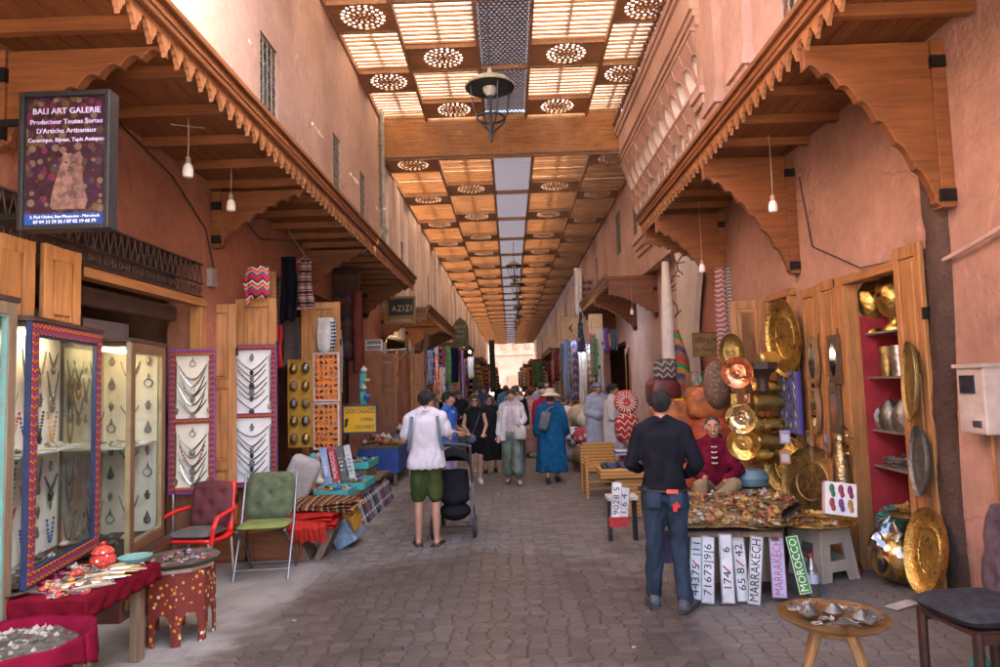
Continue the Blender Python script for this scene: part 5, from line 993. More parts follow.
for px, py, hh, ww, pointed, lb in ((815, 362, .27, .22, 1, 'pointed arch mirror highest on the mirror doors'), (836, 359, .23, .2, 0, 'mirror in a wide dark frame high beside the red lined doorway'), (817, 408, .26, .2, 1, 'blue inlaid pointed mirror in the middle of the mirror doors'), (837, 409, .23, .18, 0, 'dark framed mirror in the middle beside the red lined doorway'), (812, 447, .17, .11, 2, 'narrow orange framed mirror low on the mirror doors'), (829, 444, .13, .11, 1, 'small oval mirror low on the mirror doors')):
    c = PX(px, py, 3.11); T = thing('wall_mirror', lb, 'mirror', c); Mf = face_m(c, (0, -1, 0), (0, 0, 1)); n = 20
    def sh_(k, s): 
        if pointed == 1: return [(s * ww * .5 * math.sin(a) * (1 - .25 * abs(math.cos(a)) ** 3), s * hh * math.cos(a)) for a in [q * 2 * PI / k for q in range(k)]]
        return [(-s * ww * .5, -s * hh), (s * ww * .5, -s * hh), (s * ww * .5, s * hh), (-s * ww * .5, s * hh)]
    FM = (mat('dark_mirror_frame', (.10, .06, .035), .5), mat('inlaid_mirror_frame', (.25, .13, .06), .45), W_EAVEZ)[0 if pointed == 0 else pointed]
    MB().prism(sh_(n, 1)[::-1] if pointed == 1 else sh_(n, 1), Mf, .03).build('frame', FM, T, smooth=0); gl_ = MB()
    pts = [(ww * .3 * math.sin(a) * (1 - .25 * abs(math.cos(a)) ** 3), hh * .72 * math.cos(a)) for a in [q * 2 * PI / n for q in range(n)]] if pointed != 2 else [(-.3 * ww, -.8 * hh), (.3 * ww, -.8 * hh), (.3 * ww, .8 * hh), (-.3 * ww, .8 * hh)]
    gl_.prism(pts[::-1] if pointed != 2 else pts, Mf @ Matrix.Translation((0, 0, .026)), .008); gl_.build('glass', mat('mirror_glass', (.5, .55, .6), .06, 1, var=.02, bump=0), T, smooth=0)
ydisc(812, 482, 3.05, .42, .36, BRASSD, 'large dull brass charger standing at the foot of the mirror doors', 'tray', 'brass_tray', (-1, -.3, .2)); ydisc(787, 465, 3.0, .26, .31, BRASS, 'ringed brass charger standing below the violet board', 'tray', 'brass_tray', (-.8, -.6, .15))
p = PY(841, 468, 6.3); mb = MB(); mb.lathe([(.06, -.22), (.075, -.2), (.065, .1), (.05, .2), (.055, .24)], p, 16); mb.ball((p.x, p.y, p.z + .26), (.05, .05, .06), 8); tag(mb.build('tall_lamp', hammered('pierced_brass', (.55, .4, .2), .35, 40)), 'tall pierced cylinder lamp behind the slipper box', 'lamp')
for i in range(2):
    p = PY(785, (437, 457)[i], 7.1); mb = MB(); Mf = face_m(p, (1, -.3, 0), (0, 0, 1)); mb.box((0, 0, 0), (.10, .14, .006), M=Mf); mb.box((0, -.01, .004), (.07, .08, .002), 1, M=Mf); tag(mb.build('price_card', [mat('card_violet', (.3, .25, .45), .5) if i == 0 else mat('card_orange', (.55, .2, .12), .5), mat('card_print', (.6, .55, .55), .5)], smooth=0), ('violet picture card hung below the violet board', 'orange picture card hung below the violet card')[i], 'card')
# red lined shelves
SHG = mat('metal_shelf', (.28, .23, .2), .4, .5)
tag(MB().bb((3.21, 6.225, .5), (3.72, 6.245, 2.3)).build('velvet_curtain', mat('red_velvet', (.30, .008, .02), .8, sheen=.4), smooth=0), 'red velvet hung on the far side of the brass shop doorway', 'curtain'); tag(MB().bb((3.7, 5.35, .5), (3.72, 6.22, 2.3)).build('velvet_curtain', mat('red_velvet', (.30, .008, .02), .8), smooth=0), 'red velvet hung behind the metal shelves', 'curtain')
T = thing('wall_shelves', 'metal shelves against red velvet in the brass shop doorway', 'shelves', (3.55, 5.85, .6))
for z in (2.12, 1.72, 1.24, .92): MB().bb((3.3, 5.32, z), (3.7, 6.5, z + .02)).build('shelf', SHG, T, smooth=0)
MB().tube([(3.68, 5.95, .9), (3.68, 5.95, 2.12)], .02, 6).build('post', SHG, T)
for i, (px, rad) in enumerate(((872, .17), (896, .15))):
    p = PX(px, 328, 3.42); pot('brass_lamp', [(.0001, 0), (rad * .75, 0), (rad * .7, .03), (rad * .35, .07), (rad * .3, .1), (rad * .75, .16), (rad, .28), (rad * .95, .38), (rad * .6, .48), (rad * .25, .52), (.0001, .53)], BRASS, (p.x, p.y, 2.14), ('taller globe lamp of pierced brass on the top red shelf', 'rounder globe lamp of pierced brass on the top red shelf')[i], 'lamp', 'globe lamps on the top red shelf', 20)
for i in range(5): p = PX(866 + i * 12, 405, 3.42); pot('metal_tumbler', [(.0001, 0), (.055, 0), (.065, .2), (.065, .27), (.058, .27), (.05, .01), (.0001, .01)], SILVER if i % 2 else BRASSD, (p.x, p.y, 1.74), f'{ORD[i]} engraved metal tumbler from the left on the second red shelf', 'tumbler', 'tumblers on the second red shelf', 14)
for i in range(4): p = PX(866 + i * 13, 432, 3.40); pot('pierced_lamp', [(.0001, 0), (.07, 0), (.09, .05), (.1, .13), (.05, .24), (.02, .27), (.0001, .29)], SILVERD, (p.x, p.y, 1.26), f'{ORD[i]} dark pierced lamp from the left on the third red shelf', 'lamp', 'lamps on the third red shelf', 12)
for i in range(26): trinket(r, (3.34 + r.uniform(0, .2), 5.45 + r.uniform(0, .95), .94 + r.uniform(0, .07)), r.uniform(.03, .05), 'small dark metal piece heaped on the lowest red shelf', 'metal pieces on the lowest red shelf', (0, 0, 1), 5, name='metal_piece')
for i in range(18): trinket(r, (3.3 + r.uniform(-.05, .12), 5.5 + r.uniform(0, .4), .6 + r.uniform(0, .05)), r.uniform(.025, .04), 'small brass piece on the hanging tray under the red shelves', 'brass pieces under the red shelves', (0,), 5, mats_=[BRASS], name='brass_piece')
disc(.2, BRASSD, (3.32, 5.68, .58), (0, 0, 1), 'small tray of brass pieces under the red shelves', 'tray', 'metal_tray')
mb = MB()
for k in range(4): mb.tube([(3.08, 6.12 + (k % 2) * .1, 1.02 + k * .08), (3.02, 6.32 - (k % 2) * .1, 1.06 + k * .08)], .008, 5); mb.tube([(3.08, 6.32 - (k % 2) * .1, 1.02 + k * .08), (3.02, 6.12 + (k % 2) * .1, 1.06 + k * .08)], .008, 5)
tag(mb.build('folding_rack', BRASS), 'expanding brass trellis rack on the jamb of the red lined doorway', 'rack')
# wrapped brass lantern + green pompom on the ground
T = thing('wrapped_lantern', 'brass lantern wrapped in clear crinkled plastic on the ground in the doorway', 'lantern', (3.3, 5.75, 0)); c = Vector((3.22, 5.78, .22))
MB().ball(c, (.19, .19, .21), 16).tube([c + Vector((-.15, -.06, -.04)), c + Vector((-.2, -.08, -.04))], [.075, .085], 16).build('globe', BRASS, T); MB().ball(c + Vector((-.205, -.08, -.04)), (.012, .06, .06), 12).build('opening', BLACKP, T)
mb = MB(); rr = random.Random(9); mb.grid(lambda u, v: tuple(c + Vector(((.23 + .03 * math.sin(u * 37 + v * 11) * math.sin(v * 23 + u * 9)) * math.cos(2 * PI * u) * max(.2, math.sin(PI * (.08 + .84 * v))), (.23 + .03 * math.sin(u * 31 - v * 17)) * math.sin(2 * PI * u) * max(.2, math.sin(PI * (.08 + .84 * v))), -.22 + .56 * v + .02 * math.sin(u * 40)))), 60, 24)
m, nt_, b_ = nodes('clear_wrap'); tr = N(nt_, 'ShaderNodeBsdfTransparent'); gl = N(nt_, 'ShaderNodeBsdfGlossy'); gl.inputs['Roughness'].default_value = .12; gl.inputs['Color'].default_value = (.8, .78, .75, 1); mx = N(nt_, 'ShaderNodeMixShader'); mx.inputs[0].default_value = .3
nt_.links.new(tr.outputs[0], mx.inputs[1]); nt_.links.new(gl.outputs[0], mx.inputs[2]); nt_.links.new(mx.outputs[0], nt_.nodes['Material Output'].inputs[0]); mb.build('plastic_wrap', m, T, smooth=20)
mb = MB()
for k in range(160): d_ = Vector((r.gauss(0, 1), r.gauss(0, 1), r.gauss(0, 1))).normalized(); mb.tube([(3.36, 6.08, .47), Vector((3.36, 6.08, .47)) + d_ * .13], [.008, .003], 4)
tag(mb.build('pompom', mat('teal_feathers', (.03, .28, .24), .8)), 'teal feather pompom above the wrapped lantern', 'pompom')
tag(MB().box((3.05, 6.25, .03), (.16, .34, .05), rot=(0, 0, -.5)).build('red_mat', mat('red_brick', (.22, .03, .02), .7), bevel=.01), 'small dark red slab on the ground beside the plastic stool', 'slab'); tag(MB().box((2.92, 5.25, .012), (.28, .1, .008), rot=(0, 0, .5)).build('cardboard', mat('torn_card', (.48, .44, .4), .8), smooth=0), 'torn strip of pale card on the ground by the gold tray', 'card')
# plastic stool with tray and slipper box
T = thing('plastic_stool', 'beige plastic stool with cut-out sides carrying a brass tray', 'stool', (2.72, 6.1, 0), .35); M0 = wm(T); PLA = mat('beige_plastic', (.42, .34, .27), .5, var=.12)
for k in range(4):
    Mk = M0 @ Matrix.Rotation(k * PI / 2, 4, 'Z') @ Matrix(((1, 0, 0, 0), (0, 0, 1, -.2), (0, 1, 0, 0), (0, 0, 0, 1))) @ Matrix.Rotation(.1, 4, 'X')
    pol = [(-.21, 0), (-.1, 0), (-.085, .08), (.085, .08), (.1, 0), (.21, 0), (.165, .43), (-.165, .43)]
    mb = MB(); mb.add([(x, y, 0) for x, y in pol] + [(x, y, .02) for x, y in pol], [], 0, Mk); 
    mb = MB(); hole = [(-.085, .17), (.085, .17), (.075, .31), (-.075, .31)]
    mb.prism([(-.21, 0), (-.1, 0), (-.085, .08), (-.085, .17), (-.075, .31), (-.075, .43), (-.165, .43)], Mk, .02); mb.prism([(.21, 0), (.165, .43), (.075, .43), (.075, .31), (.085, .17), (.085, .08), (.1, 0)], Mk, .02); mb.prism([(-.0849, .08), (.0849, .08), (.0849, .17), (-.0849, .17)], Mk @ Matrix.Translation((0, 0, .001)), .018); mb.prism([(-.0749, .31), (.0749, .31), (.0749, .43), (-.0749, .43)], Mk @ Matrix.Translation((0, 0, .001)), .018); mb.build('side', PLA, T, smooth=0)
mb = MB(); mb.box((0, 0, .445), (.36, .36, .03), M=M0); mb.build('seat', PLA, T, bevel=.02)
disc(.40, BRASS, (2.62, 6.12, .462), (0, 0, 1), 'round brass tray on the beige plastic stool', 'tray', 'brass_tray', .035)
PBR = hammered('pale_brass', (.75, .58, .3), .22); SLM = [SILVERD, BRASS, BRASSD, COPPER, mat('enamel_red', (.22, .03, .02), .4), mat('enamel_cream', (.42, .36, .26), .4), PBR, BRASS, PBR, BRASSD, SILVER]
for k in range(34): a, q = r.uniform(0, 6.28), math.sqrt(r.random()) * .34; trinket(r, (2.62 + q * math.cos(a), 6.12 + q * math.sin(a), .478), r.uniform(.02, .034), 'small brass figure on the tray of the plastic stool', 'figures on the plastic stool tray', range(11), 5, mats_=SLM, name='brass_figure')
T = thing('slipper_box', 'white box with six coloured slippers pictured on its lid', 'box', PY(842, 497, 6.0), .0); Mx = Matrix.Translation(PY(841, 499, 5.95)) @ Matrix.Scale(.86, 4) @ Matrix.Rotation(-.18, 4, 'Z') @ Matrix.Rotation(-.28, 4, 'X') @ Matrix.Rotation(.12, 4, 'Y')
MB().box((0, .06, 0), (.30, .12, .33), M=Mx).build('carton', mat('white_carton', (.62, .58, .56), .6, var=.06), T, smooth=0, bevel=.004)
for k in range(6):
    mb = MB(); x, z = (k % 3 - 1) * .085, .075 - (k // 3) * .14; mb.ball((x, -.003, z + .02), (.026, .006, .05), 10, M=Mx); mb.ball((x + .012, -.003, z - .03), (.022, .006, .035), 8, M=Mx); mb.build('slipper_picture', mat('slip%d' % k, [(.03, .14, .05), (.2, .02, .06), (.15, .02, .05), (.22, .03, .03), (.1, .03, .18), (.3, .15, .04)][k], .5), T)
T = thing('water_bottle', 'clear plastic water bottle on the ground beside the number plates', 'bottle', (2.36, 5.5, 0)); m, nt_, b_ = nodes('bottle_plastic'); tr = N(nt_, 'ShaderNodeBsdfTransparent'); tr.inputs['Color'].default_value = (.75, .8, .82, 1); gl = N(nt_, 'ShaderNodeBsdfGlossy'); gl.inputs['Roughness'].default_value = .1; mx = N(nt_, 'ShaderNodeMixShader'); mx.inputs[0].default_value = .22
nt_.links.new(tr.outputs[0], mx.inputs[1]); nt_.links.new(gl.outputs[0], mx.inputs[2]); nt_.links.new(mx.outputs[0], nt_.nodes['Material Output'].inputs[0])
MB().lathe([(.0001, 0), (.045, 0), (.05, .02), (.046, .08), (.05, .1), (.05, .22), (.03, .28), (.016, .31), (.016, .325)], (2.36, 5.5, 0), 16).build('body', m, T); MB().lathe([(.018, .322), (.018, .345), (.0001, .346)], (2.36, 5.5, 0), 10).build('cap', mat('red_cap', (.35, .03, .03), .4), T); MB().lathe([(.051, .12), (.051, .19)], (2.36, 5.5, 0), 16).build('label', mat('bottle_label', (.45, .5, .6), .5), T)
# --- goods stall
T = thing('stall_table', 'low stall table heaped with brass trinkets in front of the vendor', 'stall', (1.85, 6.1, 0)); tp = [(1.33, 5.5), (2.12, 5.42), (2.3, 5.9), (2.72, 6.5), (2.6, 7.0), (1.75, 6.9), (1.42, 6.2)]
MB().prism(tp, Matrix.Translation((0, 0, .5)), .04).build('top', W_OLD, T, smooth=0)
for x, y in ((1.4, 5.58), (2.08, 5.52), (2.55, 6.5), (1.75, 6.75)): MB().bb((x - .03, y - .03, 0), (x + .03, y + .03, .5)).build('leg', W_OLD, T, smooth=0)
CLO = cloth('dark_stall_cloth', (.06, .04, .035)); MB().prism([(x * 1.0 + (x - 1.9) * .02, y + (y - 6.1) * .02) for x, y in tp], Matrix.Translation((0, 0, .541)), .006).build('cover', CLO, T, smooth=0)
mb = MB(); mb.prism([(-.38, .12), (.40, .12), (.40, .52), (-.38, .52)], Matrix(((1, 0, 0, 1.73), (0, 0, 1, 5.56), (0, 1, 0, 0), (0, 0, 0, 1))), .01); mb.build('front_board', W_OLD, T, smooth=0)
for i, (x, y, rad, z) in enumerate(((1.58, 5.78, .2, .55), (2.0, 5.7, .24, .555), (1.72, 6.3, .22, .56), (2.2, 6.35, .27, .56), (2.45, 6.75, .2, .57), (1.95, 6.05, .2, .59))):
    disc(rad, (BRASS, BRASSD, BRASS, COPPER, BRASS, BRASSD)[i], (x, y, z), (.04, -.06, 1), ('engraved brass dish at the left front corner of the brass stall', 'dull brass dish at the right front corner of the brass stall', 'engraved brass dish nearest the vendor', 'copper dish in the middle of the brass stall', 'brass dish at the back of the brass stall', 'small raised dish in the middle of the brass stall')[i], 'dish', 'metal_dish')
HEAPM = spots('trinket_mass', (.30, .2, .09), [(.6, .42, .17), (.2, .12, .05), (.5, .45, .38), (.65, .5, .25), (.25, .05, .03), (.4, .24, .09), (.1, .08, .07)], 62, .4, .45, .7)
def inpoly(x, y):
    c = False; j = len(tp) - 1
    for i in range(len(tp)):
        (xi, yi), (xj, yj) = tp[i], tp[j]
        if (yi > y) != (yj > y) and x < (xj - xi) * (y - yi) / (yj - yi) + xi: c = not c
        j = i
    return c
rr = random.Random(12); hv = {}
mb = MB(); nx_, ny_ = 70, 76
def heapz(x, y): return .556 + (.022 + .055 * math.exp(-((x - 2.1) ** 2 + (y - 6.3) ** 2) / .3)) * (.7 + .3 * rr.random())
for a in range(nx_ + 1):
    for b_ in range(ny_ + 1): x, y = 1.32 + a * .02, 5.4 + b_ * .021; hv[a, b_] = len(mb.v); mb.v.append((x + rr.uniform(-.006, .006), y + rr.uniform(-.006, .006), heapz(x, y)))
for a in range(nx_):
    for b_ in range(ny_):
        if inpoly(1.32 + a * .02 + .01, 5.41 + b_ * .021): mb.f.append((hv[a, b_], hv[a + 1, b_], hv[a + 1, b_ + 1], hv[a, b_ + 1])); mb.m.append(0)
tag(mb.build('trinket_heap', HEAPM, smooth=20), 'dense jumble of tiny brass and silver pieces covering the brass stall', 'trinkets', kind='stuff')
k = 0
while k < 290:
    x, y = r.uniform(1.3, 2.75), r.uniform(5.4, 7.0)
    if not inpoly(x, y): continue
    k += 1; trinket(r, (x, y, .585 + r.uniform(0, .02) + .05 * math.exp(-((x - 2.1) ** 2 + (y - 6.3) ** 2) / .3)), r.uniform(.017, .030) if k % 9 else .042, 'small metal trinket heaped on the brass stall', 'trinkets heaped on the brass stall', range(11), 5, mats_=SLM, name='brass_trinket')
disc(.22, BRASSD, PZ(672, 492, .55), (0, 0, 1), 'brass tray of trinkets between the standing man and the vendor', 'tray', 'brass_tray', .03); pz = PZ(672, 492, .55)
for k in range(24): a, q = r.uniform(0, 6.28), math.sqrt(r.random()) * .19; trinket(r, (pz.x + q * math.cos(a), pz.y + q * math.sin(a), .57), r.uniform(.025, .04), 'small metal trinket on the tray behind the standing man', 'trinkets on the tray behind the standing man', range(11), 5, mats_=SLM, name='brass_trinket')
MB().lathe([(.16, 0), (.13, .2), (.14, .5), (.18, .54)], (pz.x, pz.y, 0), 12).build('tray_stand', W_OLD); tag(bpy.data.objects['tray_stand'], 'wooden drum stand under the tray behind the standing man', 'stand')
o = MB().box((1.36, 5.7, .38), (.26, .03, .26)).build('carton', mat('navy_carton', (.08, .08, .2), .6, var=.3), smooth=0); tag(o, 'small navy carton hung at the left end of the brass stall', 'carton'); text('NIKA', o, face_m((1.36, 5.682, .4), (1, 0, 0), (0, 0, 1)), .07, WHITE)
# number plates
PLW = mat('plate_white', (.66, .64, .65), .4, var=.06); PLK = mat('plate_black', (.02, .02, .02), .5, bump=0); PLR = mat('plate_red', (.5, .02, .03), .5, bump=0); PLG = mat('plate_green', (.05, .26, .03), .45); PLP = mat('plate_pink', (.55, .06, .25), .5, bump=0); PLB = mat('plate_pale_blue', (.4, .48, .62), .45)
def nplate(pxt, pyt, pxb, pyb, body, bm, tm, label, Y, red=None, w_=.105, border=None, size=.085):
    Pb = PY(pxb, pyb, Y - .1); Pt = PY(pxt, pyt, Y); d_ = Pt - Pb; h = d_.length; c = (Pb + Pt) / 2; Mf = face_m(c, (1, 0, 0), d_); yv = d_.normalized(); xv = Vector((1, 0, 0)); xv = (xv - yv * xv.dot(yv)).normalized(); nv = xv.cross(yv); Mf = Matrix((xv, yv, nv)).transposed().to_4x4(); Mf.translation = c
    mb = MB(); mb.box((0, 0, 0), (w_, h, .006), M=Mf); o = mb.build('number_plate', bm, smooth=0, bevel=.002); tag(o, label, 'number plate', 'number plates leaning on the brass stall')
    mb = MB(); rect_frame(mb, w_ - .006, h - .006, .004, .002, .003, 0, Mf); mb.build('border', border or tm, o, smooth=0)
    text(body, o, Mf @ Matrix.Translation((0, 0, .005)) @ Matrix.Rotation(PI / 2, 4, 'Z'), size, tm, .0008, sx=1.15, fit=h * .9)
    if red is not None:
        mb = MB(); mb.tube([(w_ * .25, h * (red - .5) - .02, .006), (0, h * (red - .5), .006), (-w_ * .1, h * (red - .5) + .01, .006), (-w_ * .3, h * (red - .5) + .03, .006)], .006, 5, M=Mf, flat=.3); mb.build('red_mark', PLR, o, smooth=0)
nplate(697, 536, 695, 600, '44375  |11', PLW, PLK, 'white number plate reading 44375 11, leftmost on the brass stall', 5.5, .55)
nplate(708, 536, 708, 604, '71673|9|6', PLW, PLK, 'white number plate reading 71673 9 6', 5.48)
nplate(725, 534, 729, 604, '174     6', PLW, PLK, 'white number plate reading 174 and 6', 5.46, .48)
nplate(737, 533, 744, 602, '65 8   42', PLW, PLK, 'white number plate reading 65 8 42', 5.5, .55)
nplate(757, 536, 754, 605, 'MARRAKECH', PLW, PLK, 'white number plate with black letters reading MARRAKECH', 5.44, size=.1)
nplate(776, 537, 780, 598, 'MARRAKECH', PLB, PLP, 'pale blue number plate with pink letters reading MARRAKECH', 5.5, size=.1, w_=.115)
nplate(791, 536, 806, 594, 'MOROCCO', PLG, WHITE, 'green number plate reading MOROCCO', 5.5, border=WHITE, size=.085, w_=.1)
# --- round tray table near the camera
T = thing('tray_table', 'round brass tray table on splayed wooden legs at the lower right', 'table', (1.73, 3.8, 0)); LW = wood('lathe_wood', (.42, .23, .085), 'z'); M0 = wm(T)
MB().lathe([(.0001, .395), (.14, .4), (.24, .425), (.282, .452), (.285, .458), (.275, .456), (.23, .44), (.0001, .432)], (1.73, 3.8, 0), 48).build('tray_top', hammered('amber_brass', (.62, .40, .17), .35, 50, .2), T)
for k in range(4):
    a = k * PI / 2 + .35; MB().tube([(1.73 + .1 * math.cos(a), 3.8 + .1 * math.sin(a), .41), (1.73 + .19 * math.cos(a), 3.8 + .19 * math.sin(a), .2), (1.73 + .23 * math.cos(a), 3.8 + .23 * math.sin(a), 0)], [.03, .022, .018], 10).build('leg', LW, T)
MB().lathe([(.11, .36), (.13, .38), (.12, .4)], (1.73, 3.8, 0), 16).build('collar', LW, T)
for k in range(46): a, q = r.uniform(0, 6.28), math.sqrt(r.random()) * .23; trinket(r, (1.73 + q * math.cos(a), 3.8 + q * math.sin(a), .437 + .04 * (q / .25) ** 2 + r.uniform(0, .012)), r.uniform(.016, .028), 'small silver pendant spread on the round tray table', 'silver pendants on the round tray table', (0, 1, 0), 5, name='silver_piece')
for k, (dx, dy) in enumerate(((.02, .03), (-.12, .02), (.12, -.08))): o = MB().lathe([(.0001, .0), (.05, .004), (.06, .02), (.03, .045), (.012, .06), (.0001, .06)], n=12).build('oil_lamp', SILVERD); o.location = (1.73 + dx, 3.8 + dy, .45); tag(o, 'squat dark silver lamp among the pendants on the round tray table', 'lamp', 'squat lamps on the round tray table')
# --- armchair at the right edge
T = thing('upholstered_armchair', 'worn wooden armchair with dark cushions at the right edge', 'chair', (2.60, 3.86, 0), .12); M0 = wm(T) @ Matrix.Diagonal((.84, .84, .92, 1)); DW = wood('dark_chair_wood', (.07, .03, .02), 'z'); VC = mat('worn_violet_cushion', (.085, .055, .065), .9, var=.35, scale=14); VB = mat('worn_black_cushion', (.03, .03, .036), .9, var=.5, scale=14)
for x, y, zt in ((-.27, -.24, .44), (-.27, .24, .44), (.27, -.25, .95), (.27, .25, .95)):
    MB().tube([M0 @ Vector((x, y, 0)), M0 @ Vector((x, y, .42)), M0 @ Vector((x + (.07 if x > 0 else 0), y, zt))], .028, 8).build('leg', DW, T)
for y in (-.24, .24): MB().box((0, y, .40), (.56, .035, .06), M=M0).build('rail', DW, T, smooth=0)
MB().box((0, 0, .43), (.58, .5, .03), M=M0).build('seat', DW, T, smooth=0)
mb = MB(); cushion(mb, .62, .56, .13, 0, M0 @ Matrix.Translation((-.04, 0, .50))); mb.build('seat_cushion', VB, T); mb = MB(); cushion(mb, .62, .5, .13, 0, M0 @ Matrix.Translation((.25, 0, .78)) @ Matrix.Rotation(-1.4, 4, 'Y'), 2); mb.build('back_cushion', VC, T)
tag(MB().lathe([(.0001, 0), (.04, 0), (.05, .05), (.035, .1), (.0001, .11)], (2.72, 4.12, 0), 12).build('small_vase', mat('turquoise_glaze', (.03, .32, .3), .3)), 'turquoise pot on the ground behind the right armchair', 'pot')
# --- poufs, cushions, sign, rugs around the arch
LO = mat('orange_leather', (.42, .125, .034), .6, var=.5, scale=6, bump=.5, bscale=9); LR = mat('red_orange_leather', (.44, .08, .025), .6, var=.5, scale=6, bump=.5, bscale=9); LM = mat('maroon_leather', (.10, .016, .014), .4, var=.3)
def pouf(px, py, Y, w_, d_, h, m_, label, rz_=0, seams=True):
    p = PY(px, py, Y); T = thing('leather_pouf', label, 'pouf', (p.x, p.y, p.z - h / 2), rz_, 'leather poufs stacked by the arch'); mb = MB(); M0 = Matrix.Translation((p.x, p.y, p.z)) @ Matrix.Rotation(rz_, 4, 'Z')
    def f(u, v):
        a, b_ = 2 * PI * u, PI * (v - .5); e = .42; sg = lambda q: (1 if q >= 0 else -1) * abs(q) ** e
        return (w_ / 2 * sg(math.cos(b_)) * sg(math.cos(a)), d_ / 2 * sg(math.cos(b_)) * sg(math.sin(a)), h / 2 * sg(math.sin(b_)) * (1 - .10 * math.cos(b_) * math.sin(a * 2 + .7)) + .018 * math.sin(a * 3 + v * 9) - .03 * math.cos(b_) ** 2 * math.cos(a) ** 2)
    mb.grid(f, 32, 16, M=M0); mb.build('body', m_, T)
    if seams:
        mb = MB(); y0 = -d_ / 2 * 1.0
        for s in (-1, 1): mb.tube([(s * w_ * .42, y0 * .93, -h * .3), (0, y0 * 1.0, 0), (-s * w_ * .42, y0 * .93, h * .3)], .006, 5, M=M0)
        mb.build('stitching', mat('stitch_tan', (.3, .13, .05), .7), T)
    return T
pouf(676, 419, 9.0, .62, .6, .50, LO, 'large orange leather pouf behind the standing man', .1); pouf(709, 403, 8.8, .62, .55, .42, LO, 'upper orange leather pouf above the vendor', -.15); pouf(710, 430, 8.6, .52, .5, .30, LR, 'red orange leather pouf directly behind the vendor'); pouf(663, 391, 9.6, .46, .45, .33, LM, 'maroon leather pouf at the top of the stack', 0, False)
pouf(676, 449, 9.0, .5, .5, .24, bands('pouf_stripe', [(2, (.45, .1, .02)), (1, (.5, .25, .03)), (1, (.25, .02, .02)), (1, (.05, .08, .2))], 'x', .14), 'striped orange pouf under the large orange one', 0, False); pouf(712, 455, 8.5, .6, .5, .3, bands('pouf_stripe_two', [(2, (.35, .05, .06)), (1, (.12, .1, .3)), (1, (.5, .2, .03))], 'x', .12), 'striped purple and red pouf low behind the vendor', 0, False)
pouf(650, 470, 9.2, .8, .6, .5, LM, 'dark maroon pouf at the foot of the stack', 0, False); pouf(700, 480, 8.9, .9, .6, .5, LR, 'wide red pouf at the foot of the stack behind the vendor', 0, False)
mb = MB(); p = PY(665, 371, 9.6); cushion(mb, .34, .32, .14, 0, Matrix.Translation((p.x, p.y, p.z + .02)) @ Matrix.Rotation(1.45, 4, 'X')); tag(mb.build('patterned_cushion', bands('grey_zigzag', [(1, (.06, .05, .05)), (1, (.28, .25, .22)), (1, (.09, .07, .06))], 'z', .09, 1.0, .06)), 'grey zigzag cushion on top of the maroon pouf', 'cushion')
tag(MB().ball(PY(680, 400, 8.9), (.09, .05, .02), 10).build('yellow_cloth', cloth('yellow_cloth', (.6, .35, .01))), 'scrap of yellow cloth on the large orange pouf', 'cloth')
T = thing('round_cushion', 'round patterned red cushion with a wheel medallion left of the standing man', 'cushion', PY(626, 410, 9.4)); p = PY(626, 402, 9.4); mb = MB(); mb.lathe([(.0001, -.05), (.13, -.05), (.17, 0), (.13, .05), (.0001, .055)], n=24, M=Matrix.Translation(p) @ Matrix.Rotation(PI / 2, 4, 'X')); mb.build('medallion', spots('medallion_red', (.30, .03, .03), [(.5, .38, .3), (.4, .12, .05), (.12, .03, .05)], 26), T)
mb = MB()
for k in range(20): a = k * PI / 10; mb.box((p.x + .105 * math.cos(a), p.y - .056, p.z + .105 * math.sin(a)), (.09, .006, .012), rot=(0, -a, 0))
mb.build('spokes', mat('medallion_cream', (.55, .42, .33), .7), T, smooth=0)
folded_ = MB(); cushion(folded_, .34, .3, .42, 0, Matrix.Translation(PY(627, 428, 9.35)) @ Matrix.Rotation(0, 4, 'X')); tag(folded_.build('patterned_pouf', bands('red_diamonds', [(2, (.28, .02, .03)), (1, (.5, .32, .2)), (1, (.1, .02, .03))], 'z', .09, 1.2, .05)), 'red diamond patterned pouf under the round cushion', 'pouf')
tag(MB().box(PY(628, 452, 9.3), (.36, .3, .06)).build('blue_blanket', bands('blue_white', [(1, (.05, .1, .3)), (1, (.6, .55, .5))], 'z', .06), bevel=.02), 'blue and white folded blanket under the patterned pouf', 'blanket')
T = thing('wicker_chair', 'bamboo and wicker chair with slippers on its seat', 'chair', (1.45, 9.9, 0)); WK = bands('wicker', [(1, (.40, .2, .06)), (1, (.52, .29, .10)), (.4, (.16, .07, .02))], 'z', .05, .4, .03)
x0, x1, y0, y1 = 1.12, 1.62, 10.3, 10.9
for x, y, zt in ((x0, y0, .62), (x1, y0, .6), (x0, y1, .75), (x1, y1, .75)): MB().tube([(x, y, 0), (x, y, zt)], .03, 8).build('leg', WK, T)
for z in (.14, .24, .34): MB().tube([(x0, y0, z), (x1, y0, z)], .016, 6).build('rung', WK, T)
MB().bb((x0, y0, .4), (x1, y1, .46)).build('seat', WK, T, smooth=0); MB().bb((x0, y1 - .02, .46), (x1, y1 + .02, .78)).build('backrest', WK, T, smooth=0)
mb = MB(); mb.bb((1.12, 8.75, .5), (1.7, 9.25, .62)); mb.bb((1.32, 8.8, .0), (1.68, 9.2, .5)); tag(mb.build('wicker_basket', WK, smooth=0, bevel=.02), 'square wicker basket standing left of the man in black', 'basket')
for k in range(6): o = MB().ball((0, 0, .03), (.05, .13, .035), 10).build('slipper', (BLACKP, mat('navy_slipper', (.03, .05, .12), .6))[k % 2]); o.location = (1.2 + k * .085, 8.95 + .02 * (k % 3), .62); o.rotation_euler = (.2, 0, r.uniform(-.4, .4)); tag(o, ('black', 'navy')[k % 2] + ' slipper lying on the square wicker basket', 'slipper', 'slippers on the wicker basket')
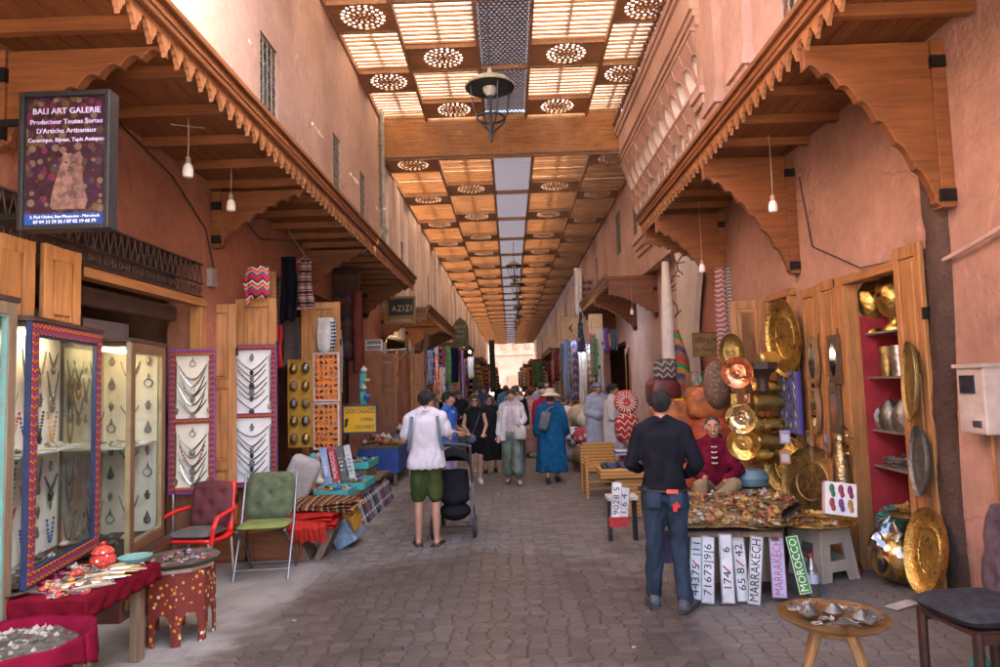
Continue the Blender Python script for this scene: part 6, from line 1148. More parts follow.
o = MB().box((1.2, 7.6, .47), (.34, .22, .05)).build('cardboard_tray', mat('white_carton2', (.55, .5, .46), .6), bevel=.01); tag(o, 'small white tray on legs behind the man in black', 'tray')
for x in (1.06, 1.34): tag(MB().bb((x - .02, 7.55, 0), (x + .02, 7.65, .445)).build('wooden_prop', BLACKP, smooth=0), 'thin dark prop under the small white tray ' + ('on its left' if x < 1.2 else 'on its right'), 'prop')
nplate(617, 482, 616, 520, '9028 5', PLW, PLK, 'white number plate reading 9028 5 left of the man in black', 7.0, size=.09); nplate(625, 487, 623, 522, '1 6 4', PLW, PLK, 'white number plate half hidden by the man in black', 7.0, size=.09)
o = MB().box(PY(619, 522, 6.9), (.2, .02, .1)).build('red_card', mat('red_card', (.5, .04, .04), .6, var=.4, scale=40), smooth=0); tag(o, 'red printed card at the foot of the plates left of the man in black', 'card')
# arch recess: sign, babouche shelf, rugs
T, Mf, w_, h = board(692, 722, 333, 356, 11.0, mat('brass_sign_plate', (.30, .2, .075), .5, .4), mat('brass_sign_edge', (.16, .11, .05), .5, .4), 'tarnished brass sign on the pink wall inside the white arch', 'sign', 'shop_sign', .012)
text('REDDY & ETHN', T, Mf @ Matrix.Translation((.0, .07, .003)), .12, INK, fit=w_ * .8); text('by Mustapha', T, Mf @ Matrix.Translation((.0, -.08, .003)), .1, INK, fit=w_ * .8)
T = thing('slipper_rack', 'wooden rack of coloured slippers inside the white arch', 'rack', PY(706, 385, 10.2)); a, b_ = PY(690, 372, 10.3), PY(719, 397, 10.3)
for z in (a.z, (a.z + b_.z) / 2, b_.z): MB().bb((a.x, 10.3, z - .02), (b_.x, 10.5, z)).build('shelf', W_DOORY, T, smooth=0)
for x in (a.x, b_.x): MB().bb((x - .02, 10.3, b_.z), (x + .02, 10.5, a.z)).build('side', W_DOOR, T, smooth=0)
for k in range(8): z = (a.z + b_.z) / 2 if k < 4 else b_.z; col = [(.45, .5, .45), (.2, .35, .2), (.25, .32, .5), (.5, .5, .45), (.3, .15, .5), (.35, .2, .5), (.5, .35, .2), (.4, .1, .15)][k]; o = MB().ball((0, 0, .08), (.04, .05, .08), 10).build('slipper', mat('slipper%d' % k, col, .6)); o.location = (a.x + .06 + (k % 4) * .105, 10.36, z); tag(o, ('grey green', 'green', 'blue', 'cream', 'violet', 'purple', 'tan', 'crimson')[k] + ' slipper standing on the rack inside the arch', 'slipper', 'slippers on the rack in the arch')
def bundle(pts, rad, m_, label, cat, name): mb = MB(); P_ = [PY(*q) for q in pts]; mb.tube(P_, rad, 12); return tag(mb.build(name, m_), label, cat)
bundle(((665, 262, 11.6), (668, 320, 11.6), (671, 392, 11.5)), [.06, .12, .14], cloth('white_felt', (.62, .57, .53), var=.12), 'tall white rolled carpet standing left of the arch', 'carpet', 'rolled_carpet')
bundle(((676, 330, 11.0), (682, 360, 11.0), (687, 410, 10.9)), [.04, .11, .13], bands('rug_multi', [(1, (.05, .2, .07)), (1, (.4, .05, .04)), (1, (.2, .12, .08)), (1, (.07, .06, .12)), (1, (.45, .2, .05))], 'z', .5, .8, .2), 'multicoloured rolled rug leaning by the white carpet', 'rug', 'rolled_rug')
bundle(((719, 268, 9.7), (722, 310, 9.7), (727, 372, 9.6)), [.09, .1, .12], bands('rag_red', [(1, (.35, .12, .1)), (1, (.5, .4, .36)), (1, (.2, .1, .12))], 'z', .07, .8, .05), 'red and white rag rug bundle hanging right of the arch', 'rug', 'rag_rug'); bundle(((730, 268, 9.6), (732, 300, 9.6), (734, 335, 9.6)), [.07, .08, .07], bands('rag_grey', [(1, (.1, .1, .13)), (1, (.35, .33, .33))], 'z', .05, .8, .04), 'dark grey rag rug bundle beside the red one', 'rug', 'rag_rug')
mb = MB(); rr = random.Random(2); pts = [PY(672 + 6 * math.sin(k * .9), 258 + k * 6, 12.4) for k in range(16)]; mb.tube(pts, .012, 5)
for k in range(40): q = pts[rr.randrange(16)]; mb.tube([q, q + Vector((rr.uniform(-.15, .15), rr.uniform(-.1, .1), rr.uniform(-.1, .2)))], .012, 4)
tag(mb.build('dry_vine', mat('dry_vine', (.14, .08, .05), .9)), 'dry tangled vine climbing the white wall left of the arch', 'vine')
for i, Y in enumerate((14.4, 15.5)): door_leaf((3.66, Y + .75), (3.66, Y), .02, 2.35, ('pale shuttered door nearest the arch on the salmon house', 'pale shuttered door further along the salmon house')[i], 3, m_=wood('sunbleached_door', (.50, .27, .13), 'z'))
for i in range(5):
    mb = MB(); pts = [(3.62, 14.2 + i * .5, 4.6), (3.58, 15 + i * .5, 5.3 + .2 * i), (3.62, 16.5 + i * .4, 5.7 + .25 * i), (3.64, 18.5, 6.2 + .1 * i)]; mb.tube(pts, .016, 5); tag(mb.build('cable', BLACKP), f'{ORD[i]} black cable from the bottom sagging across the upper salmon house', 'cable', 'cables on the salmon house')
for i, pts in enumerate((((-3.17, 5.2, 4.05), (-3.17, 6.2, 3.85), (-3.17, 6.9, 3.5), (-3.17, 7.1, 3.1)), ((-3.18, 7.3, 4.05), (-3.16, 8.4, 3.72), (-3.17, 9.6, 3.95), (-3.17, 10.3, 4.02)), ((-3.18, 5.6, 4.7), (-3.17, 9, 4.55), (-3.17, 12, 4.62), (-3.16, 16.6, 4.5)))): tag(MB().tube(pts, .008, 5).build('cable', BLACKP), ('thin cable dropping down the left terracotta wall beside the second bracket', 'thin cable sagging along the left wall between the brackets', 'long cable running just above the left awning roof')[i], 'cable')
tag(MB().box((-3.17, 7.05, 3.0), (.06, .14, .2)).build('junction_box', mat('grey_junction', (.28, .25, .23), .6), bevel=.008), 'small grey junction box on the left terracotta wall', 'junction box')
rr = random.Random(6)
for k in range(34):
    x, y = rr.uniform(-2.0, 2.4), rr.uniform(3.9, 11); mb = MB(); mb.prism([(-.03, -.012), (.02, -.02), (.035, .01), (-.005, .022)], Matrix.Translation((x, y, .004)) @ Matrix.Rotation(rr.uniform(0, 6), 4, 'Z') @ Matrix.Rotation(rr.uniform(-.12, .12), 4, 'X') @ Matrix.Scale(rr.uniform(.35, 1.0), 4), .003)
    tag(mb.build('paper_scrap', (mat('scrap_pale', (.45, .42, .38), .8), mat('scrap_brown', (.16, .1, .06), .9), mat('scrap_dark', (.06, .05, .045), .9))[k % 3], smooth=0), ('small pale scrap of litter', 'small brown scrap of litter', 'small dark scrap of litter')[k % 3] + ' lying on the paving', 'litter', 'scraps of litter on the paving')
# ================================================================== FAR STALLS
def lantern_make(loc, s, label):
    T = thing('street_lantern', label, 'lantern', loc, 0, 'dish topped lanterns hanging from the roof'); x, y, z = loc; LM_ = mat('lantern_iron', (.03, .035, .04), .5, .5); 
    MB().lathe([(.36, .0), (.37, .02), (.28, .1), (.14, .17), (.05, .2), (.02, .3), (.0001, .32)], loc, 24).build('dome', mat('lantern_dome', (.30, .29, .2), .5, .2), T)
    MB().lathe([(.0001, .02), (.2, .01), (.352, -.004)], loc, 24).build('underside', LM_, T); MB().lathe([(.05, -.12), (.1, -.06), (.11, .0)], loc, 12).build('bulb_cup', mat('lantern_glass', (.4, .42, .42), .2), T)
    for k in range(4): a = k * PI / 2 + .4; MB().tube([(x + .3 * math.cos(a), y + .3 * math.sin(a), z), (x + .27 * math.cos(a), y + .27 * math.sin(a), z - .3), (x + .2 * math.cos(a), y + .2 * math.sin(a), z - .5), (x + .03 * math.cos(a), y + .03 * math.sin(a), z - .66)], .012, 5).build('rib', LM_, T)
    MB().tube([(x + .2 * math.cos(q * PI / 8), y + .2 * math.sin(q * PI / 8), z - .45) for q in range(16)], .018, 6, closed=True).build('ring', LM_, T); MB().lathe([(.0001, -.82), (.02, -.8), (.03, -.7), (.022, -.2), (.02, .0)], loc, 8).build('spindle', LM_, T)
    MB().tube([(x, y, z + .3), (x, y, 8.75 if y < 17 else 7.75)], .012, 5).build('chain', LM_, T); T.scale = (s,) * 3; return T
p = PY(490, 88, 9.4); lantern_make(p, 1, 'nearest dish topped iron lantern hanging under the tall near roof')
for i, (px, py, Y) in enumerate(((514, 266, 28), (517, 284, 33), (518, 299, 38), (518, 308, 44), (519, 316, 52), (515, 322, 62))): p = PY(px, py, Y); lantern_make(p, 1, f'{ORD[i + 1]} dish topped iron lantern along the roof counting from the camera')
# signs
T, Mf, w_, h = board(384, 416, 297, 323, 15.2, mat('bronze_sign', (.20, .13, .045), .6), mat('bronze_sign_edge', (.26, .17, .06), .6), 'hanging bronze and black sign lettered AZIZI', 'sign', 'shop_sign', .05)
mb = MB(); mb.box((.03, h * .1, .004), (w_ * .8, h * .6, .01), M=Mf); mb.build('panel', mat('sign_black', (.012, .014, .02), .5), T, smooth=0); text('AZIZI', T, Mf @ Matrix.Translation((.05, .03, .012)), .2, mat('sign_gold', (.6, .45, .25), .4), spacing=1.3, fit=w_ * .62); text('MAROQUINERIE', T, Mf @ Matrix.Translation((0, -h * .38, .004)), .07, mat('sign_gold', (.6, .45, .25), .4))
T = thing('bracket_lamp', 'white metal bracket arm with a small lantern below the AZIZI sign', 'lamp', PY(380, 350, 15.3)); a, b_ = PY(380, 351, 15.3), PY(409, 349, 15.3); WM = mat('whitewashed_iron', (.5, .47, .42), .5)
MB().tube([a, b_], .025, 8).tube([a + Vector((0, 0, -.25)), a + Vector((.25, 0, -.28)), a + Vector((.35, 0, -.12)), a + Vector((.45, 0, -.2)), b_], .012, 6).build('arm', WM, T); MB().lathe([(.0001, -.12), (.05, -.08), (.07, .05), (.05, .14), (.02, .2), (.0001, .26)], b_, 8).build('lantern_head', mat('lantern_brass', (.3, .25, .15), .4, .6), T)
p0 = PY(453, 347, 27); p1 = PY(468, 317, 27); w_ = p1.x - p0.x; h = p1.z - p0.z; T = thing('shop_sign', 'tall green grey sign board with a pointed top beyond the second left awning', 'sign', (p0.x, 27, p0.z)); pol = [(0, 0), (w_, 0)] + [(w_ * (1 - .0 * k), h * .65) for k in (0,)] + [(w_ * .82, h * .86), (w_ * .5, h), (w_ * .18, h * .86), (0, h * .65)]
MB().prism(pol, face_m((p0.x, 27, p0.z), (1, 0, 0), (0, 0, 1)), .04).build('board', mat('green_grey_board', (.12, .12, .07), .7, var=.4), T, smooth=0); Mf = face_m(((p0.x + p1.x) / 2, 27 - .04, (p0.z + p1.z) / 2), (1, 0, 0), (0, 0, 1))
for i, s_ in enumerate(('BAZAR', 'TAPIS', 'CUIR')): text(s_, T, Mf @ Matrix.Translation((0, .2 - i * .2, .05)), .15, mat('sign_pale', (.4, .38, .28), .6))
T, Mf, w_, h = board(560, 586, 317, 339, 19.0, mat('canvas_sign', (.50, .36, .20), .8), mat('canvas_edge', (.42, .3, .16), .8), 'tan canvas sign with a black diamond emblem on the right', 'sign', 'shop_sign', .01)
for dx, s in ((-.06, 1), (.06, -1)):
    mb = MB(); mb.prism([(-.13 * s, 0), (-.02 * s, .13), (-.02 * s, .06), (-.06 * s, 0), (-.02 * s, -.06), (-.02 * s, -.13)][::s], Mf @ Matrix.Translation((dx + .06, 0, .003)), .004); mb.build('emblem', INK, T, smooth=0)
T, Mf, w_, h = board(588, 603, 314, 334, 20.5, mat('tan_sign', (.42, .27, .12), .8), mat('tan_sign_edge', (.3, .18, .08), .8), 'plain tan sign half behind the navy pennant', 'sign', 'shop_sign', .01); text('CUIR', T, Mf @ Matrix.Translation((0, .05, .003)), .14, PLR); text('& DAIM', T, Mf @ Matrix.Translation((0, -.1, .003)), .1, PLR)
hang(576, 586, 312, 352, 18.6, spots('navy_patches', (.02, .025, .07), [(.4, .1, .06), (.05, .12, .3), (.3, .3, .32), (.02, .1, .12)], 9), 'navy pennant scattered with coloured patches in front of the tan sign', 'pennant', 'pennant', folds=1, taper=.7)
hang(574, 583, 268, 316, 22.5, cloth('white_sheet', (.66, .62, .6)), 'tall white cloth hanging high beside the far right awning', 'cloth', 'white_cloth', folds=2); hang(580, 594, 278, 312, 24, checks('plum_net', (.16, .08, .09), (.35, .27, .25), .12), 'plum netted cloth hung high above the tan sign', 'cloth', 'netted_cloth', folds=2, amp=.05)
# hung cloths on both sides
CN = [('crimson', (.35, .02, .03)), ('navy', (.03, .05, .18)), ('cream', (.55, .5, .42)), ('turquoise', (.05, .32, .36)), ('violet', (.2, .07, .38)), ('orange', (.5, .17, .03)), ('charcoal', (.035, .035, .04)), ('sky blue', (.22, .36, .58)), ('olive', (.14, .15, .05)), ('pink', (.5, .2, .25)), ('rust', (.28, .09, .035)), ('emerald', (.03, .25, .13)), ('white', (.65, .63, .6)), ('mustard', (.45, .28, .04)), ('teal', (.04, .2, .22)), ('magenta', (.4, .03, .2))]
RF_ = random.Random(5); used = set()
def farcloth(px0, px1, py0, py1, Y, side):
    for _ in range(60):
        (n1, c1), (n2, c2) = RF_.sample(CN, 2); kind = RF_.choice(('plain', 'striped', 'striped', 'zigzag', 'checked')); key = (n1, n2 if kind != 'plain' else '', kind)
        if key not in used: used.add(key); break
    nm = f'{n1}_{n2}_{kind}'.replace(' ', '_')
    if kind == 'plain': m_ = cloth('far_' + n1.replace(' ', '_'), c1); lb = f'plain {n1} cloth'
    elif kind == 'striped': m_ = bands(nm, [(2, c1), (1, c2)], 'z', .3); lb = f'{n1} and {n2} striped cloth'
    elif kind == 'zigzag': m_ = bands(nm, [(1, c1), (1, c2)], 'z', .35, 1, .15); lb = f'{n1} and {n2} zigzag cloth'
    else: m_ = checks(nm, c1, c2, .12); lb = f'{n1} and {n2} checked cloth'
    hang(px0, px1, py0, py1, Y, m_, f'{lb} hanging in the {side} stalls', 'cloth', 'hanging_cloth', amp=.05, folds=2, group=f'cloths hung in the {side} stalls', th=.02)
hang(421, 433, 333, 395, 17.6, bands('long_carpet', [(2, (.17, .09, .06)), (1, (.24, .14, .1))], 'x', .3), 'long brown carpet hanging under the second left awning', 'carpet', 'carpet', folds=1, taper=.6, amp=.06); hang(414, 421, 345, 400, 17.3, bands('red_strip_rug', [(1, (.14, .04, .03)), (1, (.22, .1, .08))], 'z', .3), 'narrow dark red rug left of the long brown carpet', 'rug', 'rug', folds=1)
hang(440, 450, 346, 384, 22.5, checks('black_white_check', (.02, .02, .025), (.62, .6, .56), .11), 'black and white checked scarf on the left below the green grey sign', 'scarf', 'scarf', folds=1); hang(451, 459, 348, 382, 23.5, cloth('deep_navy', (.015, .02, .06)), 'deep navy cloth right of the checked scarf', 'cloth', 'hanging_cloth', folds=1); hang(459, 465, 350, 402, 24.5, bands('rainbow', [(1, (.45, .4, .45)), (1, (.25, .04, .35)), (1, (.45, .02, .05)), (1, (.04, .1, .4))], 'x', .22), 'rainbow scarf of violet, red and blue right of the navy cloth', 'scarf', 'scarf', folds=1); hang(443, 453, 398, 440, 19.5, spots('blue_white_print', (.1, .2, .5), [(.55, .55, .62), (.2, .3, .6), (.6, .6, .65)], 9), 'blue and white printed banner standing on the left behind the man in the white shirt', 'banner', 'banner', folds=1)
for i in range(22): px = RF_.uniform(464, 497); Y = 26 + (px - 464) * 1.1 + RF_.uniform(0, 4); w0 = 260 / Y * RF_.uniform(.5, .9); y0 = 391 - 667 / Y * RF_.uniform(1.3, 1.9); farcloth(px, px + w0, y0, y0 + 667 / Y * RF_.uniform(.8, 1.6), Y, 'far left')
for i in range(10): px = RF_.uniform(384, 444); Y = 17.5 + (px - 384) * .07 + RF_.uniform(0, 2.5); w0 = RF_.uniform(6, 11); y0 = RF_.uniform(346, 362); farcloth(px, px + w0, y0, y0 + RF_.uniform(25, 48), Y, 'second left')
for i, (px, w0, y0, y1, Y, m_, lb) in enumerate(((563, 7, 330, 398, 21, cloth('far_sky', (.2, .3, .5)), 'sky blue robe hanging left of the tan sign stall'), (571, 8, 338, 400, 20, bands('blue_grey_rug', [(1, (.1, .14, .3)), (1, (.35, .33, .38)), (1, (.2, .1, .12))], 'z', .25, .6, .15), 'blue grey patterned rug below the tan sign'), (578, 10, 345, 408, 19.6, cloth('cream_blanket', (.55, .48, .42)), 'cream blanket hanging below the navy pennant'), (588, 8, 350, 385, 19.4, bands('brown_bags', [(1, (.25, .17, .1)), (1, (.45, .36, .26))], 'z', .2), 'brown and tan bag strip right of the cream blanket'), (596, 9, 328, 392, 18.6, spots('white_black_motif', (.6, .56, .56), [(.03, .03, .05), (.6, .56, .56), (.6, .56, .56), (.3, .05, .1)], 6), 'white cloth with dark motifs under the far right awning'), (604, 5, 328, 352, 18.2, bands('magenta_blue', [(1, (.3, .05, .3)), (1, (.1, .15, .5))], 'x', .12), 'magenta and blue scarf under the far right awning'), (610, 8, 330, 350, 17.6, cloth('slate_scarf', (.1, .13, .2)), 'slate blue scarf nearest the salmon house doors'))): hang(px, px + w0, y0, y1, Y, m_, lb, 'cloth', 'hanging_cloth', folds=2, amp=.04)
for i in range(20): px = RF_.uniform(531, 562); Y = 24 + (562 - px) * 1.3 + RF_.uniform(0, 4); w0 = 260 / Y * RF_.uniform(.5, .9); y0 = 382 - 667 / Y * RF_.uniform(1.1, 1.8); farcloth(px, px + w0, y0, y0 + 667 / Y * RF_.uniform(.8, 1.6), Y, 'far right')
hang(489, 496, 340, 392, 44, cloth('dark_robe_cloth', (.05, .055, .06)), 'dark grey robes hanging at the far end on the left', 'robe', 'hanging_robe', folds=3); door_leaf((3.1, 17.3), (3.1, 17.9), .02, 2.6, 'orange varnished door post stall front on the far right', 2, m_=W_EAVEZ)
door_leaf((-3.0, 15.3), (-2.6, 15.35), .02, 2.55, 'varnished door leaf right of the yellow sign', 3, m_=W_EAVEZ); door_leaf((-2.55, 17.0), (-2.2, 17.05), .02, 2.6, 'varnished door leaf under the second left awning', 3); door_leaf((-2.9, 17.2), (-2.6, 17.3), .02, 2.7, 'dark varnished door leaf behind the bracket lamp', 3, m_=W_EAVEZ)
# stall tables and goods, both sides
def ftable(x0, x1, y0, y1, z, m_, label, goods, gl_, gname, seed, n, sz=(.04, .08), MM=None):
    T = thing('stall_table', label, 'stall', ((x0 + x1) / 2, (y0 + y1) / 2, 0)); MB().bb((x0, y0, z - .04), (x1, y1, z)).build('top', W_OLD, T, smooth=0)
    for x in (x0 + .05, x1 - .05):
        for y in (y0 + .05, y1 - .05): MB().bb((x - .03, y - .03, 0), (x + .03, y + .03, z - .041)).build('leg', W_OLD, T, smooth=0)
    if m_: MB().bb((x0 - .015, y0 - .015, z * .35), (x1 + .015, y1 + .015, z - .045)).build('cloth_skirt', m_, T, smooth=0)
    q = random.Random(seed)
    for k in range(n): trinket(q, (q.uniform(x0 + .05, x1 - .05), q.uniform(y0 + .05, y1 - .05), z + .005 + q.uniform(0, .06)), q.uniform(*sz), goods, gl_, range(len(MM or STM)), 6, mats_=MM or STM, name=gname)
ftable(-2.75, -2.05, 12.0, 13.4, .72, mat('blue_cabinet', (.03, .07, .28), .5), 'blue fronted stall with knobs behind the turquoise trays', 'small glazed cup on the blue fronted stall', 'cups on the blue fronted stall', 'glazed_cup', 31, 40); ftable(-2.5, -1.75, 14.2, 15.4, .78, bands('chequer_skirt', [(1, (.1, .18, .42)), (1, (.5, .5, .55))], 'x', .3), 'blue clothed stall left of the man in the white shirt', 'small ware on the blue clothed stall', 'wares on the blue clothed stall', 'stall_ware', 32, 50)
T = thing('plastic_bin', 'white plastic bin under the stall left of the man in the white shirt', 'bin', (-2.15, 13.75, 0)); MB().lathe([(.15, 0), (.2, .55), (.22, .56), (.22, .58), (.19, .58), (.14, .02), (.0001, .02)], (-2.15, 13.75, 0), 18).build('body', mat('bin_white', (.5, .48, .47), .5), T)
for i in range(6):
    Y = 18 + i * 5.5; ftable(-2.9, -1.9 - .1 * (i % 2), Y, Y + 2.6, .7, bands(f'skirt_{i}', [(1, RF_.choice(CN)[1]), (1, RF_.choice(CN)[1])], 'x', .35), f'{ORD[i]} clothed stall along the far left counting from the AZIZI sign', f'small ware on the {ORD[i]} far left stall', f'wares on the {ORD[i]} far left stall', 'far_ware', 40 + i, 16, (.08, .14))
    Y = 19.5 + i * 5.5; ftable(2.3 - .1 * (i % 2), 3.3, Y, Y + 2.6, .7, bands(f'skirt_r{i}', [(1, RF_.choice(CN)[1]), (1, RF_.choice(CN)[1])], 'x', .35), f'{ORD[i]} clothed stall along the far right counting from the salmon house', f'small ware on the {ORD[i]} far right stall', f'wares on the {ORD[i]} far right stall', 'far_ware', 60 + i, 16, (.08, .14))
for i, (px, py, Y, rr_, m_, lb) in enumerate(((560, 428, 14.5, .26, cloth('cream_sack', (.5, .45, .4)), 'cream stuffed sack right of the blue robed woman'), (567, 415, 15, .24, cloth('white_sack', (.6, .56, .54)), 'white stuffed sack on top of the cream one'), (573, 436, 13.6, .22, checks('navy_check_cushion', (.02, .03, .1), (.6, .57, .55), .09), 'navy and white checked cushion by the sacks'), (583, 436, 13.4, .2, spots('red_motif_cushion', (.35, .04, .05), [(.55, .4, .35), (.3, .02, .03)], 9), 'red cushion with pale motifs right of the checked one'), (580, 415, 14.2, .26, cloth('tan_sack', (.45, .36, .24)), 'tan stuffed sack behind the red cushion'), (588, 420, 13.8, .22, cloth('pale_sack', (.55, .5, .48)), 'pale stuffed sack in front of the man in the pale robe'), (572, 452, 13.8, .24, cloth('grey_sack', (.3, .27, .26)), 'grey sack on the ground under the checked cushion'), (585, 455, 13.2, .25, cloth('brown_sack', (.2, .12, .08)), 'brown sack on the ground under the red cushion'))):
    p = PY(px, py, Y); mb = MB(); mb.grid(lambda u, v: (p.x + rr_ * math.cos(2 * PI * u) * math.cos(PI * (v - .5)) * (1 + .06 * math.sin(5 * u * 6.28)), p.y + rr_ * .7 * math.sin(2 * PI * u) * math.cos(PI * (v - .5)), p.z + rr_ * .85 * math.sin(PI * (v - .5)) * (1 + .05 * math.sin(u * 19))), 24, 12); tag(mb.build('stuffed_sack' if 'sack' in lb else 'cushion', m_), lb, 'sack' if 'sack' in lb else 'cushion')
tag(MB().bb((1.3, 13.3, 0), (1.95, 14.8, .22)).build('low_platform', W_OLD, smooth=0), 'low plank platform under the stuffed sacks', 'platform')
# lit shop lamps the photograph shows
for i, (px, py, Y, col, st) in enumerate(((407, 366, 18.5, (1, .75, .4), 30), (415, 361, 19, (1, .78, .45), 30), (583, 337, 19.2, (.6, .75, 1), 30), (592, 339, 19.2, (.65, .75, 1), 30), (470, 352, 30, (.7, .85, 1), 25))):
    p = PY(px, py, Y); T = thing('lit_bulb', ('left warm lit bulb under the second left awning', 'right warm lit bulb under the second left awning', 'left bluish lit bulb under the tan sign', 'right bluish lit bulb under the tan sign', 'bluish lit bulb among the far left scarves')[i], 'light bulb', p); MB().ball(p, .05, 10).build('globe', glow('lamp_%d' % i, col, st), T); MB().tube([p + Vector((0, 0, .05)), p + Vector((0, 0, .5))], .008, 4).build('cord', BLACKP, T)
for i in range(26):
    Y = 50 + i * 1.9; sd = -1 if i % 2 else 1; xx = -2.15 + RF_.uniform(-.4, .1) if sd < 0 else 1.95 - (Y - 50) * .012 + RF_.uniform(-.1, .4); px = 511 + xx * 667 / Y; y0 = 383 - 667 / Y * RF_.uniform(1.0, 1.7); farcloth(px - 300 / Y, px + 300 / Y, y0, y0 + 667 / Y * RF_.uniform(1.2, 2.2), Y, 'distant left' if sd < 0 else 'distant right')
BRT = [('pale blue', (.35, .47, .66)), ('ivory', (.66, .62, .55)), ('cobalt', (.05, .12, .45)), ('rose', (.55, .16, .22)), ('lemon', (.62, .48, .1)), ('aqua', (.12, .45, .45)), ('snow white', (.72, .71, .7)), ('tangerine', (.6, .22, .04)), ('lilac', (.45, .35, .6)), ('leaf green', (.12, .33, .1))]
def bright(px, w0, y0, y1, Y, i, side):
    (n1, c1), (n2, c2) = BRT[i % 10], BRT[(i * 3 + i // 10 + 1) % 10]; k = (i // 10 + i) % 3; nm = f'bright_{n1}_{n2}_{k}'.replace(' ', '_')
    m_ = cloth('bright_' + n1.replace(' ', '_'), c1) if k == 0 else (bands(nm, [(2, c1), (1, c2), (1, c1), (.5, (.05, .05, .07))], 'z', .22) if k == 1 else spots(nm, c1, [c2, c1, sc3(c2, .6)], 8))
    hang(px, px + w0, y0, y1, Y, m_, f'bright {n1} ' + ('plain scarf' if k == 0 else (f'scarf banded with {n2}' if k == 1 else f'scarf dotted with {n2}')) + f' hanging on the {side} side', 'scarf', 'bright_scarf', amp=.05, folds=2, group=f'bright scarves on the {side} side', th=.015)
for i in range(18): Y = 17.6 + (i % 6) * 1.5; x = -2.05 - .12 * (i % 3); px = 505 + x * 667 / Y + RF_.uniform(-2, 8); bright(px, RF_.uniform(4, 8), 350 + (i % 3) * 9 + RF_.uniform(-4, 4), 384 + (i % 3) * 9, Y, i, 'left')
for i in range(18): Y = 18.2 + (i % 6) * 1.7; x = 2.45 + .12 * (i % 3); px = 505 + x * 667 / Y - RF_.uniform(0, 10); bright(px, RF_.uniform(4, 8), 336 + (i % 3) * 12 + RF_.uniform(-4, 4), 376 + (i % 3) * 12, Y, i + 3, 'right')
# ================================================================== PEOPLE
import numpy as np
def remesh(mb, vox, smooth=4, fold=0., seed=0, extra=None, thin=1.0):
    """union of the shapes in mb as one continuous skin"""
    me = mb.mesh('tmp', [], 0); o = bpy.data.objects.new('tmp', me); C.objects.link(o)
    m = o.modifiers.new('r', 'REMESH'); m.mode = 'VOXEL'; m.voxel_size = vox
    if smooth: s = o.modifiers.new('s', 'SMOOTH'); s.iterations = smooth; s.factor = .5
    bpy.context.view_layer.update(); dg = bpy.context.evaluated_depsgraph_get(); ne = bpy.data.meshes.new_from_object(o.evaluated_get(dg)); bpy.data.objects.remove(o); bpy.data.meshes.remove(me)
    n = len(ne.vertices); co = np.empty(n * 3, 'f'); ne.vertices.foreach_get('co', co); co = co.reshape(-1, 3)
    if fold:
        no = np.empty(n * 3, 'f'); ne.vertices.foreach_get('normal', no); no = no.reshape(-1, 3); x, y, z = co.T; rg = np.random.RandomState(seed); d = np.zeros(n, 'f')
        for k in range(7):
            f = rg.uniform(14, 42); a, b, c = rg.normal(size=3); c *= .45; d += np.sin(f * (a * x + b * y + c * z) / 1.3 + rg.uniform(0, 6)) / 4
        co = co + no * (fold * (np.abs(d) * 1.6 - .6))[:, None]
    vs = [tuple(p) for p in co.tolist()]; fs = [tuple(p.vertices) for p in ne.polygons]; bpy.data.meshes.remove(ne)
    out = MB(); out.v, out.f, out.m = vs, fs, [0] * len(fs)
    if extra: out.add(extra.v, extra.f, 0)
    return out
def V3(*a): return Vector(a)
SKIN = mat('skin_tan', (.40, .20, .125), .55, var=.12, scale=9, bump=.05); SKINL = mat('skin_light', (.52, .29, .20), .55, var=.1, scale=9, bump=.05); SKIND = mat('skin_brown', (.30, .14, .08), .55, var=.12, scale=9, bump=.05)
HAIRB = mat('black_hair', (.012, .01, .01), .45, var=.4, scale=30, stretch=(3, 3, .5), bump=.6); HAIRBR = mat('brown_hair', (.08, .04, .022), .5, var=.4, scale=30, stretch=(3, 3, .5), bump=.6); HAIRG = mat('grey_hair', (.2, .19, .18), .6, var=.3, scale=40)
EYEM = mat('eye_dark', (.02, .012, .01), .2, bump=0); EYEW = mat('eye_white', (.6, .57, .54), .3, bump=0); LIPM = mat('lip', (.30, .09, .07), .5, bump=0); TEETH = mat('teeth', (.7, .66, .6), .3, bump=0); SHADES = mat('sunglass_lens', (.01, .01, .012), .1)
def std():
    J = dict(pelvis=(0, 0, .93), waist=(0, 0, 1.07), chest=(0, .0, 1.27), neck=(0, .0, 1.455), head=(0, -.02, 1.59))
    for s, c in ((1, 'p'), (-1, 'm')):
        J[c + 'sh'] = (s * .175, .0, 1.395); J[c + 'el'] = (s * .225, .03, 1.12); J[c + 'wr'] = (s * .235, -.05, .88); J[c + 'hip'] = (s * .088, 0, .91); J[c + 'kn'] = (s * .095, -.015, .49); J[c + 'an'] = (s * .1, .02, .085); J[c + 'toe'] = (s * .125, -.14, .03)
    return J
def seg(a, b, n=6): return [a.lerp(b, i / n) for i in range(n + 1)]
def limb(mb, pts, rs, n=10, flat=1.0):
    """smooth chain through pts with radii"""
    P_, R_ = [], []
    for i in range(len(pts) - 1):
        for k in range(5): P_.append(pts[i].lerp(pts[i + 1], k / 5)); R_.append(rs[i] + (rs[i + 1] - rs[i]) * k / 5)
    P_.append(pts[-1]); R_.append(rs[-1]); mb.tube(P_, R_, n, flat=flat); mb.ball(pts[0], rs[0] * .98, 10); mb.ball(pts[-1], rs[-1] * .98, 10)
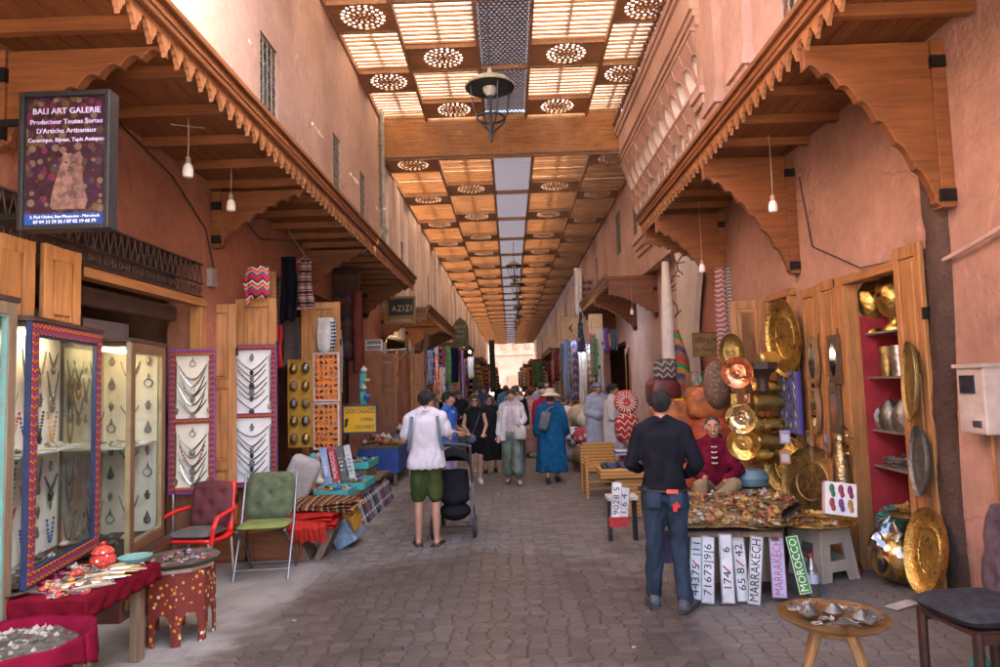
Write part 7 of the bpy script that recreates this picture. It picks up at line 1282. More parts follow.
def torso(mb, J, g=0., hem=None, w=1.0, fl=0.):
    P_ = [J['pelvis'] + V3(0, 0, -.06), J['pelvis'], J['waist'], J['chest'], J['chest'].lerp(J['neck'], .5), J['neck'] + V3(0, 0, -.03)]; R_ = [.148, .160, .14, .165, .155, .075]
    if hem is not None: P_[0] = J['pelvis'] + V3(0, 0, hem); R_[0] = .182 + fl; R_[1] = .176 + fl; R_[2] = .15 + fl * .4
    Q, S = [], []
    for i in range(len(P_) - 1):
        for k in range(4): Q.append(P_[i].lerp(P_[i + 1], k / 4)); S.append((R_[i] + (R_[i + 1] - R_[i]) * k / 4) * w + g)
    Q.append(P_[-1]); S.append(R_[-1] + g)
    b = len(mb.v); mb.tube(Q, S, 18, flat=.66)
    limb(mb, [J['msh'], J['psh']], [.055 + g, .055 + g])
    mb.tube([J['neck'] + V3(0, .0, .03), J['psh'] + V3(0, 0, .01)], [.06 + g * .5, .05 + g], 10); mb.tube([J['neck'] + V3(0, .0, .03), J['msh'] + V3(0, 0, .01)], [.06 + g * .5, .05 + g], 10)
def hand(mb, wr, el, side, curl=.6, toward=None):
    d = (wr - el).normalized(); fw = toward or V3(0, -1, 0); lat = d.cross(fw); lat = lat.normalized() if lat.length > .05 else d.orthogonal().normalized(); pn = lat.cross(d).normalized()
    Mh = Matrix((lat, d, pn)).transposed().to_4x4(); Mh.translation = wr; pal = MB(); pal.ball((0, .05, 0), (.040, .055, .016), 12, M=Mh)
    fg = MB()
    for i in range(4):
        x = (i - 1.5) * .019; L = (.062, .075, .07, .055)[i]; p0 = Vector((x * .9, .075, 0)); p1 = p0 + Vector((x * .1, L * .42, .006)); a = curl; p2 = p1 + Vector((0, math.cos(a) * L * .34, math.sin(a) * L * .34)); p3 = p2 + Vector((0, math.cos(a * 1.9) * L * .3, math.sin(a * 1.9) * L * .3)); fg.tube([p0, p1, p2, p3], [.0095, .009, .0082, .006], 7, M=Mh)
    s = side; p0 = Vector((s * .03, .025, .004)); fg.tube([p0, p0 + Vector((s * .022, .022, .012)), p0 + Vector((s * .022, .048, .024)), p0 + Vector((s * .012, .066, .032))], [.012, .011, .009, .006], 7, M=Mh)
    mb.add(pal.v, pal.f); return fg
def person(label, loc, rz, H, skin, pose={}, top=None, bottom=None, shoes=None, hair='short', hairm=HAIRB, face=False, glasses=False, curl=.7, head_rz=0., head_tilt=0., vox=.014, width=1.0, seed=1, smile=False, fem=False):
    J = std(); J.update(pose); J = {k: Vector(v) for k, v in J.items()}
    for c, s in (('p', 1), ('m', -1)):
        for k in ('sh', 'hip'): J[c + k].x *= width if fem is False else width * .92
    S = H / 1.70
    base = bpy.data.objects.new('person', None)
    # ---- body
    mb = MB(); torso(mb, J, -.006, w=width); limb(mb, [J['neck'] + V3(0, .005, -.04), J['head'] + V3(0, .02, -.05)], [.056, .05])
    Hm = Matrix.Translation(J['head']) @ Matrix.Rotation(head_rz, 4, 'Z') @ Matrix.Rotation(head_tilt, 4, 'X')
    mb.ball((0, .015, .02), (.074, .094, .088), 18, M=Hm); mb.ball((0, -.012, -.025), (.062, .075, .085), 16, M=Hm); mb.ball((0, -.05, -.075), (.035, .03, .03), 12, M=Hm); mb.tube([(0, -.078, .03), (0, -.098, -.005), (0, -.106, -.022), (0, -.088, -.032)], [.012, .013, .016, .012], 8, M=Hm)
    for s in (-1, 1): mb.ball((s * .078, .012, .0), (.012, .024, .034), 10, M=Hm); mb.ball((s * .04, -.062, -.01), (.024, .02, .02), 8, M=Hm)
    ex = MB()
    for c, s in (('p', 1), ('m', -1)):
        limb(mb, [J[c + 'sh'], J[c + 'el'], J[c + 'wr']], [.046, .036, .026]); f = hand(mb, J[c + 'wr'], J[c + 'el'], -s if True else s, curl); ex.add(f.v, f.f)
        limb(mb, [J[c + 'hip'], J[c + 'hip'].lerp(J[c + 'kn'], .5), J[c + 'kn'], J[c + 'kn'].lerp(J[c + 'an'], .35) + V3(0, .012, 0), J[c + 'an']], [.082 * width, .068 * width, .05, .051, .034])
        limb(mb, [J[c + 'an'] + V3(0, .03, -.045), J[c + 'an'].lerp(J[c + 'toe'], .5) + V3(0, 0, -.005), J[c + 'toe']], [.034, .038, .028], flat=.7)
    bm_ = remesh(mb, vox, 3, extra=ex); o = bm_.build('person', skin, world=False, smooth=180); o.location = (*loc[:2], loc[2] if len(loc) > 2 else 0); o.rotation_euler = (0, 0, rz); o.scale = (S, S, S); tag(o, label, 'person')
    def child(m_, name, mt, solid=0, smooth=180): return m_.build(name, mt, o, world=False, smooth=smooth, solid=solid)
    # ---- top
    if top:
        mt, slv, g, hem, fold = top['m'], top.get('sleeve', 1), top.get('g', .012), top.get('hem', -.04), top.get('fold', .006); mb = MB(); torso(mb, J, g, hem, width, top.get('flare', 0.))
        for c in 'pm':
            sh, el, wr = J[c + 'sh'], J[c + 'el'], J[c + 'wr']; k = top.get('cuff', 1.0)
            if slv >= 1: limb(mb, [sh, el, wr.lerp(el, .06)], [.058 + g, .046 + g * 1.1, .034 + g * k])
            elif slv > 0: limb(mb, [sh, sh.lerp(el, slv)], [.058 + g, .05 + g * 1.2])
        child(remesh(mb, .016, 3, fold, seed), top.get('name', 'shirt'), mt)
        if top.get('collar'): mb = MB(); nk = J['neck'] + V3(0, .004, .028); mb.tube([nk + V3(.062 * math.cos(a), .062 * math.sin(a), .0) for a in [q * PI / 8 for q in range(16)]], .016, 8, closed=True); child(mb, 'collar', top.get('collar'))
    if bottom:
        mt, kind, L, g = bottom['m'], bottom['kind'], bottom.get('len', 1.), bottom.get('g', .012); mb = MB()
        if kind == 'trousers':
            mb.tube([J['pelvis'] + V3(0, 0, -.09), J['pelvis'], J['pelvis'] + V3(0, 0, .035)], [.14 * width + g, .160 * width + g, .148 * width + g], 18, flat=.68)
            for c in 'pm':
                hp, kn, an = J[c + 'hip'], J[c + 'kn'], J[c + 'an'] + V3(0, .0, -.02)
                if L <= .55: e = hp.lerp(kn, L / .5); limb(mb, [hp, hp.lerp(e, .5), e], [.092 * width + g, .085 * width + g, .075 * width + g * 1.6])
                else: e = kn.lerp(an, (L - .5) / .5); fl = bottom.get('flare', 0); limb(mb, [hp, hp.lerp(kn, .5), kn, kn.lerp(e, .5) + V3(0, .008, 0), e], [.092 * width + g, .08 * width + g, .06 + g + fl * .4, .055 + g + fl * .7, .05 + g + fl])
            child(remesh(mb, .016, 3, bottom.get('fold', .006), seed + 3), bottom.get('name', 'trousers'), mt)
        else:
            z1 = (J['pelvis'].z + .1) if kind == 'skirt' else J['neck'].z - .02; z0 = L; pc = J['pelvis']; amp = bottom.get('amp', .03); wd = bottom.get('hemw', .26)
            def rob(u, v):
                a = 2 * PI * u; z = z0 + (z1 - z0) * v; t = 1 - v; rx = (.165 * width + g) + (wd - .165) * t ** .8; ry = rx * .72
                if kind == 'robe' and v > .75: q = (v - .75) / .25; rx = rx * (1 - .15 * q) ; ry *= 1 - .1 * q
                f = 1 + amp * 2.4 * t * math.sin(a * 7 + seed + 2 * v) + amp * t * math.sin(a * 13 + seed * 2 + 3 * v)
                return (pc.x + rx * f * math.cos(a), pc.y + ry * f * math.sin(a), z + .01 * math.sin(a * 5 + seed) * t)
            mb.grid(rob, 64, 24); child(mb, bottom.get('name', 'skirt'), mt, solid=.008)
    if shoes:
        for c in 'pm':
            mb = MB(); an, toe = J[c + 'an'], J[c + 'toe']; hp = an + V3(0, .045, 0); hp.z = toe.z + (an.z - .085) * .3 
            dirn = (toe - an); dirn.z = 0; dirn = dirn.normalized() if dirn.length > .01 else V3(0, -1, 0); lat = V3(-dirn.y, dirn.x, 0); Ms = Matrix((lat, -dirn, V3(0, 0, 1))).transposed().to_4x4(); Ms.translation = V3(an.x, an.y, max(0, toe.z - .03) + (0 if toe.z < .06 else 0))
            if shoes['kind'] == 'sandal': mb.box((0, -.06, .006), (.09, .27, .016), M=Ms); mb.tube([(-.045, -.07, .01), (-.03, -.09, .06), (.03, -.09, .06), (.045, -.07, .01)], .012, 6, M=Ms, flat=.5); child(mb, 'sandal', shoes['m'])
            else:
                mb.tube([(0, .07, .045), (0, .04, .05), (0, -.06, .048), (0, -.15, .035), (0, -.19, .028)], [.036, .045, .046, .042, .02], 12, M=Ms, flat=.85); mb.tube([(0, .035, .05), (0, .025, .105)], [.044, .042], 12, M=Ms)
                sh = child(remesh(mb, .012, 3), 'shoe', shoes['m']); mb = MB(); mb.tube([(0, .075, .012), (0, .03, .012), (0, -.08, .012), (0, -.17, .012), (0, -.195, .014)], [.03, .046, .047, .042, .018], 14, M=Ms, flat=.3); mb.build('sole', shoes.get('sole', WHITE), sh, world=False)
    # ---- hair
    rr = random.Random(seed)
    if hair in ('short', 'long', 'bun', 'short_side'):
        mb = MB(); mb.ball((0, .028, .036), (.083, .098, .088), 18, M=Hm); mb.ball((0, .052, .008), (.072, .058, .066), 14, M=Hm); mb.tube([(-.05, -.055, .082), (0, -.07, .092), (.05, -.055, .082)], .026, 8, M=Hm)
        for k in range(26): a = rr.uniform(0, 6.28); e = rr.uniform(.1, 1.4); mb.ball((.074 * math.cos(a) * math.cos(e), .03 + .088 * math.sin(a) * math.cos(e), .04 + .08 * math.sin(e)), .02, 6, M=Hm)
        for s in (-1, 1): mb.ball((s * .076, .0, .025), (.014, .022, .04), 8, M=Hm)
        if hair == 'long':
            for s in (-1, 1): mb.tube([(s * .06, .02, .06), (s * .088, .015, -.03), (s * .092, .0, -.13), (s * .088, -.03, -.23)], [.03, .036, .038, .018], 10, M=Hm)
            mb.tube([(0, .07, .03), (0, .095, -.08), (0, .09, -.22)], [.06, .07, .045], 12, M=Hm, flat=.6)
        if hair == 'bun': mb.ball((0, .125, .02), (.05, .045, .045), 12, M=Hm)
        lk = MB()
        for k in range(150):
            a = rr.uniform(0, 6.28); e = rr.uniform(-.25, 1.5); p = Vector((.078 * math.cos(a) * math.cos(e), .03 + .093 * math.sin(a) * math.cos(e), .036 + .088 * math.sin(e)))
            if p.y < -.03 and p.z < .06: continue
            t_ = Vector((rr.uniform(-.3, .3), rr.uniform(-.5, .5) - (.4 if e > .9 else 0), -.9 if e < .8 else -.1)).normalized() * rr.uniform(.02, .04); n_ = Vector((p.x, p.y - .03, p.z - .03)).normalized() * .008
            lk.tube([p, p + t_ * .5 + n_, p + t_ + n_ * .4], [.007, .006, .002], 5, M=Hm)
        child(remesh(mb, .011, 2, .003, seed, extra=lk), 'hair', hairm)
    elif hair == 'cropped':
        mb = MB(); mb.ball((0, .032, .037), (.081, .094, .087), 16, M=Hm); mb.ball((0, .055, -.005), (.073, .058, .07), 12, M=Hm); child(remesh(mb, .010, 1), 'hair', hairm)
    elif hair in ('cap', 'sunhat', 'skullcap', 'baseball'):
        mb = MB(); mb.ball((0, .05, -.01), (.078, .06, .085), 14, M=Hm); child(remesh(mb, .012, 2), 'hair', HAIRB if hairm in (HAIRB,) else HAIRBR)
        mb = MB()
        if hair == 'sunhat': mb.lathe([(.20, .02), (.17, .04), (.10, .062), (.095, .1), (.085, .14), (.05, .155), (.0001, .158)], (0, .01, 0), 24, M=Hm, sy=1.1); child(mb, 'sun_hat', hairm, solid=.006)
        else:
            mb.lathe([(.088, .035), (.09, .06), (.08, .1), (.05, .125), (.0001, .132)], (0, .012, 0), 18, M=Hm, sy=1.14)
            if hair == 'baseball': mb.tube([(0, -.07, .05), (0, -.16, .038)], [.06, .045], 10, M=Hm, flat=.15)
            child(mb, 'cap', hairm, solid=.006)
    if face or glasses:
        for s in (-1, 1):
            if glasses: continue
            e = MB(); e.ball((s * .031, -.0795, .012), (.014, .006, .0075), 10, M=Hm); eo = child(e, 'eye', EYEW); e = MB(); e.ball((s * .031, -.0845, .012), (.0065, .003, .0065), 8, M=Hm); e.build('iris', EYEM, eo, world=False)
            b = MB(); b.tube([(s * .015, -.083, .032), (s * .033, -.084, .037), (s * .05, -.072, .03)], [.004, .005, .003], 6, M=Hm); child(b, 'eyebrow', HAIRB if hair != 'sunhat' else HAIRBR)
        b = MB()
        if smile: b.tube([(-.03, -.076, -.046), (-.015, -.086, -.056), (0, -.089, -.058), (.015, -.086, -.056), (.03, -.076, -.046)], [.004, .009, .01, .009, .004], 8, M=Hm); mo = child(b, 'mouth', LIPM); t = MB(); t.tube([(-.02, -.087, -.052), (0, -.0955, -.055), (.02, -.087, -.052)], [.004, .0055, .004], 6, M=Hm); t.build('teeth', TEETH, mo, world=False)
        else: b.tube([(-.022, -.078, -.05), (-.008, -.087, -.049), (.008, -.087, -.049), (.022, -.078, -.05)], [.004, .0075, .0075, .004], 8, M=Hm); child(b, 'mouth', LIPM)
    if glasses:
        b = MB()
        for s in (-1, 1): b.ball((s * .033, -.088, .012), (.028, .01, .02), 12, M=Hm); b.tube([(s * .055, -.08, .016), (s * .08, .0, .014)], .004, 5, M=Hm)
        b.tube([(-.02, -.095, .016), (.02, -.095, .016)], .004, 5, M=Hm); child(b, 'sunglasses', SHADES)
    return o, J, Hm
def add(o, mb, name, m_, **k): return mb.build(name, m_, o, world=False, **k)
DENIM = mat('dark_denim', (.018, .035, .062), .85, var=.35, scale=7, bump=.3, bscale=200); BLKSH = cloth('black_shirt', (.012, .013, .019), var=.3)
SNEAK = mat('grey_sneaker', (.10, .10, .11), .7, var=.3); SOLEG = mat('dark_sole', (.05, .05, .05), .7)
# man in black, back to the camera
o, J, Hm = person('person in a black shirt and dark jeans standing before the brass stall', (1.18, 5.33), PI - .22, 1.665, SKIN, dict(pel=(.255, .0, 1.13), pwr=(.19, -.25, 1.06), mel=(-.265, .03, 1.13), mwr=(-.17, -.2, 1.02), pan=(.12, -.04, .085), ptoe=(.16, -.19, .03), man=(-.12, .06, .085), mtoe=(-.19, -.09, .03)), dict(m=BLKSH, sleeve=1, g=.010, hem=-.03, fold=.008, collar=BLKSH), dict(m=DENIM, kind='trousers', len=.945, g=.012, flare=.004, fold=.013), dict(kind='shoe', m=SNEAK, sole=SOLEG), 'short', HAIRB, head_tilt=.12, seed=3, width=.98)
b = MB(); b.tube([V3(.193 * math.cos(a), .136 * math.sin(a), .935) for a in [q * PI / 12 for q in range(24)]], .021, 8, closed=True, flat=.5); add(o, b, 'belt', mat('black_belt', (.02, .016, .014), .5))
for s in (-1, 1):
    b = MB(); b.grid(lambda u, v: (s * .085 + (u - .5) * .115, .128 + .014 * math.cos((u - .5) * 3) - .0 * v + .016 * (1 - v) * math.sin(PI * v), .80 + .13 * v), 6, 6); add(o, b, 'back_pocket', DENIM, solid=.004)
b = MB(); b.box((-.085, .15, .83), (.05, .006, .045), rot=(0, .6, 0)); b.box((-.075, .152, .80), (.03, .006, .03), rot=(0, .2, 0)); add(o, b, 'red_emblem', mat('red_embroidery', (.55, .03, .03), .7), smooth=0)
b = MB(); b.box((-.06, .147, .938), (.09, .02, .03)); add(o, b, 'red_tag', mat('red_tag', (.5, .08, .04), .6), smooth=0)
# man in white shirt
LILACS = cloth('pale_lilac_shirt', (.55, .50, .54), var=.1)
o, J, Hm = person('person in a pale shirt and green shorts standing behind a black pushchair', (-.98, 7.62), PI + .05, 1.72, SKIN, dict(mel=(-.27, -.04, 1.16), mwr=(-.16, -.27, 1.2), pel=(.255, -.03, 1.14), pwr=(.15, -.26, 1.14), head=(-.02, -.03, 1.575), pan=(.10, .02, .085), ptoe=(.13, -.14, .03), man=(-.1, .05, .085), mtoe=(-.15, -.1, .03)), dict(m=LILACS, sleeve=.7, g=.018, hem=-.09, fold=.009, flare=.034, collar=LILACS), dict(m=cloth('moss_shorts', (.05, .066, .022), var=.3), kind='trousers', len=.44, g=.012, fold=.01, name='shorts'), dict(kind='sandal', m=mat('black_sandal', (.03, .028, .026), .6)), 'short', HAIRB, head_rz=-.5, head_tilt=.2, seed=6, width=.97)
b = MB(); b.tube([V3(.14, .115, 1.42), V3(.155, .135, 1.3), V3(.17, .128, 1.15), V3(.19, .06, 1.04)], .018, 6, flat=.4); add(o, b, 'strap', mat('blue_grey_strap', (.12, .16, .19), .7)); b = MB(); b.tube([V3(-.14, .115, 1.42), V3(-.155, .135, 1.3), V3(-.17, .128, 1.15), V3(-.19, .06, 1.04)], .018, 6, flat=.4); add(o, b, 'strap', mat('blue_grey_strap', (.12, .16, .19), .7))
# pushchair
T = thing('pushchair', 'black pushchair with grey wheels in front of the man in the pale shirt', 'pushchair', (-.68, 8.1, 0)); BF = cloth('black_pram_fabric', (.015, .015, .018)); 
for x, y in ((-.96, 7.95), (-.47, 7.95), (-.9, 8.6), (-.53, 8.6)):
    W_ = MB(); W_.tube([(x, y + .11 * math.cos(a), .125 + .11 * math.sin(a)) for a in [q * PI / 10 for q in range(20)]], .022, 8, closed=True); w2 = W_.build('wheel', mat('pram_tyre', (.04, .04, .045), .7), T); MB().tube([(x - .02, y, .125), (x + .02, y, .125)], .07, 14).build('rim', mat('pram_rim', (.28, .3, .33), .4, .5), w2)
for s, x in ((-1, -.93), (1, -.5)): MB().tube([(x, 7.9, .14), (x, 8.15, .6), (x * 1.0, 7.92, 1.0), (x, 7.86, 1.06)], .016, 8).build('frame_tube', mat('pram_frame', (.25, .26, .28), .35, .8), T)
MB().tube([(-.93, 7.86, 1.06), (-.8, 7.84, 1.08), (-.6, 7.84, 1.08), (-.5, 7.86, 1.06)], .02, 8).build('handle', BLACKP, T)
b = MB(); b.tube([(-.715, 8.1, .38), (-.715, 8.16, .5), (-.715, 8.22, .75)], [.14, .19, .17], 16, flat=.55); b.ball((-.715, 8.2, .42), (.19, .2, .1), 14); remesh(b, .02, 4, .006, 2).build('seat', BF, T, smooth=180); b = MB(); b.grid(lambda u, v: (-.715 + .2 * math.cos(PI * u), 8.02 + .42 * v, .80 + .22 * math.sin(PI * u) * math.sin(PI * (.2 + .75 * v))), 18, 12); b.build('hood', BF, T, solid=.012, smooth=80); b = MB(); b.ball((-.715, 8.2, .26), (.19, .25, .11), 14); b.build('basket', BF, T); MB().tube([(-.47, 7.95, .125), (-.96, 7.95, .125)], .012, 6).build('axle', IRON, T)
# seated vendor
MAR = cloth('maroon_tunic', (.15, .009, .026), var=.4); KH = cloth('khaki_trousers', (.26, .19, .11))
vend = dict(pelvis=(0, 0, .50), waist=(0, -.02, .64), chest=(0, -.05, .84), neck=(0, -.07, 1.02), head=(0, -.10, 1.155), psh=(.165, -.05, .955), msh=(-.165, -.05, .955), pel=(.235, -.08, .70), pwr=(.12, -.30, .64), mel=(-.24, -.06, .70), mwr=(-.13, -.26, .67), phip=(.09, -.03, .5), mhip=(-.09, -.03, .5), pkn=(.18, -.42, .62), mkn=(-.15, -.44, .60), pan=(-.03, -.50, .46), ptoe=(-.18, -.58, .44), man=(-.16, -.46, .12), mtoe=(-.17, -.6, .04))
o, J, Hm = person('person in a maroon tunic sitting and smiling behind the brass stall', (2.14, 7.2, .09), -.28, 1.70, SKIN, vend, dict(m=MAR, sleeve=1, g=.012, hem=-.03, fold=.012, cuff=1.8, name='tunic'), dict(m=KH, kind='trousers', len=.97, g=.016), dict(kind='shoe', m=mat('striped_sock', (.35, .33, .4), .8), sole=mat('tan_sole', (.3, .2, .12), .7)), 'cropped', mat('dark_grey_hair', (.035, .03, .028), .6), face=True, smile=True, seed=9, head_tilt=-.05, curl=.9, width=.88, vox=.010)
for k in range(4): b = MB(); b.tube([V3(-.028, -.188 - .006 * k, .97 - k * .055), V3(0, -.2 - .006 * k, .965 - k * .055), V3(.028, -.188 - .006 * k, .97 - k * .055)], .008, 6); add(o, b, 'knot_button', mat('white_braid', (.6, .55, .52), .7))
b = MB(); b.bb((1.9, 7.0, 0), (2.4, 7.5, .44)); tag(b.build('crate', W_OLD, smooth=0, bevel=.01), 'wooden crate the vendor sits on', 'crate'); tag(MB().lathe([(.0001, 0), (.16, .02), (.18, .1), (.13, .18), (.0001, .2)], (2.5, 7.15, .62), 16).build('blue_bag', mat('blue_grey_bag', (.12, .2, .24), .6), parent=None), 'blue grey bag beside the seated vendor', 'bag'); tag(MB().bb((2.36, 7.02, 0), (2.66, 7.3, .615)).build('crate', W_OLD, smooth=0, bevel=.01), 'wooden crate under the blue grey bag', 'crate')
# two women walking towards us
o, J, Hm = person('person in a black sleeveless top, black shorts and sunglasses walking this way', (-.66, 12.0), .08, 1.58, SKINL, dict(pel=(.22, .0, 1.13), pwr=(.16, -.17, .98), mel=(-.22, .03, 1.12), mwr=(-.14, -.19, 1.0), pkn=(.09, .03, .49), pan=(.08, .16, .12), ptoe=(.09, .02, .04), mkn=(-.09, -.09, .49), man=(-.1, -.08, .085), mtoe=(-.11, -.24, .03)), dict(m=cloth('black_top', (.015, .014, .016)), sleeve=0, g=.012, hem=-.03), dict(m=cloth('black_shorts', (.014, .013, .015)), kind='trousers', len=.3, g=.018, name='shorts'), dict(kind='shoe', m=mat('white_sneaker', (.62, .60, .58), .6)), 'long', HAIRBR, face=True, glasses=True, seed=11, width=.96, fem=True)
b = MB(); b.ball((-.08, -.19, .88), (.10, .05, .09), 12); g = add(o, b, 'shoulder_bag', mat('grey_blue_bag', (.12, .14, .18), .6)); b = MB(); b.tube([V3(.12, -.05, 1.42), V3(.06, -.13, 1.25), V3(-.06, -.16, .96)], .006, 6); add(o, b, 'bag_strap', mat('grey_blue_bag', (.12, .14, .18), .6))
CARD = cloth('white_cardigan', (.62, .58, .57), var=.1)
o, J, Hm = person('person in a white cardigan and grey green culottes carrying a cloth bag', (.0, 12.0), -.1, 1.66, SKINL, dict(pel=(.24, .0, 1.14), pwr=(.17, -.2, 1.08), mel=(-.23, .04, 1.1), mwr=(-.24, -.06, .86), pkn=(.1, -.1, .5), pan=(.12, -.12, .085), ptoe=(.15, -.27, .03), mkn=(-.09, .03, .49), man=(-.1, .13, .11), mtoe=(-.11, .0, .04)), dict(m=cloth('lilac_top', (.50, .42, .44)), sleeve=0, g=.012, hem=-.02), dict(m=mat('grey_green_satin', (.14, .17, .135), .45, var=.3, scale=5), kind='trousers', len=.82, g=.035, flare=.045, fold=.012, name='culottes'), dict(kind='shoe', m=mat('tan_sandal', (.42, .3, .24), .6), sole=mat('dark_sandal_sole', (.08, .06, .05), .6)), 'bun', HAIRBR, face=True, seed=12, fem=True)
mb = MB()
for c, s in (('p', 1), ('m', -1)):
    limb(mb, [J[c + 'sh'], J[c + 'el'], J[c + 'wr'].lerp(J[c + 'el'], .1)], [.07, .06, .052]); mb.tube([V3(s * .10, -.075, 1.40), V3(s * .12, -.115, 1.2), V3(s * .145, -.105, .98), V3(s * .16, -.09, .78)], [.045, .05, .055, .06], 10, flat=.45)
mb.grid(lambda u, v: ((.19 + .02 * v) * math.cos(PI * u), .03 + (.115) * math.sin(PI * u), 1.42 - .62 * v), 16, 10); mb.tube([V3(-.12, .07, 1.4), V3(.12, .07, 1.4)], .05, 8); mb.tube([V3(0, .1, 1.38), V3(0, .12, .8)], [.1, .13], 12, flat=.25)
add(o, remesh(mb, .016, 3, .008, 4), 'cardigan', CARD, smooth=180)
b = MB(); cushion(b, .22, .25, .11, 0, Matrix.Translation((.17, -.24, .93)) @ Matrix.Rotation(PI / 2, 4, 'X')); add(o, b, 'cloth_bag', cloth('cream_canvas', (.55, .51, .46))); b = MB(); b.tube([V3(.08, -.24, 1.0), V3(.15, -.22, 1.15), V3(.24, -.24, 1.0)], .012, 6); add(o, b, 'bag_handle', cloth('cream_canvas', (.55, .51, .46)))
# blue robe walking away
BLUE = cloth('petrol_robe', (.012, .095, .21), var=.35)
o, J, Hm = person('person in a long blue robe and pale sun hat walking away down the alley', (.70, 12.0), PI - .12, 1.62, SKIN, dict(pel=(.25, .0, 1.12), pwr=(.27, -.06, .90), mel=(-.25, .02, 1.12), mwr=(-.26, -.08, .92), man=(-.08, -.08, .085), mtoe=(-.1, -.22, .03), pan=(.08, .14, .13), ptoe=(.09, .0, .04)), dict(m=BLUE, sleeve=1, g=.022, hem=-.06, fold=.012, cuff=2.0, name='robe_top'), dict(m=BLUE, kind='robe', len=.20, g=.03, hemw=.255, amp=.04, name='robe'), dict(kind='shoe', m=mat('black_shoe', (.015, .014, .014), .5), sole=SOLEG), 'sunhat', mat('straw_hat', (.55, .46, .36), .8, var=.15), seed=14)
b = MB(); cushion(b, .2, .36, .14, 0, Matrix.Translation((.10, .22, 1.15)) @ Matrix.Rotation(PI / 2 + .1, 4, 'X') @ Matrix.Rotation(.25, 4, 'Z')); add(o, b, 'backpack', mat('grey_backpack', (.10, .11, .13), .7)); b = MB(); b.tube([V3(-.1, .08, 1.43), V3(.0, .18, 1.38), V3(.1, .21, 1.3)], .018, 6); add(o, b, 'backpack_strap', mat('grey_backpack', (.10, .11, .13), .7)); b = MB(); b.tube([V3(.07 * math.cos(a), .07 * math.sin(a), 1.47) for a in [q * PI / 8 for q in range(16)]], .03, 8, closed=True); add(o, b, 'scarf', cloth('rose_scarf', (.45, .12, .15)))
# background walkers
WALK = dict(pkn=(.1, -.1, .5), pan=(.1, -.1, .085), ptoe=(.12, -.25, .03), man=(-.1, .16, .12), mtoe=(-.11, .03, .04)); WALK2 = dict(mkn=(-.1, -.1, .5), man=(-.1, -.1, .085), mtoe=(-.12, -.25, .03), pan=(.1, .16, .12), ptoe=(.11, .03, .04)); HOLD = dict(pel=(.24, 0, 1.13), pwr=(.1, -.2, 1.1), mel=(-.24, 0, 1.13), mwr=(-.1, -.2, 1.08))
def shirt(n, c, s=1, **k): return dict(m=cloth(n, c), sleeve=s, g=k.pop('g', .011), hem=k.pop('hem', -.05), **k)
def trs(n, c, L=1., **k): return dict(m=cloth(n, c), kind='trousers', len=L, **k)
DS = dict(kind='shoe', m=mat('dark_shoe', (.03, .026, .024), .5), sole=SOLEG); LS = dict(kind='shoe', m=mat('pale_shoe', (.5, .47, .44), .6))
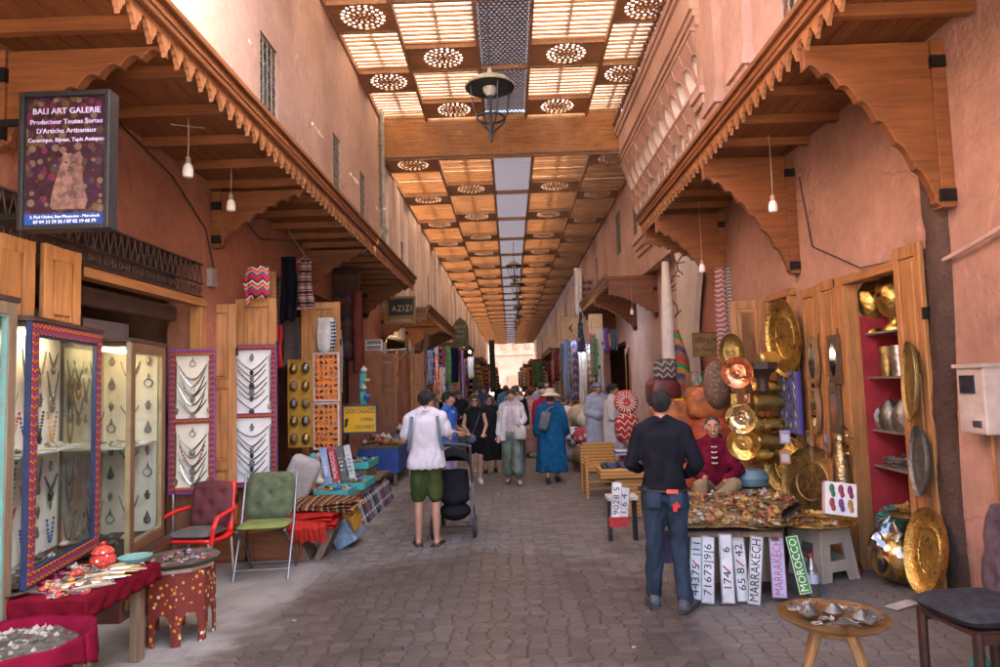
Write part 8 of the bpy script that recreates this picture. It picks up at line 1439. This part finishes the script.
bgp = [
 ('person in a dark sleeveless dress and sunglasses behind the woman in black shorts', (-.45, 13.6), 0, 1.55, SKINL, WALK2, shirt('dark_dress_top', (.02, .018, .02), 0), dict(m=cloth('dark_dress', (.02, .018, .02)), kind='skirt', len=.28, hemw=.24, g=.02, name='dress'), DS, 'long', HAIRBR, True, True),
 ('person in a dark cap and black jacket just behind the white cardigan', (.10, 14.6), .1, 1.70, SKINL, WALK, shirt('white_tee', (.55, .53, .5), .4), trs('slate_trousers', (.05, .05, .06)), DS, 'baseball', mat('dark_cap', (.03, .03, .04), .7), True, True),
 ('person in a dark jacket and loose grey brown trousers standing at the left', (-1.25, 16.0), .5, 1.62, SKIN, HOLD, shirt('black_jacket', (.018, .018, .024), 1, g=.03), trs('grey_brown_trousers', (.12, .1, .09), .97, g=.03, flare=.04), LS, 'baseball', mat('charcoal_cap', (.04, .04, .045), .7), True, False),
 ('person in a pink flowered long dress seen from behind', (.46, 16.2), PI, 1.62, SKINL, WALK, dict(m=spots('pink_flowers', (.42, .24, .21), [(.3, .08, .08), (.5, .35, .3), (.25, .2, .14)], 30), sleeve=.4, g=.014, hem=-.04), dict(m=spots('pink_flowers', (.42, .24, .21), [(.3, .08, .08)], 30), kind='skirt', len=.12, hemw=.3, g=.02, name='dress'), LS, 'bun', HAIRBR, False, False),
 ('person in a pale blue shirt walking away beyond the pink dress', (.85, 19), PI, 1.74, SKIN, WALK2, shirt('sky_shirt', (.28, .38, .55), .55), trs('tan_chinos', (.25, .19, .13)), DS, 'short', HAIRBR, False, False),
 ('person in a red top half hidden beyond the blue robed walker', (.72, 15.3), PI, 1.60, SKIN, WALK, shirt('red_top', (.42, .02, .05), 1), trs('black_leggings', (.02, .02, .022)), DS, 'cap', mat('straw_cap', (.42, .34, .24), .8), False, False),
 ('person in a bright blue T-shirt just beyond the man in the pale shirt', (-.98, 10.4), 1.2, 1.66, SKIN, HOLD, shirt('cobalt_tee', (.05, .13, .42), .5), trs('lilac_trousers', (.3, .22, .34)), LS, 'short', HAIRB, True, False),
 ('person in a pale blue robe and cap standing among the stuffed sacks', (1.72, 13.4), .35, 1.72, SKIND, HOLD, shirt('pale_blue_robe', (.33, .36, .44), 1, g=.03, cuff=1.8), dict(m=cloth('pale_blue_robe', (.33, .36, .44)), kind='robe', len=.1, hemw=.28, g=.045, name='robe'), DS, 'skullcap', mat('blue_skullcap', (.16, .2, .33), .8), True, False),
 ('person in a white robe beside the round red cushion', (1.78, 11.8), 1.3, 1.70, SKIND, HOLD, shirt('white_robe', (.45, .43, .42), 1, g=.03), dict(m=cloth('white_robe', (.45, .43, .42)), kind='robe', len=.1, hemw=.27, g=.045, name='robe'), DS, 'short', HAIRB, False, False),
 ('person in a navy top walking left of the far crowd', (-.9, 22), 0, 1.68, SKIN, WALK, shirt('navy_top', (.03, .05, .14), .5), trs('beige_trousers', (.3, .25, .18)), LS, 'short', HAIRB, True, False),
 ('person in a denim jacket walking away behind the women', (-.15, 20), PI, 1.70, SKIN, WALK2, shirt('denim_jacket', (.07, .14, .25), 1, g=.024), trs('blue_jeans', (.05, .09, .17)), DS, 'short', HAIRBR, False, False),
 ('person in a white top far along the left stalls', (-1.3, 25), .6, 1.64, SKINL, HOLD, shirt('far_white_top', (.6, .58, .55), .5), trs('far_black', (.02, .02, .025)), DS, 'long', HAIRB, True, False),
 ('person in a mustard top far down the middle of the alley', (.25, 27), 0, 1.66, SKIN, WALK, shirt('mustard_top', (.42, .24, .04), .6), trs('far_grey', (.1, .1, .11)), DS, 'short', HAIRB, True, False),
 ('person in a green robe far down by the right stalls', (1.4, 26), -.5, 1.68, SKIND, HOLD, shirt('green_robe', (.05, .17, .09), 1, g=.03), dict(m=cloth('green_robe', (.05, .17, .09)), kind='robe', len=.1, hemw=.28, g=.04, name='robe'), DS, 'skullcap', mat('white_skullcap', (.55, .53, .5), .8), True, False),
 ('person in a crimson dress far down right of centre', (.9, 32), .1, 1.65, SKIN, WALK2, shirt('crimson_top', (.38, .03, .07), .8), dict(m=cloth('crimson_dress', (.38, .03, .07)), kind='skirt', len=.2, hemw=.25, g=.02, name='dress'), DS, 'long', HAIRB, False, False),
 ('person in black far down left of centre', (-.6, 35), PI, 1.72, SKIN, WALK, shirt('far_black_top', (.015, .015, .018), 1), trs('far_denim', (.04, .07, .13)), DS, 'short', HAIRB, False, False)]
for i, (lb, loc, rz, H_, sk, ps, tp_, bt, sh_, hr, hm, fc, gls) in enumerate(bgp):
    o, J, Hm = person(lb, loc, rz, H_, sk, ps, tp_, bt, sh_, hr, hm, fc, gls, seed=20 + i, vox=.018)
    if i == 1:
        mb = MB()
        for c, s in (('p', 1), ('m', -1)): limb(mb, [J[c + 'sh'], J[c + 'el'], J[c + 'wr'].lerp(J[c + 'el'], .08)], [.076, .064, .05]); mb.tube([V3(s * .12, -.09, 1.41), V3(s * .14, -.12, 1.2), V3(s * .16, -.11, .86)], [.05, .055, .06], 10, flat=.5)
        mb.tube([V3(0, .06, 1.42), V3(0, .08, .86)], [.16, .17], 14, flat=.45); add(o, remesh(mb, .018, 3, .008, 7), 'jacket', cloth('open_black_jacket', (.015, .015, .02)), smooth=180)
